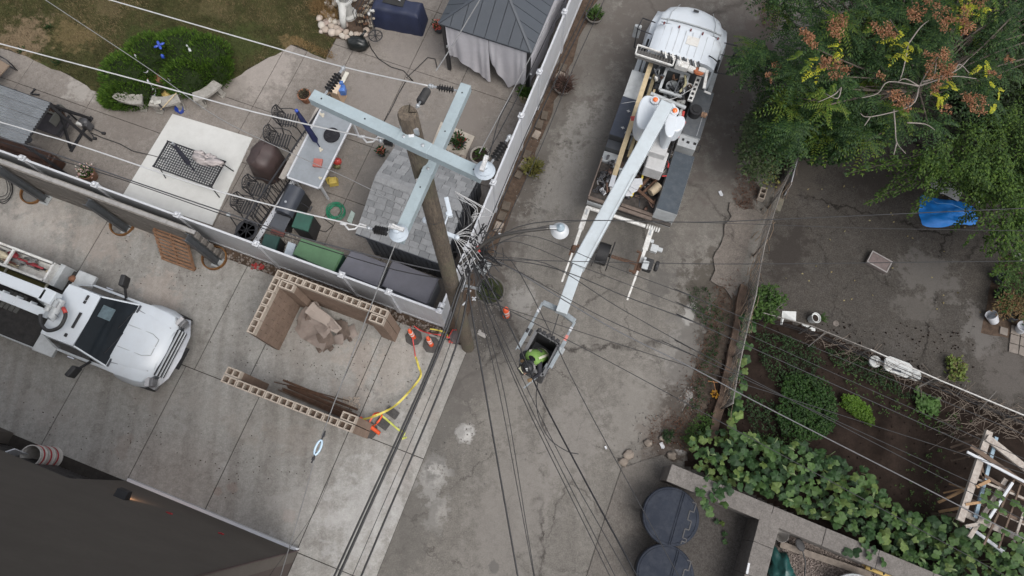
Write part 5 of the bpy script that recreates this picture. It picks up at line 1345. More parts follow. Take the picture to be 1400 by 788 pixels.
rt=[("uppermost wire of the right fan, passing over the blue tarp",[CL,(730,305,6.0),(950,304,5.9),(1050,300.6,5.8),(1400,285,5.6)],.010),("faint wire just below the uppermost one of the right fan",[CL,(760,306,6.0),(950,304.5,5.7),(1180,312,5.5),(1400,316,5.4)],.006),("straight wire crossing over the small square hatch in the yard",[CL,(690,355,6.0),(900,360,5.8),(1050,361,5.7),(1400,357,5.5)],.008),("wire from the lamp arm falling right to the verge, highest",[CL,(720,322,5.9),(823,360,5.7),(950,407,5.5),(1010,432,5.4)],.007),("second falling wire below the lamp arm",[CL,(700,330,5.9),(790,363,5.7),(950,425,5.4),(1010,452,5.3)],.007),("third falling wire, slightly thicker with a bend over the boom",[CL,(725.6,360,5.8),(782,375,5.7),(854,405,5.5),(950,441,5.3),(1015,470,5.2)],.010),("fourth falling wire crossing the boom's tip",[CL,(744.7,360,5.8),(845,420,5.6),(950,479,5.3),(1010,510,5.2)],.008),("thin twin of the thick falling cable",[CL,(696,365,5.9),(828,436,5.6),(950,487,5.4),(985,503,5.3)],.008),("low thin wire crossing the bucket frame's head",[(650,408,5.8),(778,449,5.5),(920,494.5,5.3),(1000,520,5.2)],.007),("lowest wire of the right fan, crossing the bucket frame",[(655,405,5.8),(699,426,5.7),(828,492,5.4),(950,558,5.2),(1000,585,5.1)],.008)]
for lab,pts,r in rt:wire(lab,pts,r,group=G4,far=(0,16))
wire("thick falling cable of the right fan, continuing over the garden",[CL,(686,360,5.9),(828,444,5.6),(950,505,5.3),(1040,553,5.1),(1240,655,4.8),(1400,737,4.6)],.013,mat("glossy_grey_cable",(.09,.09,.095),.3,.1,3),group=G4,far=(0,5))
G5="cables running up along the alley fence"
for lab,pts,r,m_ in(("pale cable rising from the pole top side past the gazebo",[(596,97,11.0),(620,60,10.9),(656,0,10.8)],.008,WIREG),("thin cable nearest the gazebo's right side, over the fence",[(645,248,9.5),(700,148,9.5),(772,0,9.5)],.007,None),("second thin cable over the fence rail",[(655,210,9.2),(720,88,9.2),(764,0,9.2)],.007,WIREG),("cable close along the fence's alley side, left",[(652,345,6.2),(712,200,6.1),(760,95,6.0),(807,0,6.0)],.010,None),("cable close along the fence's alley side, middle",[(655,348,6.1),(716,206,6.0),(768,92,5.9),(812,0,5.9)],.012,None),("rightmost cable rising up the alley beside the tubs",[(660,400,5.5),(690,310,5.6),(740,200,5.7),(785,90,5.7),(826,0,5.7)],.008,None),("short cable ending at the fence top below the gazebo",[(650,260,8.0),(668,215,8.0),(682,165,8.0),(700,130,8.0)],.009,None)):
 wire(lab,pts,r,m_,group=G5,far=(0,8 if pts[-1][1]==0 else 0))
wire("guy wire dropping from the shorter crossarm to the bottom left",[(541,333,10.6),(500,437,9.6),(440,596,8.2)],.008,WIREG)
wire("lower length of the guy wire below the blue strain insulator",[(430,628,8.0),(410,700,7.4),(380,800,6.8)],.007,WIREG,far=(0,4))
wire("thin line beside the guy wire in the driveway bottom",[(455,640,5.0),(430,700,4.8),(368,788,4.6)],.004)
t=thing("strain_insulator","pale blue ring insulator in the guy wire over the driveway","insulator",at(435,612,8.1));t.rotation_euler=(0,0,math.radians(-110))
b=MB();loop=[(.11*math.cos(k*math.pi/8),.038*math.sin(k*math.pi/8),0)for k in range(17)];b.tube(loop,.018,7,False);obj("ring",b,mat("pale_blue_glaze",(.42,.55,.66),.25,.08,6),t,smooth=True)
b=MB();b.tube([(-.26,0,0),(-.07,0,0)],.012,6);b.tube([(.07,0,0),(.24,0,0)],.012,6);b.box((-.19,0,0),(.05,.04,.03));b.box((.17,0,0),(.05,.04,.03));obj("clip",b,BLACKM,t,kind="stuff")
# street lamp on curved arm
sl=thing("street_lamp","pale round street lamp on a curved arm reaching over the alley","street lamp",at(648,350,6.6))
b=MB();b.tube(smoothp([at(*p)for p in((628,362,6.5),(650,343,6.7),(672,327,6.9),(705,318,7.1),(752,312,7.2))]),.032,8);obj("arm",b,mat("dark_lamp_arm",(.07,.065,.06),.35,.15,4,metal=.5),sl,world=True,smooth=True)
lc=at(766,313,7.15);b=MB();b.lathe([(.145,-.10),(.165,-.10),(.13,-.02),(.07,.03)],lc,26);obj("shade",b,mat("frosted_lamp_shade",(.5,.52,.54),.25,.05,6),sl,world=True,smooth=45)
b=MB();b.lathe([(.075,.0),(.08,.06),(.065,.10),(.03,.125),(.025,.15),(0,.155)],lc,20);obj("dome",b,mat("blue_grey_dome",(.30,.37,.42),.4,.08,6),sl,world=True,smooth=50)
b=MB();b.bar(lc+Vector((-.02,.0,.05)),lc+Vector((-.2,.005,.06)),.07,.05);obj("neck",b,STEEL,sl,world=True,bevel=.01)
# tangle of taps, splices and loops on the pole
random.seed(21)
tang=[]
hub=at(619,324,7.2)
for k in range(9):
 a=-1.2+k*.27;e=hub+Vector((.5*math.cos(a),.5*math.sin(a)-.05,rnd(-.9,-.3)));tang.append(("white tap wire fanning out from the pole clamp",[hub,hub.lerp(e,.5)+Vector((.03,.04,.1)),e],.0055,WIREW))
for k in range(5):
 c0_=at(628+k*4,276+k*5,7.0);tang.append(("white loop wire right of the pole above the clamp",[at(622,262,7.4),c0_+Vector((.1*k,.05,0)),at(652-k*2,285+k*3,6.8),at(646,305,6.8),hub],.006,WIREW))
for k in range(46):
 s_=at(rnd(636,668),rnd(325,375),rnd(5.6,6.6));e=at(rnd(630,690),rnd(300,420),rnd(5.4,6.5));m=s_.lerp(e,.5)+Vector((rnd(-.3,.3),rnd(-.3,.3),rnd(-.2,.1)))
 tang.append(("black tap wire in the tangle beside the pole",[s_,m,e],rnd(.006,.015),WIRE))
for k in range(6):
 s_=at(rnd(622,640),rnd(262,300),6.9);tang.append(("heavy black drop lead beside the pole above the shed roof",[s_,s_+Vector((.1,-.25,-.1)),at(rnd(630,645),rnd(315,335),6.6)],.016,WIRE))
bt_=MB();ords={}
ORD=("first","second","third","fourth","fifth","sixth","seventh","eighth","ninth")
for lab,P,r,m_ in tang:
 if lab.startswith("black"):bt_.tube(smoothp(P),r,5);continue
 k=ords.get(lab,0);ords[lab]=k+1
 b=MB();b.tube(smoothp(P),r,5);obj("tap_wire",b,m_,label=ORD[k]+" "+lab+(", counting upward" if "tap" in lab else ", counting down"),cat="wire",group=" ".join(lab.split()[:3])+"s at the pole",smooth=True)
obj("cable_tangle",bt_,WIRE,label="dense tangle of thin black tap wires beside the pole",cat="cable tangle",kind="stuff")
b=MB();b.bar(hub+Vector((-.12,.06,0)),hub+Vector((.08,-.03,.02)),.08,.07);b.blob(hub+Vector((.08,-.03,.05)),.05,8,6,0);obj("clamp",b,mat("pale_bracket_paint",()),label="pale blue clamp on the pole's right side where white wires fan out",cat="clamp",bevel=.01)
t=thing("terminal_box","grey telecom terminal box right of the pole among the cables","junction box",at(660,365,5.6),GA-.2)
b=MB();b.box((0,0,0),(.24,.3,.16));obj("case",b,GREY_PAINT,t,bevel=.02);b=MB();b.box((0,0,.085),(.2,.26,.02));obj("cover",b,LT_GREY,t)
b=MB();a_,c_=at(637,391,5.3),at(656,396,5.3);b.bar(a_,c_,.05,.05);b.bar(c_+Vector((0,.08,0)),c_-Vector((0,.08,0)),.03,.04);b.bar(a_,PV(5.3),.05,.04);obj("standoff_bracket",b,STEEL,label="galvanised standoff bracket across the pole's lower cable cluster",cat="bracket")
for k in range(7):
 s_=at(rnd(618,665),rnd(395,425),rnd(4.8,5.6))if k<4 else at(rnd(650,700),rnd(292,345),rnd(5.6,6.2));d=Vector((rnd(-1,1),rnd(-1,1),0)).normalized()*rnd(.05,.08)
 b=MB();b.tube([s_-d,s_+d],.016,6);obj("splice_sleeve",b,VINYL,label="short white splice sleeve in the cable cluster by the pole",cat="splice",group="white splice sleeves near the pole")
b=MB();q=at(654,341,6.2);b.box((0,0,0),(.05,.12,.05),(0,0,.3));o=obj("red_tag",b,RED,label="small red tag in the tangle right of the pole",cat="tag");o.location=q
random.seed(33)
# vehicles
def loft(mb,secs,close=True):
 """secs: list of (x, [(y, z), ...])"""
 n=len(secs[0][1]);vs=[];fs=[]
 for x,pr in secs:
  for p in pr:vs.append((x if len(p)==2 else x+p[2],p[0],p[1]))
 for i in range(len(secs)-1):
  for k in range(n-1):fs.append((i*n+k,(i+1)*n+k,(i+1)*n+k+1,i*n+k+1)[::-1])
 if close:fs.append(tuple(range(n))[::-1]);fs.append(tuple((len(secs)-1)*n+k for k in range(n)))
 mb.add(vs,fs);return mb
def prof(w,t,b,belt=None,crown=.03,sh=.06,bow=0):
 belt=belt or(b+t)/2
 half=[(w*.97,b),(w,belt-.1),(w,belt),(w-sh*.4,t-sh),(w-sh*1.4,t-sh*.25),(w*.7,t+crown*.5),(w*.35,t+crown*.9)]
 r=[(y,z,-bow*(abs(y)/w)**2.2)for y,z in half]
 l=[(-y,z,x)for y,z,x in r[::-1]]
 return r+[(0,t+crown,0)]+l
def wheel(parent,x,y,r=.42,w=.26,dual=False):
 b=MB();b.tube([(x,y-w/2,r),(x,y-w/2+.02,r),(x,y+w/2-.02,r),(x,y+w/2,r)],[r*.93,r,r,r*.93],26);o=obj("wheel",b,BLACK,parent,smooth=40)
 b=MB();b.tube([(x,y-w/2-.01,r),(x,y+w/2+.01,r)],r*.55,18);obj("rim",b,STEEL,o,smooth=40);return o
GLASS=glassmat("dark_tinted_glass",(.006,.009,.012))
# small bucket pickup on the driveway
pk=thing("bucket_pickup","white pickup with chrome grille and a small aerial lift parked on the driveway","pickup truck",at(60,440,0)+Vector((-.42*math.sin(GA),.42*math.cos(GA),.024)),GA)
b=MB();loft(b,[(1.45,prof(.90,1.18,.5)),(1.6,prof(.97,1.20,.45)),(3.0,prof(.98,1.17,.45)),(3.35,prof(1.00,1.165,.5)),(3.8,prof(1.0,1.13,.5,bow=.06)),(4.12,prof(.97,1.06,.5,bow=.16)),(4.26,prof(.90,.92,.5,bow=.22))]);obj("body",b,WHITE_PAINT,pk,smooth=38)
b=MB();loft(b,[(2.95,[(.72,1.13),(.72,1.19),(.60,1.235),(-.60,1.235),(-.72,1.19),(-.72,1.13)]),(3.5,[(.70,1.13),(.70,1.19),(.58,1.225),(-.58,1.225),(-.70,1.19),(-.70,1.13)]),(4.0,[(.62,1.05),(.62,1.12),(.50,1.15),(-.50,1.15),(-.62,1.12),(-.62,1.05)]),(4.14,[(.55,.95),(.55,1.02),(.45,1.06),(-.45,1.06),(-.55,1.02),(-.55,.95)])]);hd=obj("hood",b,WHITE_PAINT,pk,smooth=38)
b=MB()
for s in(-1,1):
 b.tube([(3.05,s*.30,1.242),(3.75,s*.30,1.20),(3.95,s*.22,1.172)],.008,5);b.bar((3.95,s*.22,1.168),(3.95,s*.02,1.17),.012,.01);b.box((3.0,s*.56,1.215),(.05,.26,.02))
obj("crease",b,GREY_PAINT,hd)
ZB,ZR=1.20,1.93
gb_=[(1.52,.90,ZB),(3.04,.88,ZB),(3.04,-.88,ZB),(1.52,-.90,ZB)];gt_=[(1.60,.68,ZR),(2.42,.68,ZR),(2.42,-.68,ZR),(1.60,-.68,ZR)]
b=MB();b.add(gb_+gt_,[(0,3,7,4),(1,5,6,2),(0,4,5,1),(2,6,7,3),(4,7,6,5)]);obj("cabin",b,WHITE_PAINT,pk)
b=MB();loft(b,[(1.56,[(.69,ZR-.02),(.68,ZR+.02),(.5,ZR+.05),(0,ZR+.065),(-.5,ZR+.05),(-.68,ZR+.02),(-.69,ZR-.02)]),(2.0,[(.69,ZR-.02),(.69,ZR+.03),(.5,ZR+.06),(0,ZR+.075),(-.5,ZR+.06),(-.69,ZR+.03),(-.69,ZR-.02)]),(2.46,[(.69,ZR-.04),(.68,ZR+.0),(.5,ZR+.03,.03),(0,ZR+.045,.06),(-.5,ZR+.03,.03),(-.68,ZR+.0),(-.69,ZR-.04)])]);roof_=obj("roof",b,WHITE_PAINT,pk,smooth=40)
b=MB();b.box((2.27,-.08,ZR+.082),(.07,.42,.03));obj("third_lamp",b,BLACK,roof_,bevel=.01)
for y,w in((.52,.14),(.40,.08),(-.5,.09)):
 b=MB();b.box((2.2,y,ZR+.06),(.07 if w<.1 else .06,w,.04));obj("marker_lamp",b,BLACK,roof_,bevel=.015)
def facequad(a,b_,c,d,ins,off):
 a,b_,c,d=map(Vector,(a,b_,c,d));m=(a+b_+c+d)/4;n=(b_-a).cross(d-a).normalized()
 if n.z<0:n=-n
 return[p.lerp(m,ins)+n*off for p in(a,b_,c,d)]
b=MB();q=facequad(gb_[1],gb_[2],gt_[2],gt_[1],.045,.006);b.add(q,[(0,1,2,3)]);ws=obj("windscreen",b,GLASS,pk)
b=MB();m_=[Vector(p)for p in q];p0=m_[0].lerp(m_[3],.55).lerp(m_[1],.14);b.add([p0+Vector((0,0,.008)),p0+Vector((0,-.32,.008)),p0+Vector((-.19,-.32,.26)),p0+Vector((-.19,0,.26))],[(0,1,2,3),(3,2,1,0)]);obj("paper_on_dash",b,mat("blueish_paper",(.20,.28,.32),.4,.3,12),ws)
for y0_,y1_ in((.75,.12),(.05,-.58)):
 b=MB();b.bar((3.03,y0_,1.225),(2.93,y1_,1.36),.018,.02);obj("wiper",b,BLACK,ws)
b=MB();b.bar((3.07,.86,1.205),(3.07,-.86,1.205),.05,.02);obj("cowl",b,DKGREY,pk)
for s in(-1,1):
 b=MB();b.bar((3.1,s*.735,1.19),(4.05,s*.60,1.10),.012,.012);obj("panel_gap",b,DKGREY,pk);b=MB();b.bar((2.25,s*.985,.6),(2.25,s*.985,1.18),.012,.012);obj("door_gap",b,DKGREY,pk);b=MB();b.bar((1.9,s*.99,1.08),(2.1,s*.99,1.08),.03,.03);obj("door_handle",b,CHROME,pk)
for s,(i0,i1)in((1,(0,1)),(-1,(3,2))):
 a,c=Vector(gb_[i0]),Vector(gb_[i1]);d,e=Vector(gt_[i1]),Vector(gt_[i0])
 b=MB();q=[a.lerp(c,.12).lerp(e.lerp(d,.12),.12),a.lerp(c,.93).lerp(e.lerp(d,.95),.06),a.lerp(c,.84).lerp(d,.82),e.lerp(d,.15).lerp(a,.14)]
 off=Vector((0,s*.012,.006));q=[p+off for p in q];b.add(q,[(0,1,2,3)if s<0 else(3,2,1,0)]);obj("side_window",b,GLASS,pk)
 b=MB();b.bar((2.62,s*.9,1.22),(2.55,s*1.17,1.42),.05,.05);mi=obj("mirror",b,BLACK,pk);b=MB();b.box((2.5,s*1.27,1.45),(.13,.30,.34),(0,.1,s*.25));obj("mirror_housing",b,BLACK,mi,bevel=.03)
 b=MB();loft(b,[(3.25,[(s*1.0,.55),(s*1.03,.95),(s*.98,1.10)]),(3.45,[(s*1.0,.6),(s*1.07,.98),(s*.96,1.13)]),(3.85,[(s*1.0,.6),(s*1.07,.96),(s*.95,1.11)]),(4.1,[(s*.93,.6),(s*1.0,.9),(s*.9,1.05)])],False)
 obj("fender",b,WHITE_PAINT,pk,smooth=50)
 b=MB();b.box((4.16,s*.84,.88),(.15,.24,.18),(0,0,-s*.35));obj("headlight",b,mat("dull_headlamp",(.13,.13,.135),.45,.2,8),pk,bevel=.03)
 b=MB();b.box((4.10,s*.86,.99),(.10,.24,.03),(0,.3,-s*.35));obj("lamp_trim",b,mat("satin_metal",(.30,.30,.31),.4,.1,6,metal=.3),pk)
 wheel(pk,3.65,s*.93);wheel(pk,0.3,s*.95,.42,.4)
b=MB();b.box((4.24,0,.86),(.08,1.28,.30),(0,-.25,0));gl_=obj("grille",b,BLACK,pk,bevel=.01)
for k in range(3):
 b=MB();b.box((4.245+.03*k,0,1.0-.10*k),(.05,1.3,.035));obj("grille_bar",b,STEEL,gl_,bevel=.01)
b=MB();loft(b,[(4.28,[(.98,.52,-.24),(.98,.70,-.24),(.6,.72,-.04),(0,.72,.02),(-.6,.72,-.04),(-.98,.70,-.24),(-.98,.52,-.24)]),(4.46,[(1.0,.5,-.26),(1.0,.66,-.26),(.6,.68,-.05),(0,.68,.0),(-.6,.68,-.05),(-1.0,.66,-.26),(-1.0,.5,-.26)])]);obj("bumper",b,mat("satin_chrome",(.42,.43,.45),.3,.15,5,metal=.8),pk,smooth=40)
b=MB();b.box((4.44,0,.57),(.06,.6,.1));obj("licence_plate",b,BLACK,pk)
b=MB();b.box((0.2,0,.93),(2.3,2.2,.08));b.box((-3.2,0,.93),(4.6,2.2,.08));b.box((-1,0,.6),(9,.9,.3));obj("deck",b,mat("black_deck_coating",(.035,.034,.034),.85,.3,5,dirt=.3,dirtcol=(.07,.065,.06)),pk)
b=MB();b.box((1.15,.92,.93),(.5,.5,.14),(0,.15,0));b.box((1.15,-.92,.93),(.55,.5,.14),(0,.15,0));b.bar((-.8,-1.12,.95),(1.3,-1.12,.95),.04,.06);obj("step_fairing",b,LT_GREY,pk,bevel=.02)
for k in range(4):
 b=MB();b.box((-.52+k*.15,-.22,.985),(.12,.5,.03),(0,0,-.1));obj("slotted_plate",b,mat("dark_steel_plate",(.075,.075,.07),.6,.2,6),pk)
bx=MB()
for(x0_,x1_)in((-3.2,.58),):
 bx.box(((x0_+x1_)/2,1.05,1.25),(x1_-x0_,.06,.62));bx.box(((x0_+x1_)/2,.55,1.25),(x1_-x0_,.06,.62));bx.box((x1_,.8,1.25),(.06,.56,.62));bx.box(((x0_+x1_)/2,.8,.99),(x1_-x0_,.5,.04))
 for xx in(-.62,-1.8):bx.box((xx,.8,1.53),(.06,.46,.06))
sb=obj("side_box",bx,WHITE_DIRTY,pk)
b=MB();b.bar((-3.2,.26,1.25),(.5,.26,1.25),.05);b.bar((.5,.26,1.25),(.5,.52,1.25),.05)
for xx in(-.75,-2.0):b.bar((xx,.26,1.25),(xx,.52,1.25),.04)
obj("rail_frame",b,mat("cream_rail",(.42,.41,.34),.6,.15,5,dirt=.4),pk);b=MB();b.box((-1.35,.39,1.16),(3.6,.22,.03));obj("olive_tray",b,mat("olive_tray",(.075,.07,.03),.8,.2,5),pk)
b=MB();b.box((.68,.82,1.1),(.14,.62,.5));obj("box_end",b,LT_GREY,pk,bevel=.01)
random.seed(5)
cm=[mat("tool_"+n,c,.6,.3,9)for n,c in(("brown",(.16,.07,.05)),("orange",(.42,.15,.05)),("grey",(.18,.18,.18)),("cream",(.48,.42,.30)),("black",(.03,.03,.03)),("red",(.3,.04,.05)))]
for k in range(34):
 x=rnd(-2.9,.45);y=.8+rnd(-.16,.16);b=MB()
 if k%3:b.tube([(x,y,1.1+rnd(0,.3)),(min(x+rnd(.3,.8),.5),y+rnd(-.08,.08),1.1+rnd(0,.3))],rnd(.012,.04),6)
 else:b.blob((x,y,1.2),(rnd(.08,.2),rnd(.05,.1),.08),8,5,.4,k)
 obj("stowed_tool",b,random.choice(cm),sb,smooth=True)
b=MB();b.blob((-.95,.78,1.42),(.3,.10,.07),10,6,.3);obj("rag",b,cm[3],sb,smooth=True)
zB=2.3
b=MB();b.bar((-4.5,.22,zB+.1),(1.55,.20,zB+.1),.28,.24);b.box((1.62,.2,zB+.08),(.34,.34,.28),(0,0,-.05));obj("upper_boom",b,WHITE_PAINT,pk,bevel=.02)
b=MB();b.bar((-4.5,-.14,zB-.2),(1.55,-.20,zB-.2),.21,.2)
for xx in(-.1,.3,.7,1.1):b.bar((xx,-.04,zB-.2),(xx,-.30,zB-.2),.03,.225)
obj("lower_boom",b,WHITE_PAINT,pk,bevel=.01)
b=MB();b.tube([(1.86,.24,zB),(1.86,-.26,zB)],.105,14);b.tube([(1.66,-.14,zB),(1.66,.3,zB)],.075,12);b.box((1.72,.1,zB+.06),(.2,.24,.18));b.box((1.86,.1,zB+.1),(.12,.16,.1));obj("elbow",b,LT_GREY,pk,smooth=40)
b=MB();b.tube(smoothp([Vector(p)for p in((1.58,-.26,zB+.02),(1.70,-.46,zB),(1.95,-.55,zB),(2.17,-.38,zB),(2.18,-.10,zB+.02),(2.04,.06,zB+.02))]),.045,10);hs_=obj("hose",b,BLACK,pk,smooth=True)
b=MB();b.tube([(2.15,-.02,zB+.03),(2.02,.08,zB+.03)],.05,10);obj("red_sleeve",b,RED,hs_,smooth=True)
b=MB();b.tube([(1.8,-.28,zB+.05),(2.0,-.3,zB+.07),(2.06,-.16,zB+.05),(1.85,-.12,zB+.05)],.014,6);obj("steel_loop",b,STEEL,hs_,smooth=True)
b=MB();b.box((-1.0,-.4,1.2),(.5,.4,.5));b.tube([(-.3,.35,1.1),(.3,.25,1.1)],.09,10);b.tube([(.05,.2,1.05),(.65,.0,1.05)],.06,10);obj("hydraulic_valve",b,GREY_PAINT,pk,bevel=.02)
b=MB();b.tube([(-.5+.16*math.cos(k*.4),-.92+.16*math.sin(k*.4),1.02+.003*k)for k in range(40)],.012,5);obj("white_rope",b,VINYL,pk,smooth=True)
b=MB();b.blob((.9,.88,1.06),(.09,.09,.08),8,6,.3);obj("clay_canister",b,TERRA,pk,smooth=True)
# big digger / boom truck on the alley
BA=math.radians(70.5)
def bl(x,y,z=0):return Vector((x,y-.13,z))
bo=at(862,300,0);bo=bo+Vector((-.13*math.sin(BA),.13*math.cos(BA),0))
bt=thing("boom_truck","large white utility boom truck standing in the alley with its boom reaching back","boom truck",bo,BA)
b=MB();loft(b,[(5.0,prof(.97,1.78,.7,crown=.03)),(5.35,prof(.98,1.75,.7,crown=.04)),(5.9,prof(.93,1.68,.7,crown=.05,bow=.04)),(6.3,prof(.82,1.58,.7,crown=.05,bow=.14)),(6.52,prof(.70,1.38,.7,crown=.04,bow=.2)),(6.6,prof(.62,1.1,.7,crown=.02,bow=.2))])
obj("hood",b,WHITE_PAINT,bt,smooth=40)
b=MB();b.box((6.15,0,1.745),(.07,.16,.02));obj("hood_scoop",b,BLACK,bt)
b=MB()
for k in range(12):
 y=-.9+k*.15;zz=1.80-.10*(abs(y+.075)/.9)**3
 b.bar((5.60,y,zz),(5.60,y+.15,zz),.04,.03)
obj("cowl_shade_line",b,GREY_PAINT,bt)  # grey strip stands in for the shade line at the roof's front edge
b=MB()
for s in(-1,1):b.tube([(5.2,s*.72,1.80),(5.9,s*.66,1.74),(6.35,s*.5,1.60)],.008,5)
obj("hood_crease",b,GREY_PAINT,bt)
for s in(-1,1):
 b=MB();loft(b,[(5.0,[(s*.9,1.0),(s*1.16,1.05),(s*1.2,.8)]),(5.25,[(s*.9,1.42),(s*1.12,1.32),(s*1.2,.9)]),(5.7,[(s*.85,1.52),(s*1.14,1.38),(s*1.22,.9)]),(6.15,[(s*.8,1.42),(s*1.08,1.25),(s*1.16,.8)]),(6.38,[(s*.7,1.1),(s*.95,1.0),(s*1.0,.7)])],False);obj("fender",b,WHITE_PAINT,bt,smooth=50)
b=MB();b.box((6.55,0,.62),(.16,2.2,.3));obj("bumper",b,STEEL,bt,bevel=.03)
zr_=2.5
b=MB();b.box((3.885,0,1.5),(.05,1.8,1.5));obj("cab_gap_shade",b,mat("cab_gap_dark",(.10,.105,.11),.6,.2,5,dirt=.4),bt)  # dark sheet over the cab's rear stands in for the shaded gap
b=MB();loft(b,[(3.92,prof(.99,2.44,.9,belt=1.7,crown=.05,sh=.12)),(4.6,prof(.99,2.44,.9,belt=1.7,crown=.06,sh=.12)),(4.93,prof(.97,2.40,.9,belt=1.7,crown=.06,sh=.12,bow=.1)),(5.04,prof(.95,2.28,.9,belt=1.7,crown=.04,sh=.12,bow=.13))]);cab=obj("cab",b,WHITE_PAINT,bt,smooth=40)
for k in range(8):
 b=MB();y=-.70+k*.2;b.bar((4.02,y,2.50-.045*(y/.7)**2),(4.78,y,2.508-.045*(y/.7)**2),.014,.012);obj("roof_rib",b,LT_GREY,cab)
for k,y in enumerate((-.78,-.34,0,.33,.76)):
 b=MB();b.box((4.84,y,2.50-.05*abs(y)**2),(.08,.045,.04));obj("roof_marker",b,mat("dark_red_lens",(.12,.02,.02),.3,.1,6),cab,bevel=.01)
b=MB();b.box((4.5,-.14,2.505),(.28,.34,.012));obj("roof_hatch",b,mat("stained_roof_panel",(.60,.59,.56),.5,.1,6,dirt=.4,dirtcol=(.35,.28,.22)),cab,bevel=.004)
b=MB();b.add([(5.10,.85,2.2),(5.10,-.85,2.2),(5.38,-.85,1.80),(5.38,.85,1.80)],[(0,1,2,3),(3,2,1,0)]);obj("windscreen",b,GLASS,bt)
for s in(-1,1):
 b=MB();b.add([(4.1,s*.997,1.75),(4.9,s*.997,1.75),(4.8,s*.965,2.3),(4.1,s*.975,2.3)],[(0,1,2,3),(3,2,1,0)]);obj("side_window",b,GLASS,bt)
 b=MB();b.tube([(4.95,s*1.0,2.25),(4.98,s*1.38,2.25),(4.62,s*1.42,2.25),(4.55,s*1.38,1.5),(4.5,s*1.0,1.5)],.018,6);b.tube([(4.58,s*1.0,2.2),(4.62,s*1.42,2.2)],.015,6);mi=obj("mirror_arm",b,BLACKM,bt)
 b=MB();b.box((4.74,s*1.43,1.95),(.1,.2,.5),(0,0,s*.1));obj("mirror",b,BLACK if s<0 else GREY_PAINT,mi,bevel=.03)
 b=MB();b.box((4.45,s*1.04,1.9),(.34,.06,.1));obj("door_handle",b,BLACK,bt,bevel=.02);b=MB();b.box((4.3,s*1.1,1.0),(.8,.14,.5));obj("step",b,LT_GREY,bt,bevel=.02)
for x in(5.65,1.0,2.0):
 for s in(-1,1):wheel(bt,x,s*(1.0 if x>5 else .92),.5,.28 if x>5 else .5)
b=MB();b.box((3.15,0,.75),(6.6,.8,.35));obj("chassis",b,BLACK,bt)
b=MB();b.box((1.85,.13-.13,.98),(4.3,2.38,.06));obj("bed_floor",b,mat("grimy_bed_steel",(.065,.058,.053),.8,.4,6,bmp=.5,dirt=.5,dirtcol=(.15,.13,.12)),bt)
def bbox(name,x0_,x1_,y0_,y1_,z0_,z1_,m_,lid=None,bev=.01,parent=None):
 y0_-=.13;y1_-=.13
 b=MB();b.box(((x0_+x1_)/2,(y0_+y1_)/2,(z0_+z1_)/2),(x1_-x0_,abs(y1_-y0_),z1_-z0_));o=obj(name,b,m_,parent or bt,bevel=bev)
 if lid:
  b=MB();b.box(((x0_+x1_)/2,(y0_+y1_)/2,z1_+.014),(x1_-x0_-.01,abs(y1_-y0_)-.01,.02));obj("lid",b,lid,o,bevel=.004)
 return o
NVL=mat("navy_black_lid",(.030,.038,.058),.55,.15,3,bmp=.15,dirt=.3,dirtcol=(.07,.075,.085));CHK=mat("grey_checker_plate",(.105,.115,.125),.5,.2,5,metal=.2,dirt=.4,dirtcol=(.2,.2,.2))
bbox("side_bin",2.86,3.79,.85,1.34,.7,1.50,WHITE_DIRTY,LT_GREY)
o=bbox("side_bin",1.56,2.85,.80,1.35,.7,1.52,mat("charcoal_bin_side",(.06,.062,.065),.5,.1,4),NVL)
b=MB()
for x in(1.86,2.42):b.bar((x-.04,.92,1.56),(x+.04,.92,1.56),.02,.02);b.bar((x,.87,1.56),(x,.97,1.56),.02,.021)
obj("latch",b,WIREW,o)
bbox("side_bin",1.28,1.55,.80,1.34,.7,1.28,mat("charcoal_bin_side",()),DKGREY)
bbox("side_bin",.95,1.27,.80,1.34,.7,1.10,LT_GREY)
o=bbox("side_bin",2.30,3.86,-1.09,-.55,.7,1.45,LT_GREY,CHK)
b=MB();b.bar((2.35,-1.1,1.48),(3.2,-1.1,1.48),.02,.02);obj("handrail",b,STEEL,o)
o=bbox("side_bin",1.93,2.29,-1.05,-.52,.7,1.44,LT_GREY)
b=MB()
for(x,y,w)in((2.14,-.78,.06),(2.1,-.93,.08),(2.12,-1.12,.08)):b.box((x,y,1.445),(.07,w,.02))
b.tube([(1.98,-1.2,1.3),(1.98,-1.3,1.3),(2.2,-1.3,1.3),(2.2,-1.2,1.3)],.012,5);obj("latch",b,BLACK,o)
o=bbox("side_bin",-.20,1.62,-1.08,-.50,.7,1.60,LT_GREY,mat("slate_diamond_plate",(.055,.068,.082),.45,.15,4,metal=.2,dirt=.25,dirtcol=(.16,.17,.18)))
b=MB();b.box((-.215,-1.08,.95),(.02,.12,.05));obj("tail_lamp",b,RED,o)
b=MB();b.bar(bl(-.25,1.33,1.12),bl(1.0,1.33,1.12),.03,.05);b.box((.4,1.20,.95),(1.3,.03,.3));obj("bed_side_rail",b,mat("rail_worn",(.24,.19,.16),.8,.2,6,dirt=.4),bt)
for(y0_,y1_,x,z)in((1.33,.55,-.26,1.10),(.55,-.50,-.30,1.12),(.4,-.5,-.16,1.08)):
 b=MB();b.bar(bl(x,y0_,z),bl(x-.02,y1_,z),.09,.05);obj("tail_board",b,mat("brown_grey_board",(.17,.135,.115),.85,.25,6,dirt=.4),bt)
b=MB();b.box((-.28,.98,.86),(.08,.44,.2));obj("tail_plate",b,LT_GREY,bt)
b=MB();b.tube([bl(-.46,1.30,.88),bl(-.46,-.42,.88)],.055,12);obj("tail_tube",b,WHITE_DIRTY,bt,smooth=40)
b=MB()
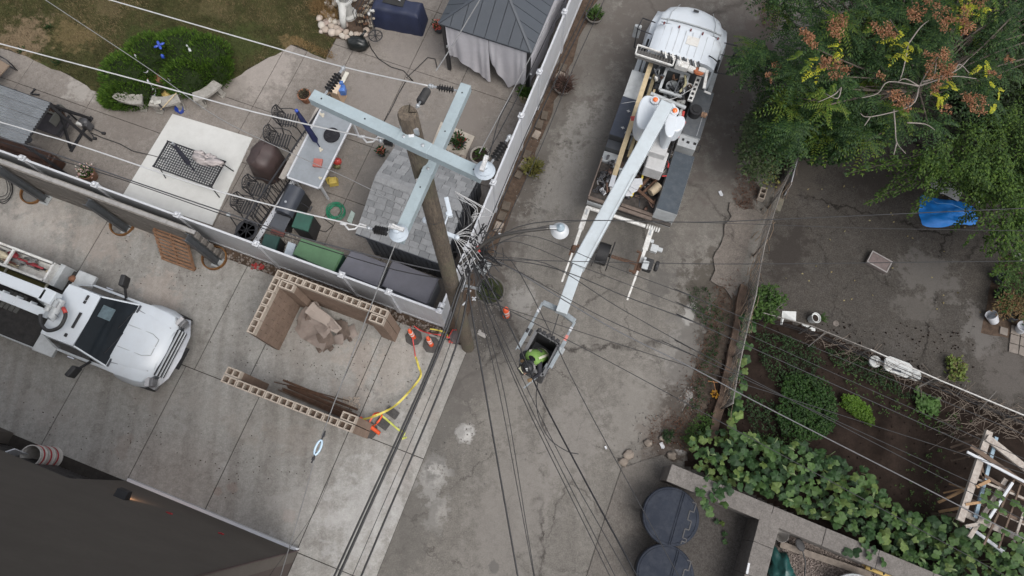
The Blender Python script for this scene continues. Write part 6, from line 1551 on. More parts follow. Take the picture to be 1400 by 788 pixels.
for k in range(6):b.tube([bl(-.46,-.45-k*.065,.9),bl(-.46,-.49-k*.065,.9)],.075,12)
obj("ribbed_coupler",b,WHITE_DIRTY,bt,smooth=40)
# reel carrier arms
for y,xe in((1.25,-1.75),(-.60,-1.65)):
 b=MB();b.bar(bl(-.45,y,.86),bl(-1.15,y,.84),.14,.12);b.bar(bl(-1.15,y,.84),bl(xe,y,.8),.09,.1);b.bar(bl(xe,y,.78),bl(xe-.9,y+.02,.5),.05,.06);ar=obj("reel_arm",b,WHITE_DIRTY,bt)
 b=MB();b.box(tuple(bl(xe,y,.84)),(.2,.1,.12));b.bar(bl(xe-.2,y+.06,.8),bl(xe+.1,y+.06,.8),.05,.05);obj("bracket",b,RUST,ar,bevel=.01)
 b=MB();b.box(tuple(bl(-.62,y,.925)),(.16,.05,.01));obj("slot",b,GREY_PAINT,ar)
b=MB();b.tube([bl(-1.66,1.25,.86),bl(-1.62,-.55,.86)],.028,8);b.tube([bl(-1.60,1.25,.84),bl(-1.56,-.55,.84)],.016,8);obj("reel_axle",b,RUST,bt)
b=MB();b.tube([bl(-1.63,.62,.86),bl(-1.63,.30,.86)],.30,26)
for k in range(7):b.tube([bl(-1.63,.60-k*.045,.86),bl(-1.63,.575-k*.045,.86)],.315,26)
rl_=obj("cable_reel",b,BLACK,bt,smooth=30)
for y in(.66,.25):
 b=MB();b.tube([bl(-1.63,y,.86),bl(-1.63,y-.02,.86)],.42,28);obj("flange",b,BLACK,rl_,smooth=30)
b=MB();b.box(tuple(bl(-1.55,-.80,.9)),(.34,.24,.26));b.tube([bl(-1.5,-.98,.9),bl(-1.5,-1.08,.9)],.15,12);mo=obj("reel_motor",b,BLACK,bt,bevel=.03)
b=MB();b.box(tuple(bl(-1.62,-.72,1.04)),(.24,.17,.08));b.tube([bl(-1.44,-.7,1.03),bl(-1.44,-.62,1.03)],.05,8);obj("engine_cover",b,LT_GREY,mo,bevel=.02)
b=MB();b.bar(bl(-1.25,-.52,.86),bl(-1.9,-.5,.86),.06,.07);b.bar(bl(-1.25,-.5,.87),bl(-1.25,-.4,.87),.05);b.bar(bl(-1.85,-.5,.87),bl(-1.85,-.36,.87),.05);obj("red_clamp",b,RUST,mo)
b=MB();b.box(tuple(bl(-.98,-.83,.78)),(.22,.2,.14));b.box(tuple(bl(-.96,-.99,.78)),(.12,.16,.1));b.box(tuple(bl(-.8,-.72,.8)),(.1,.1,.08));obj("vise",b,LT_GREY,bt,bevel=.02)
# poles and planks carried on the left
b=MB();b.bar(bl(3.85,.88,1.95),bl(.18,.84,1.92),.13,.07);o=obj("long_timber",b,TIMBER,bt);b=MB();b.bar(bl(.18,.84,1.92),bl(-.15,.83,1.9),.125,.075);obj("painted_end",b,VINYL,o)
b=MB();b.box(tuple(bl(1.98,.86,1.965)),(.14,.12,.012),(0,0,.4));obj("red_mark",b,RED,o)
b=MB();b.bar(bl(3.6,.68,1.85),bl(.9,.64,1.82),.09,.06);obj("dark_timber",b,mat("olive_grey_timber",(.21,.175,.11),.85,.2,5,dirt=.5),bt)
b=MB();b.bar(bl(3.2,.55,1.75),bl(.4,.52,1.7),.06,.05);b.bar(bl(1.2,.58,1.6),bl(.2,.56,1.55),.12,.03);obj("light_plank",b,TIMBER,bt)
for x in(3.5,2.6,1.6,.5):
 b=MB();b.bar(bl(x,.95,1.8),bl(x,.5,1.75),.05,.05);b.bar(bl(x,.72,1.0),bl(x,.72,1.8),.05);obj("timber_rack",b,GREY_PAINT,bt)
# basket rack behind the cab
b=MB();q=[bl(3.92,1.38,2.45),bl(3.88,.30,2.45),bl(3.60,.30,2.45),bl(3.62,1.36,2.45)]
for i in range(4):b.bar(q[i],q[(i+1)%4],.035,.05)
rk=obj("basket_rail",b,WHITE_DIRTY,bt);b=MB()
for k in range(12):b.bar(bl(3.88,1.28-k*.08,2.4),bl(3.62,1.28-k*.08,2.4),.02,.02)
b.box(tuple(bl(3.75,.85,2.3)),(.28,1.0,.02));obj("basket_mesh",b,mat("grey_mesh",(.11,.105,.10),.7,.2,9),rk)
for k in range(11):
 b=MB();y=.72-k*.105;b.bar(bl(3.93,y,2.50),bl(3.76,y-.09,2.47),.04,.012);obj("hazard_slat",b,BLACK if k%2==0 else WHITE_DIRTY,bt)
b=MB()
for(p,q)in(((3.85,.42),(3.85,-.22)),((3.85,-.22),(3.1,-.22)),((3.1,-.22),(3.1,.42)),((3.1,.42),(3.85,.42))):b.bar(bl(p[0],p[1],1.95),bl(q[0],q[1],1.95),.075,.08)
obj("winch_frame",b,LT_GREY,bt,bevel=.008)
b=MB();b.tube([bl(3.5,.1,1.35),bl(3.5,.1,1.72)],.19,20);b.tube([bl(3.5,.1,1.72),bl(3.5,.1,1.76)],.10,16);obj("winch_drum",b,GREY_PAINT,bt,smooth=40)
b=MB();b.tube([bl(2.98,.62,1.85),bl(2.86,-.42,1.85)],.055,12);obj("cross_tube",b,LT_GREY,bt,smooth=40)
b=MB();b.box(tuple(bl(3.72,.06,2.4)),(.2,.36,.2));b.tube([bl(3.72,-.12,2.4),bl(3.68,-.32,2.4)],.09,12);b.blob(bl(3.7,.14,2.5),.10,10,7,.1);obj("pump",b,WHITE_DIRTY,bt,bevel=.02)
b=MB();b.tube([bl(3.66,-.42,2.42),bl(3.68,-.42,2.47)],.15,16);obj("orange_pulley",b,mat("dull_orange_enamel",(.42,.13,.05),.6,.2,7,dirt=.4),bt,smooth=40)
b=MB();b.bar(bl(3.75,-.5,2.1),bl(3.0,-.46,2.0),.14,.08);b.bar(bl(3.75,-.62,2.5),bl(3.3,-.7,2.3),.08);b.box(tuple(bl(3.72,-.5,2.4)),(.14,.2,.2));b.bar(bl(3.4,-.75,2.05),bl(3.38,-.95,2.05),.05);dg=obj("digger_arm",b,WHITE_DIRTY,bt,bevel=.01)
for k in range(5):
 b=MB();b.box(tuple(bl(3.62-k*.14,-.495+.008*k,2.142-.018*k)),(.075,.07,.012));obj("slot",b,BLACK,dg)
b=MB();b.tube(smoothp([bl(4.2,-.55,2.5),bl(4.12,-.7,2.54),bl(4.05,-.85,2.48),bl(3.95,-.9,2.2)]),.018,6);b.tube(smoothp([bl(3.6,-.2,2.0),bl(3.3,-.15,2.1),bl(3.0,-.3,2.0)]),.025,6);b.tube(smoothp([bl(3.7,-.1,1.9),bl(3.4,-.1,2.05),bl(3.05,-.0,1.9),bl(2.7,-.2,1.8)]),.02,6);obj("hydraulic_hose",b,BLACK,bt,smooth=True)
random.seed(3)
for k in range(22):
 x=rnd(2.75,3.8);y=rnd(-.5,.65);b=MB();P=[bl(x+rnd(-.2,.2),y+rnd(-.2,.2),rnd(1.2,1.8)+(.4 if x>3.2 else 0))for _ in range(4)];b.tube(smoothp(P),rnd(.012,.03),6);obj("hydraulic_hose",b,(BLACK,DKGREY,RUST,GREY_PAINT)[k%4],bt,smooth=True)
for k in range(24):
 x=rnd(2.5,3.85);y=rnd(-.5,.65);b=MB();b.box(tuple(bl(x,y,rnd(1.1,1.6)+(.45 if x>3.3 else 0))),(rnd(.08,.25),rnd(.06,.2),rnd(.08,.2)),(0,0,rnd(0,3)));obj("machinery_block",b,(BLACK,GREY_PAINT,WHITE_DIRTY,DKGREY)[k%4],bt,bevel=.01)
for k in range(9):
 b=MB();x=.9+k*.16;b.tube(smoothp([bl(x,-.34,1.5),bl(x+.1,-.42,1.75),bl(x+.3,-.36,1.7),bl(x+.45,-.42,1.4)]),.018,6);obj("black_hose",b,BLACK,bt,smooth=True)
b=MB();b.tube(smoothp([bl(3.7,-.12,2.06),bl(3.4,-.2,2.1),bl(3.15,-.12,2.06)]),.035,8);obj("yellowed_hose",b,mat("yellowed_hose",(.36,.33,.2),.7,.2,7),bt,smooth=True)
b=MB();b.tube(smoothp([bl(2.5,1.3,1.7),bl(2.65,.6,2.05),bl(2.85,0,2.1),bl(3.4,-.5,2.2)]),.008,5);obj("thin_rope",b,WIREW,bt,smooth=True)
for(x,y,z,m__)in((2.55,-.42,1.75,RED),(2.2,-.38,1.7,RED),(2.75,-.34,1.7,WHITE_DIRTY)):
 b=MB();b.box(tuple(bl(x,y,z)),(.5,.07,.1),(0,.1,rnd(-.1,.1)));b.blob(bl(x-.1,y-.05,z),(.12,.08,.08),9,6,.4,x);obj("hydraulic_cylinder",b,m__,bt,bevel=.01)
b=MB();b.tube([bl(3.0,-.72,1.48),bl(3.0,-.72,1.72)],.17,18);b.tube([bl(3.0,-.72,1.72),bl(3.0,-.72,1.75)],.1,14);o=obj("filter_drum",b,BLACK,bt,smooth=40);b=MB();b.box(tuple(bl(3.02,-.98,1.55)),(.12,.14,.08));b.blob(bl(3.0,-1.02,1.62),(.06,.05,.05),7,5,.2);obj("brass_fitting",b,mat("tan_fitting",(.36,.22,.14),.6,.2,8),o)
# turret
b=MB();b.tube([bl(1.75,.15,1.0),bl(1.75,.15,2.2)],[.42,.34],22);b.box(tuple(bl(.92,-.10,1.85)),(.62,.50,.5));b.box(tuple(bl(1.3,-.02,2.2)),(.7,.5,.3));obj("turret",b,mat("pale_grey_turret",(.44,.44,.44),.5,.06,4,dirt=.2),bt,bevel=.03)
def ell(cx,cy,z0_,z1_,rx,ry,rot=0,n=28,pw=2.6):
 pts=[]
 for k in range(n):
  a=2*math.pi*k/n;c_,s_=math.cos(a),math.sin(a);x=rx*math.copysign(abs(c_)**(2/pw),c_);y=ry*math.copysign(abs(s_)**(2/pw),s_)
  pts.append((cx+x*math.cos(rot)-y*math.sin(rot),cy-.13+x*math.sin(rot)+y*math.cos(rot)))
 b=MB();b.prism(pts,z0_,z1_);return b
obj("boom_shroud",ell(1.66,.55,2.3,2.95,.52,.26,.12),WHITE_PAINT,bt,bevel=.04)
obj("boom_shroud",ell(1.62,-.08,2.3,3.0,.50,.15,.20),WHITE_PAINT,bt,bevel=.03)
obj("boom_shroud",ell(1.75,-.30,2.2,2.75,.26,.17,-.2,pw=2),WHITE_PAINT,bt,bevel=.04)
for x,y in((2.02,.46),(1.88,-.10)):
 b=MB();b.tube([bl(x,y,3.0),bl(x,y,3.03)],.115,18);bc=obj("beacon",b,WHITE_PAINT,bt,smooth=40)
 b=MB();b.lathe([(.06,0),(.065,.02),(.05,.03),(.06,.05),(.035,.07),(.0,.08)],bl(x,y,3.03),14);obj("orange_dome",b,mat("amber_dome",(.75,.16,.03),.25,.1,8),bc,smooth=40)
ZBm=3.25
p0,p1,p2=at(911,144,ZBm+.05),at(789,366,ZBm-.02),at(767,429,ZBm-.05)
b=MB();b.bar(p0,p1,.35,.32);bm=obj("boom",b,WHITE_FIBRE,bt,world=True,bevel=.025)
b=MB();b.bar(p1.lerp(p0,.02),p2,.27,.24);obj("boom_extension",b,WHITE_FIBRE,bt,world=True,bevel=.015)
b=MB();d=(p1-p0).normalized();s_=Vector((-d.y,d.x,0));b.bar(p0+s_*.12+Vector((0,0,.172))+d*2.2,p1+s_*.12+Vector((0,0,.172))-d*.1,.012,.006);obj("seam",b,GREY_PAINT,bm,world=True)
# cargo
random.seed(11)
CG=[mat("scrap_"+n,c,.65,.35,9,dirt=.3)for n,c in(("grey",(.13,.13,.14)),("dark",(.035,.035,.04)),("rust",(.13,.075,.055)),("pale",(.42,.41,.40)),("tan",(.34,.27,.19)))]
for k in range(150):
 x=rnd(-.1,1.05)if k<60 else rnd(-.1,2.6);y=rnd(.5,1.2)if k<60 else rnd(-.42,.45);b=MB();z=1.05+rnd(0,.3)
 if k%4==0:b.tube(smoothp([bl(x+rnd(-.16,.16),y+rnd(-.14,.14),z+rnd(0,.1))for _ in range(5)]),rnd(.008,.02),5)
 elif k%4==1:b.box(tuple(bl(x,y,z)),(rnd(.05,.16),rnd(.04,.12),rnd(.04,.1)),(rnd(0,1),rnd(0,1),rnd(0,3)))
 elif k%4==2:b.tube([bl(x,y,z),bl(x+rnd(-.3,.3),y+rnd(-.2,.2),z+rnd(-.04,.08))],rnd(.012,.03),6)
 else:b.blob(bl(x,y,z),(rnd(.03,.09),rnd(.03,.07),.04),7,5,.5,k)
 o=obj("loose_cargo",b,random.choice(CG[:4]if k<70 else CG),bt,smooth=True)
for(a,c,w,h,m__)in(((1.05,-.20,1.45),(.22,.12,1.35),.07,.04,RUST),((.9,-.38,1.4),(.18,-.02,1.38),.06,.05,RUST),((.30,.22,1.42),(.02,-.42,1.40),.08,.03,RUST),((.85,.12,1.45),(.35,.08,1.42),.045,.03,YELLOW),((.15,.20,1.4),(.0,.22,1.4),.045,.03,YELLOW)):
 b=MB();b.bar(bl(*a),bl(*c),w,h);obj("angle_iron" if m__ is RUST else "yellow_level",b,m__,bt)
b=MB()
for k in range(4):b.box(tuple(bl(.1+.1*k,.35-.04*k,1.5+.02*k)),(.34,.2,.02),(.1,.1,.4+k*.5))
obj("white_sack",b,VINYL,bt,bevel=.01)
b=MB();b.box(tuple(bl(.02,1.0,1.15)),(.12,.2,.02),(.2,0,-.5));obj("card",b,VINYL,bt)
# cone-shaped chute with red rope, lying on the cargo
t=thing("traffic_cone","upturned cone with square base and red rope lying on the truck's cargo","cone",bt.matrix_world@Vector((0,0,0)))
Mb=Matrix.Translation(bo)@Matrix.Rotation(BA,4,'Z');t.location=Mb@bl(.98,-.30,1.55);t.rotation_euler=(.15,.1,BA+.35)
b=MB();b.box((0,0,0),(.36,.36,.03));obj("base",b,mat("grey_black_rubber",(.075,.07,.068),.8,.2,6),t,bevel=.03)
b=MB();b.lathe([(.13,.017),(.13,.03),(.12,.03),(.045,-.32),(.0,-.33)],n=20);obj("cone_body",b,mat("grey_cone_inside",(.22,.2,.18),.7,.2,5),t,smooth=40)
b=MB();rr=[(.2,.2,.03),(.22,-.05,.04),(.2,-.22,.05),(0,-.22,.04),(-.2,-.2,.05),(-.24,0,.05)];b.tube(smoothp([Vector(p)for p in rr]),.018,6);b.tube(smoothp([Vector(p)+Vector((.03,.03,.03))for p in rr[:4]]),.014,6);obj("rope",b,mat("red_rope",(.52,.05,.05),.7,.2,8),t,smooth=True)
t=thing("bucket","tan bucket lying on its side among the truck's cargo","bucket");t.location=Mb@bl(.45,-.34,1.42);t.rotation_euler=(0,0,BA+2.6)
b=MB();b.tube([(.2,0,0),(-.12,0,0),(-.1,0,0),(.18,0,0)],[.11,.14,.125,.1],18);obj("shell",b,mat("tan_bucket",(.36,.29,.20),.7,.15,6,dirt=.3),t,smooth=40);b=MB();b.tube([(-.1,0,0),(-.09,0,0)],.124,16);obj("dark_inside",b,CG[2],t)
# lift bucket at the boom's end (part of the truck) and the lineman
ZF=3.0
M_FR=mat("grey_lift_frame",(.24,.27,.29),.45,.12,5,dirt=.3)
bk=MB();fa,fb=at(742,414,ZF),at(786,440,ZF);fl,fr_=at(708,477,ZF),at(752,503,ZF)
mid=fa.lerp(fb,.5)+(fa-fl).normalized()*.05
bk.bar(fa,mid,.13,.1);bk.bar(mid,fb,.13,.1);fo=obj("lift_frame",bk,M_FR,bt,world=True,bevel=.02)
for a,c,lab in((fa,fl,0),(fb,fr_,1)):
 b=MB();b.bar(a,c,.055,.08);b.bar(a.lerp(c,.45)+Vector((.03,.02,.03)),c,.09,.07);b.bar(a.lerp(c,.55)+Vector((-.05,-.03,.02)),c+Vector((-.05,-.03,.02)),.02,.05);obj("frame_side",b,M_FR,fo,world=True,bevel=.01)
 b=MB();q=a.lerp(c,.17);d=(c-a).normalized();b.bar(q-d*.05,q+d*.05,.062,.086);obj("white_sleeve",b,VINYL,fo,world=True)
 b=MB();q=a.lerp(c,.62);b.box((q.x,q.y,q.z+.05),(.1,.06,.08),(0,0,math.atan2(d.y,d.x)));b.blob(q+Vector((.0,0,.1)),.03,7,5,0);b.box((q.x-d.y*.08,q.y+d.x*.08,q.z),(.14,.05,.12),(0,0,math.atan2(d.y,d.x)));obj("control_block",b,BLACK if lab==0 else GREY_PAINT,fo,world=True)
b=MB();q=fb.lerp(fr_,.38);d=(fr_-fb).normalized();b.bar(q-d*.09,q+d*.09,.064,.088);obj("red_white_label",b,mat("red_label",(.55,.18,.15),.5,.3,14),fo,world=True)
b=MB();b.bar(at(764,429,ZF-.05),at(752,468,ZF-.1),.022,.03);obj("centre_strut",b,BLACK,fo,world=True)
b=MB();b.bar(at(716,531,ZF-.2),at(741,510,ZF-.2),.035,.05);b.bar(at(741,510,ZF-.2),at(748,498,ZF),.05,.05);obj("lower_strut",b,M_FR,fo,world=True)
# basket walls
ax=(fl-fa).normalized();ay=(fb-fa).normalized()
bc_=at(738,482,ZF);L2,W2=.42,.31
def bk_(i,j,z):return bc_+ax*i+ay*j+Vector((0,0,z))
for(i0,j0,i1,j1)in((-L2,-W2,L2,-W2),(-L2,W2,L2,W2),(-L2,-W2,-L2,W2),(L2,-W2,L2,W2)):
 b=MB();b.bar(bk_(i0,j0,-.6),bk_(i1,j1,-.6),.04,1.1);o=obj("basket_wall",b,mat("dark_basket",(.06,.06,.065),.6,.15,5,dirt=.3),fo,world=True)
 b=MB();b.bar(bk_(i0,j0,-.04),bk_(i1,j1,-.04),.075,.05);obj("basket_rim",b,mat("grey_rim",(.12,.12,.125),.5,.15,5),fo,world=True)
b=MB();q=[bk_(-L2,-W2,-1.13),bk_(L2,-W2,-1.13),bk_(L2,W2,-1.13),bk_(-L2,W2,-1.13)];b.add(q,[(0,1,2,3)]);b.add([p-Vector((0,0,.04))for p in q],[(3,2,1,0)]);obj("basket_floor",b,DKGREY,fo,world=True)
for k in range(5):
 b=MB();b.box(tuple(bk_(-L2-.03,-.24+k*.12,.0)),(.08,.09,.1),(0,0,k));obj("tool_holder",b,BLACK,fo,world=True,bevel=.01)
# lineman
hp=at(722,503,3.38);sh_=at(729,489,3.08);pv_=Vector((bk_(-.06,.04,0).x,bk_(-.06,.04,0).y,2.5))
fd=(hp-pv_);fd.z=0;fd.normalize();sd2=Vector((fd.y,-fd.x,0))
pe=thing("person","lineman in black hard hat and lime vest bending over the bucket rim","person",(pv_.x,pv_.y,bc_.z-1.11))
hand=at(714,492,3.2),at(727,518,3.1)
J={'pel':(pv_,.16),'sp':(pv_.lerp(sh_,.5),.14),'ch':(sh_-Vector((0,0,.10)),.12),'nk':(sh_.lerp(hp,.45)+Vector((0,0,-.05)),.065),'hd':(hp-Vector((0,0,.03)),.095)}
E_=[('pel','sp'),('sp','ch'),('ch','nk'),('nk','hd')]
for s,nm in((1,'l'),(-1,'r')):
 so=sh_+sd2*.19*s-Vector((0,0,.04));J['s'+nm]=(so,.075)
 hnd=hand[0]if s==(1 if(hand[0]-sh_).dot(sd2)>(hand[1]-sh_).dot(sd2)else-1)else hand[1]
 el=so.lerp(hnd,.5)+sd2*.1*s-Vector((0,0,.12));J['e'+nm]=(el,.052);J['w'+nm]=(hnd,.034)
 J['h'+nm]=(pv_+sd2*.1*s-Vector((0,0,.1)),.10);J['k'+nm]=(pv_+sd2*.11*s+fd*.07+Vector((0,0,-.5)),.07);J['a'+nm]=(Vector((pv_.x,pv_.y,bc_.z-1.02))+sd2*.12*s,.05);J['t'+nm]=(Vector((pv_.x,pv_.y,bc_.z-1.07))+sd2*.13*s+fd*.18,.04)
 E_+=[('ch','s'+nm),('s'+nm,'e'+nm),('e'+nm,'w'+nm),('pel','h'+nm),('h'+nm,'k'+nm),('k'+nm,'a'+nm),('a'+nm,'t'+nm)]
def skin(name,J,E,root,m_,parent,sub=2):
 ks=list(J);me=bpy.data.meshes.new(name);O=wmat(parent).inverted()
 me.from_pydata([tuple(O@Vector(J[k][0]))for k in ks],[(ks.index(a),ks.index(c))for a,c in E],[])
 me.materials.append(m_);o=bpy.data.objects.new(name,me);COL.objects.link(o);o.parent=parent
 md=o.modifiers.new("skin",'SKIN');md.use_smooth_shade=True
 for i,k in enumerate(ks):
  sv=me.skin_vertices[0].data[i];sv.radius=(J[k][1],J[k][1]);sv.use_root=(k==root)
 s_=o.modifiers.new("sub",'SUBSURF');s_.levels=sub;s_.render_levels=sub
 return o
skin("body",J,E_,'pel',mat("dark_work_clothes",(.03,.03,.035),.85,.25,6,bmp=.3),pe)
SKIN=mat("skin",(.42,.24,.17),.55,.08,8,bmp=.05)
for s,nm in((1,'l'),(-1,'r')):
 w=J['w'+nm][0];d=(w-J['e'+nm][0]).normalized();sx=d.cross(Vector((0,0,1))).normalized();hj={'w':(w,.028),'p':(w+d*.06,.034)};he=[('w','p')]
 for f,(off,ln)in enumerate(((-.032,.06),(-.011,.068),(.011,.064),(.031,.05))):
  a=w+d*.085+sx*off;b1=a+d*ln*.55-Vector((0,0,.008));c1=b1+d*ln*.3-Vector((0,0,.03))
  hj[f'a{f}']=(a,.012);hj[f'b{f}']=(b1,.010);hj[f'c{f}']=(c1,.008);he+=[('p',f'a{f}'),(f'a{f}',f'b{f}'),(f'b{f}',f'c{f}')]
 hj['t1']=(w+d*.045+sx*.045*s,.012);hj['t2']=(w+d*.08+sx*.05*s-Vector((0,0,.02)),.009);he+=[('p','t1'),('t1','t2')]
 skin("hand",hj,he,'w',mat("leather_glove",(.20,.13,.07),.8,.15,8),pe)
b=MB();O_=wmat(pe).inverted();n=20;vs=[];fs=[]
rings=[(pv_.lerp(sh_,.05),.18,.15),(pv_.lerp(sh_,.35),.185,.155),(pv_.lerp(sh_,.7),.20,.16),(sh_+Vector((0,0,-.01)),.205,.16),(sh_+fd*.04+Vector((0,0,.07)),.17,.12),(sh_+fd*.05+Vector((0,0,.11)),.09,.05)]
axis=(sh_-pv_).normalized();up2=sd2.cross(axis).normalized()
for c,rw,rd_ in rings:
 for k in range(n):
  a=2*math.pi*k/n;vs.append(c+sd2*rw*math.cos(a)+up2*rd_*math.sin(a))
for i in range(len(rings)-1):
 for k in range(n):fs.append((i*n+k,i*n+(k+1)%n,(i+1)*n+(k+1)%n,(i+1)*n+k))
b.add(vs,fs);vest=obj("vest",b,mat("lime_vest",(.15,.27,.06),.7,.12,8,bmp=.3),pe,world=True,smooth=True)
b=MB();nr=len(rings)
for ks_ in((2,3),(7,8),(12,13),(17,18)):
 for i in range(nr-2):
  q4=[]
  for(ii,kk)in((i,ks_[0]),(i,ks_[1]),(i+1,ks_[1]),(i+1,ks_[0])):
   c_=rings[ii][0];v_=vs[ii*n+kk];q4.append(v_+(v_-c_).normalized()*.012)
  b.add(q4,[(0,1,2,3)])
for f0,off in((.12,0),):
 c,rw,rd_=pv_.lerp(sh_,f0 if f0<.5 else .62),.212 if f0<.5 else .228,.178 if f0<.5 else .186
 vs=[]
 for e in(-.032,.032):
  for k in range(n):a=2*math.pi*k/n;vs.append(c+axis*e+sd2*rw*math.cos(a)+up2*rd_*math.sin(a))
 b.add(vs,[(k,(k+1)%n,n+(k+1)%n,n+k)for k in range(n)])
obj("reflective_stripe",b,mat("cream_reflective",(.55,.55,.42),.5,.08,8),vest,world=True)
b=MB();q=sh_.lerp(pv_,.3);u3=up2 if up2.z>0 else-up2;b.bar(q+u3*.185-sd2*.06,q+u3*.185+sd2*.06,.02,.035,up=u3);obj("harness_strap",b,BLACK,vest,world=True)
hm=MB();hm.lathe([(.125,-.02),(.165,-.03),(.168,-.015),(.13,.0),(.128,.05),(.10,.10),(.05,.13),(0,.135)],n=26)
hd_=obj("hard_hat",hm,mat("black_hard_hat",(.018,.018,.02),.35,.15,5),pe,smooth=45);hd_.location=(wmat(pe).inverted()@hp);hd_.rotation_euler=(0,0,0)
hd_.rotation_mode='QUATERNION';hd_.rotation_quaternion=Vector((0,0,1)).rotation_difference((Vector((0,0,1))+fd*.45).normalized())
b=MB();b.box((.0,0,.135),(.05,.03,.02));b.blob((0,-.04,.12),(.02,.02,.02),6,4,0);obj("badge",b,WIREW,hd_)
fc=hp-Vector((0,0,.1))+fd*.06;b=MB();b.blob(fc,(.075,.085,.10),12,10,0);b.blob(fc+fd*.085+Vector((0,0,-.01)),(.014,.022,.02),7,5,0)
for s in(-1,1):b.blob(fc+sd2*.078*s,(.015,.02,.03),6,5,0);b.blob(fc+fd*.072+sd2*.03*s+Vector((0,0,.02)),.010,6,5,0)
b.bar(fc+fd*.078-sd2*.022+Vector((0,0,-.05)),fc+fd*.078+sd2*.022+Vector((0,0,-.05)),.008,.008);obj("face",b,SKIN,pe,world=True,smooth=True)
t=thing("tool_tray","cream topped black tool tray hanging on the bucket rim beside the lineman","tool tray",at(716,504,2.95),BA-.55)
b=MB();b.box((0,0,-.05),(.24,.21,.12));obj("tray",b,BLACK,t,bevel=.015);b=MB();b.box((0,0,.014),(.19,.165,.012));obj("cream_panel",b,mat("cream_panel",(.62,.60,.42),.5,.05,6),t,bevel=.004)
# right side: old yard, garden, vegetation
random.seed(77)
# chain link fence with its leaning sheet
cl=thing("chain_link_fence","old sagging chain link fence between the alley verge and the right yard","fence",at(1012,420))
pts=[at(1072,232),at(1050,285),at(1030,350),at(1014,420),at(1000,490),at(984,560)];hF=1.15
tops=[p+Vector((rnd(-.08,.08),rnd(-.04,.04),hF))for p in pts]
M_CL=mat("rusty_galvanised_wire",(.20,.185,.17),.6,.3,7,metal=.3,dirt=.4)
for p,q in zip(pts,tops):
 b=MB();b.tube([p,q],.03,8);obj("post",b,M_CL,cl,world=True,smooth=True)
for i in range(5):
 b=MB();b.tube([tops[i],tops[i].lerp(tops[i+1],.5)-Vector((0,0,.05)),tops[i+1]],.02,6);obj("top_rail",b,M_CL,cl,world=True)
b=MB()
for i in range(5):
 L=(pts[i+1]-pts[i]).length;n=int(L/.085)
 for k in range(-8,n):
  for s in(0,1):
   a0,a1=k/n,(k+9)/n
   if s:a0,a1=a1,a0
   A_=pts[i].lerp(pts[i+1],a0)+Vector((0,0,.03));B_=tops[i].lerp(tops[i+1],a1)
   t0,t1=0,1
   if a0!=a1:
    ts=sorted([(0-a0)/(a1-a0),(1-a0)/(a1-a0)]);t0,t1=max(0,ts[0]),min(1,ts[1])
   if t1-t0<.05:continue
   b.tube([A_.lerp(B_,t0),A_.lerp(B_,t1)],.004,3,False)
obj("wire_mesh",b,M_CL,cl,world=True,kind="stuff")
b=MB()
for _ in range(150):
 i=rnd(0,4.99);k=int(i);p=pts[k].lerp(pts[k+1],i-k)+Vector((rnd(-.14,.14),rnd(-.14,.14),rnd(.02,hF)))
 d=(pts[k+1]-pts[k]).normalized()*rnd(.15,.45)+Vector((rnd(-.1,.1),rnd(-.1,.1),rnd(-.3,.3)));b.tube([p,p+d*.5+Vector((rnd(-.05,.05),0,rnd(-.05,.05))),p+d],rnd(.004,.011),4)
obj("dry_vine_stems",b,mat("dry_stem",(.20,.15,.11),.9,.4,9),label="dry brown vine stems woven through the chain link fence",cat="vines",kind="stuff")
b=MB();a_,c_=at(1084,186),at(1068,268);b.add([a_+Vector((.05,0,0)),c_+Vector((.08,0,0)),c_+Vector((-.02,0,.75)),a_+Vector((-.02,0,1.2)),a_+Vector((.08,.0,0)),c_+Vector((.11,0,0)),c_+Vector((.01,0,.75)),a_+Vector((.01,0,1.2))],[(0,1,2,3),(7,6,5,4),(0,3,7,4),(1,5,6,2),(3,2,6,7)])
obj("leaning_sheet",b,mat("pale_corrugated_sheet",(.40,.40,.42),.6,.15,5,dirt=.3),label="pale grey sheet leaning on the yard side of the chain link fence",cat="sheet")
blk=dup(_top,loc=at(1040,268)+Vector((0,0,.1)),rz=math.radians(68),parent=None);blk.parent=None
blk.name="concrete_block";blk['label']="single loose hollow concrete block on the verge beside the fence";blk['category']="block"
b=MB();b.box((0,0,.07),(.42,.26,.14));o=obj("stone_block",b,mat("mossy_block",(.16,.15,.12),.9,.2,5,dirt=.4),label="mossy flat block lying in the yard beside the chain link fence",cat="block",bevel=.015);o.location=at(1061,282)+Vector((0,0,.03));o.rotation_euler=(0,0,math.radians(66))
# yard objects
t=thing("access_hatch","square brown metal hatch cover lying on the old yard concrete","hatch cover",at(1198,361)+Vector((0,0,.04)),math.radians(-33))
b=MB();b.box((0,0,.07),(.62,.40,.14));obj("box",b,mat("hatch_frame",(.16,.135,.125),.7,.2,6),t,bevel=.02);b=MB();b.box((0,0,.15),(.54,.33,.012));obj("lid",b,mat("hatch_lid",(.155,.12,.115),.6,.2,5,dirt=.4),t,bevel=.01)
b=MB()
for s in(-1,1):b.box((0,s*.185,.152),(.62,.03,.02));b.box((s*.295,0,.152),(.03,.34,.019))
obj("rim",b,mat("hatch_rim",(.30,.28,.27),.6,.15,6),t)
b=MB();b.lathe([(.08,0),(.085,.01),(.06,.012),(.05,.004)],n=20);o=obj("drain_cap",b,mat("rust_grey_drain",(.16,.14,.125),.8,.3,9),label="small round drain cap in the yard concrete",cat="drain",smooth=40);o.location=at(1142,443)+Vector((0,0,.034))
tp=thing("blue_tarp","bright blue tarp folded over a heap under the right tree","tarp",at(1295,292)+Vector((0,0,.03)),math.radians(-8))
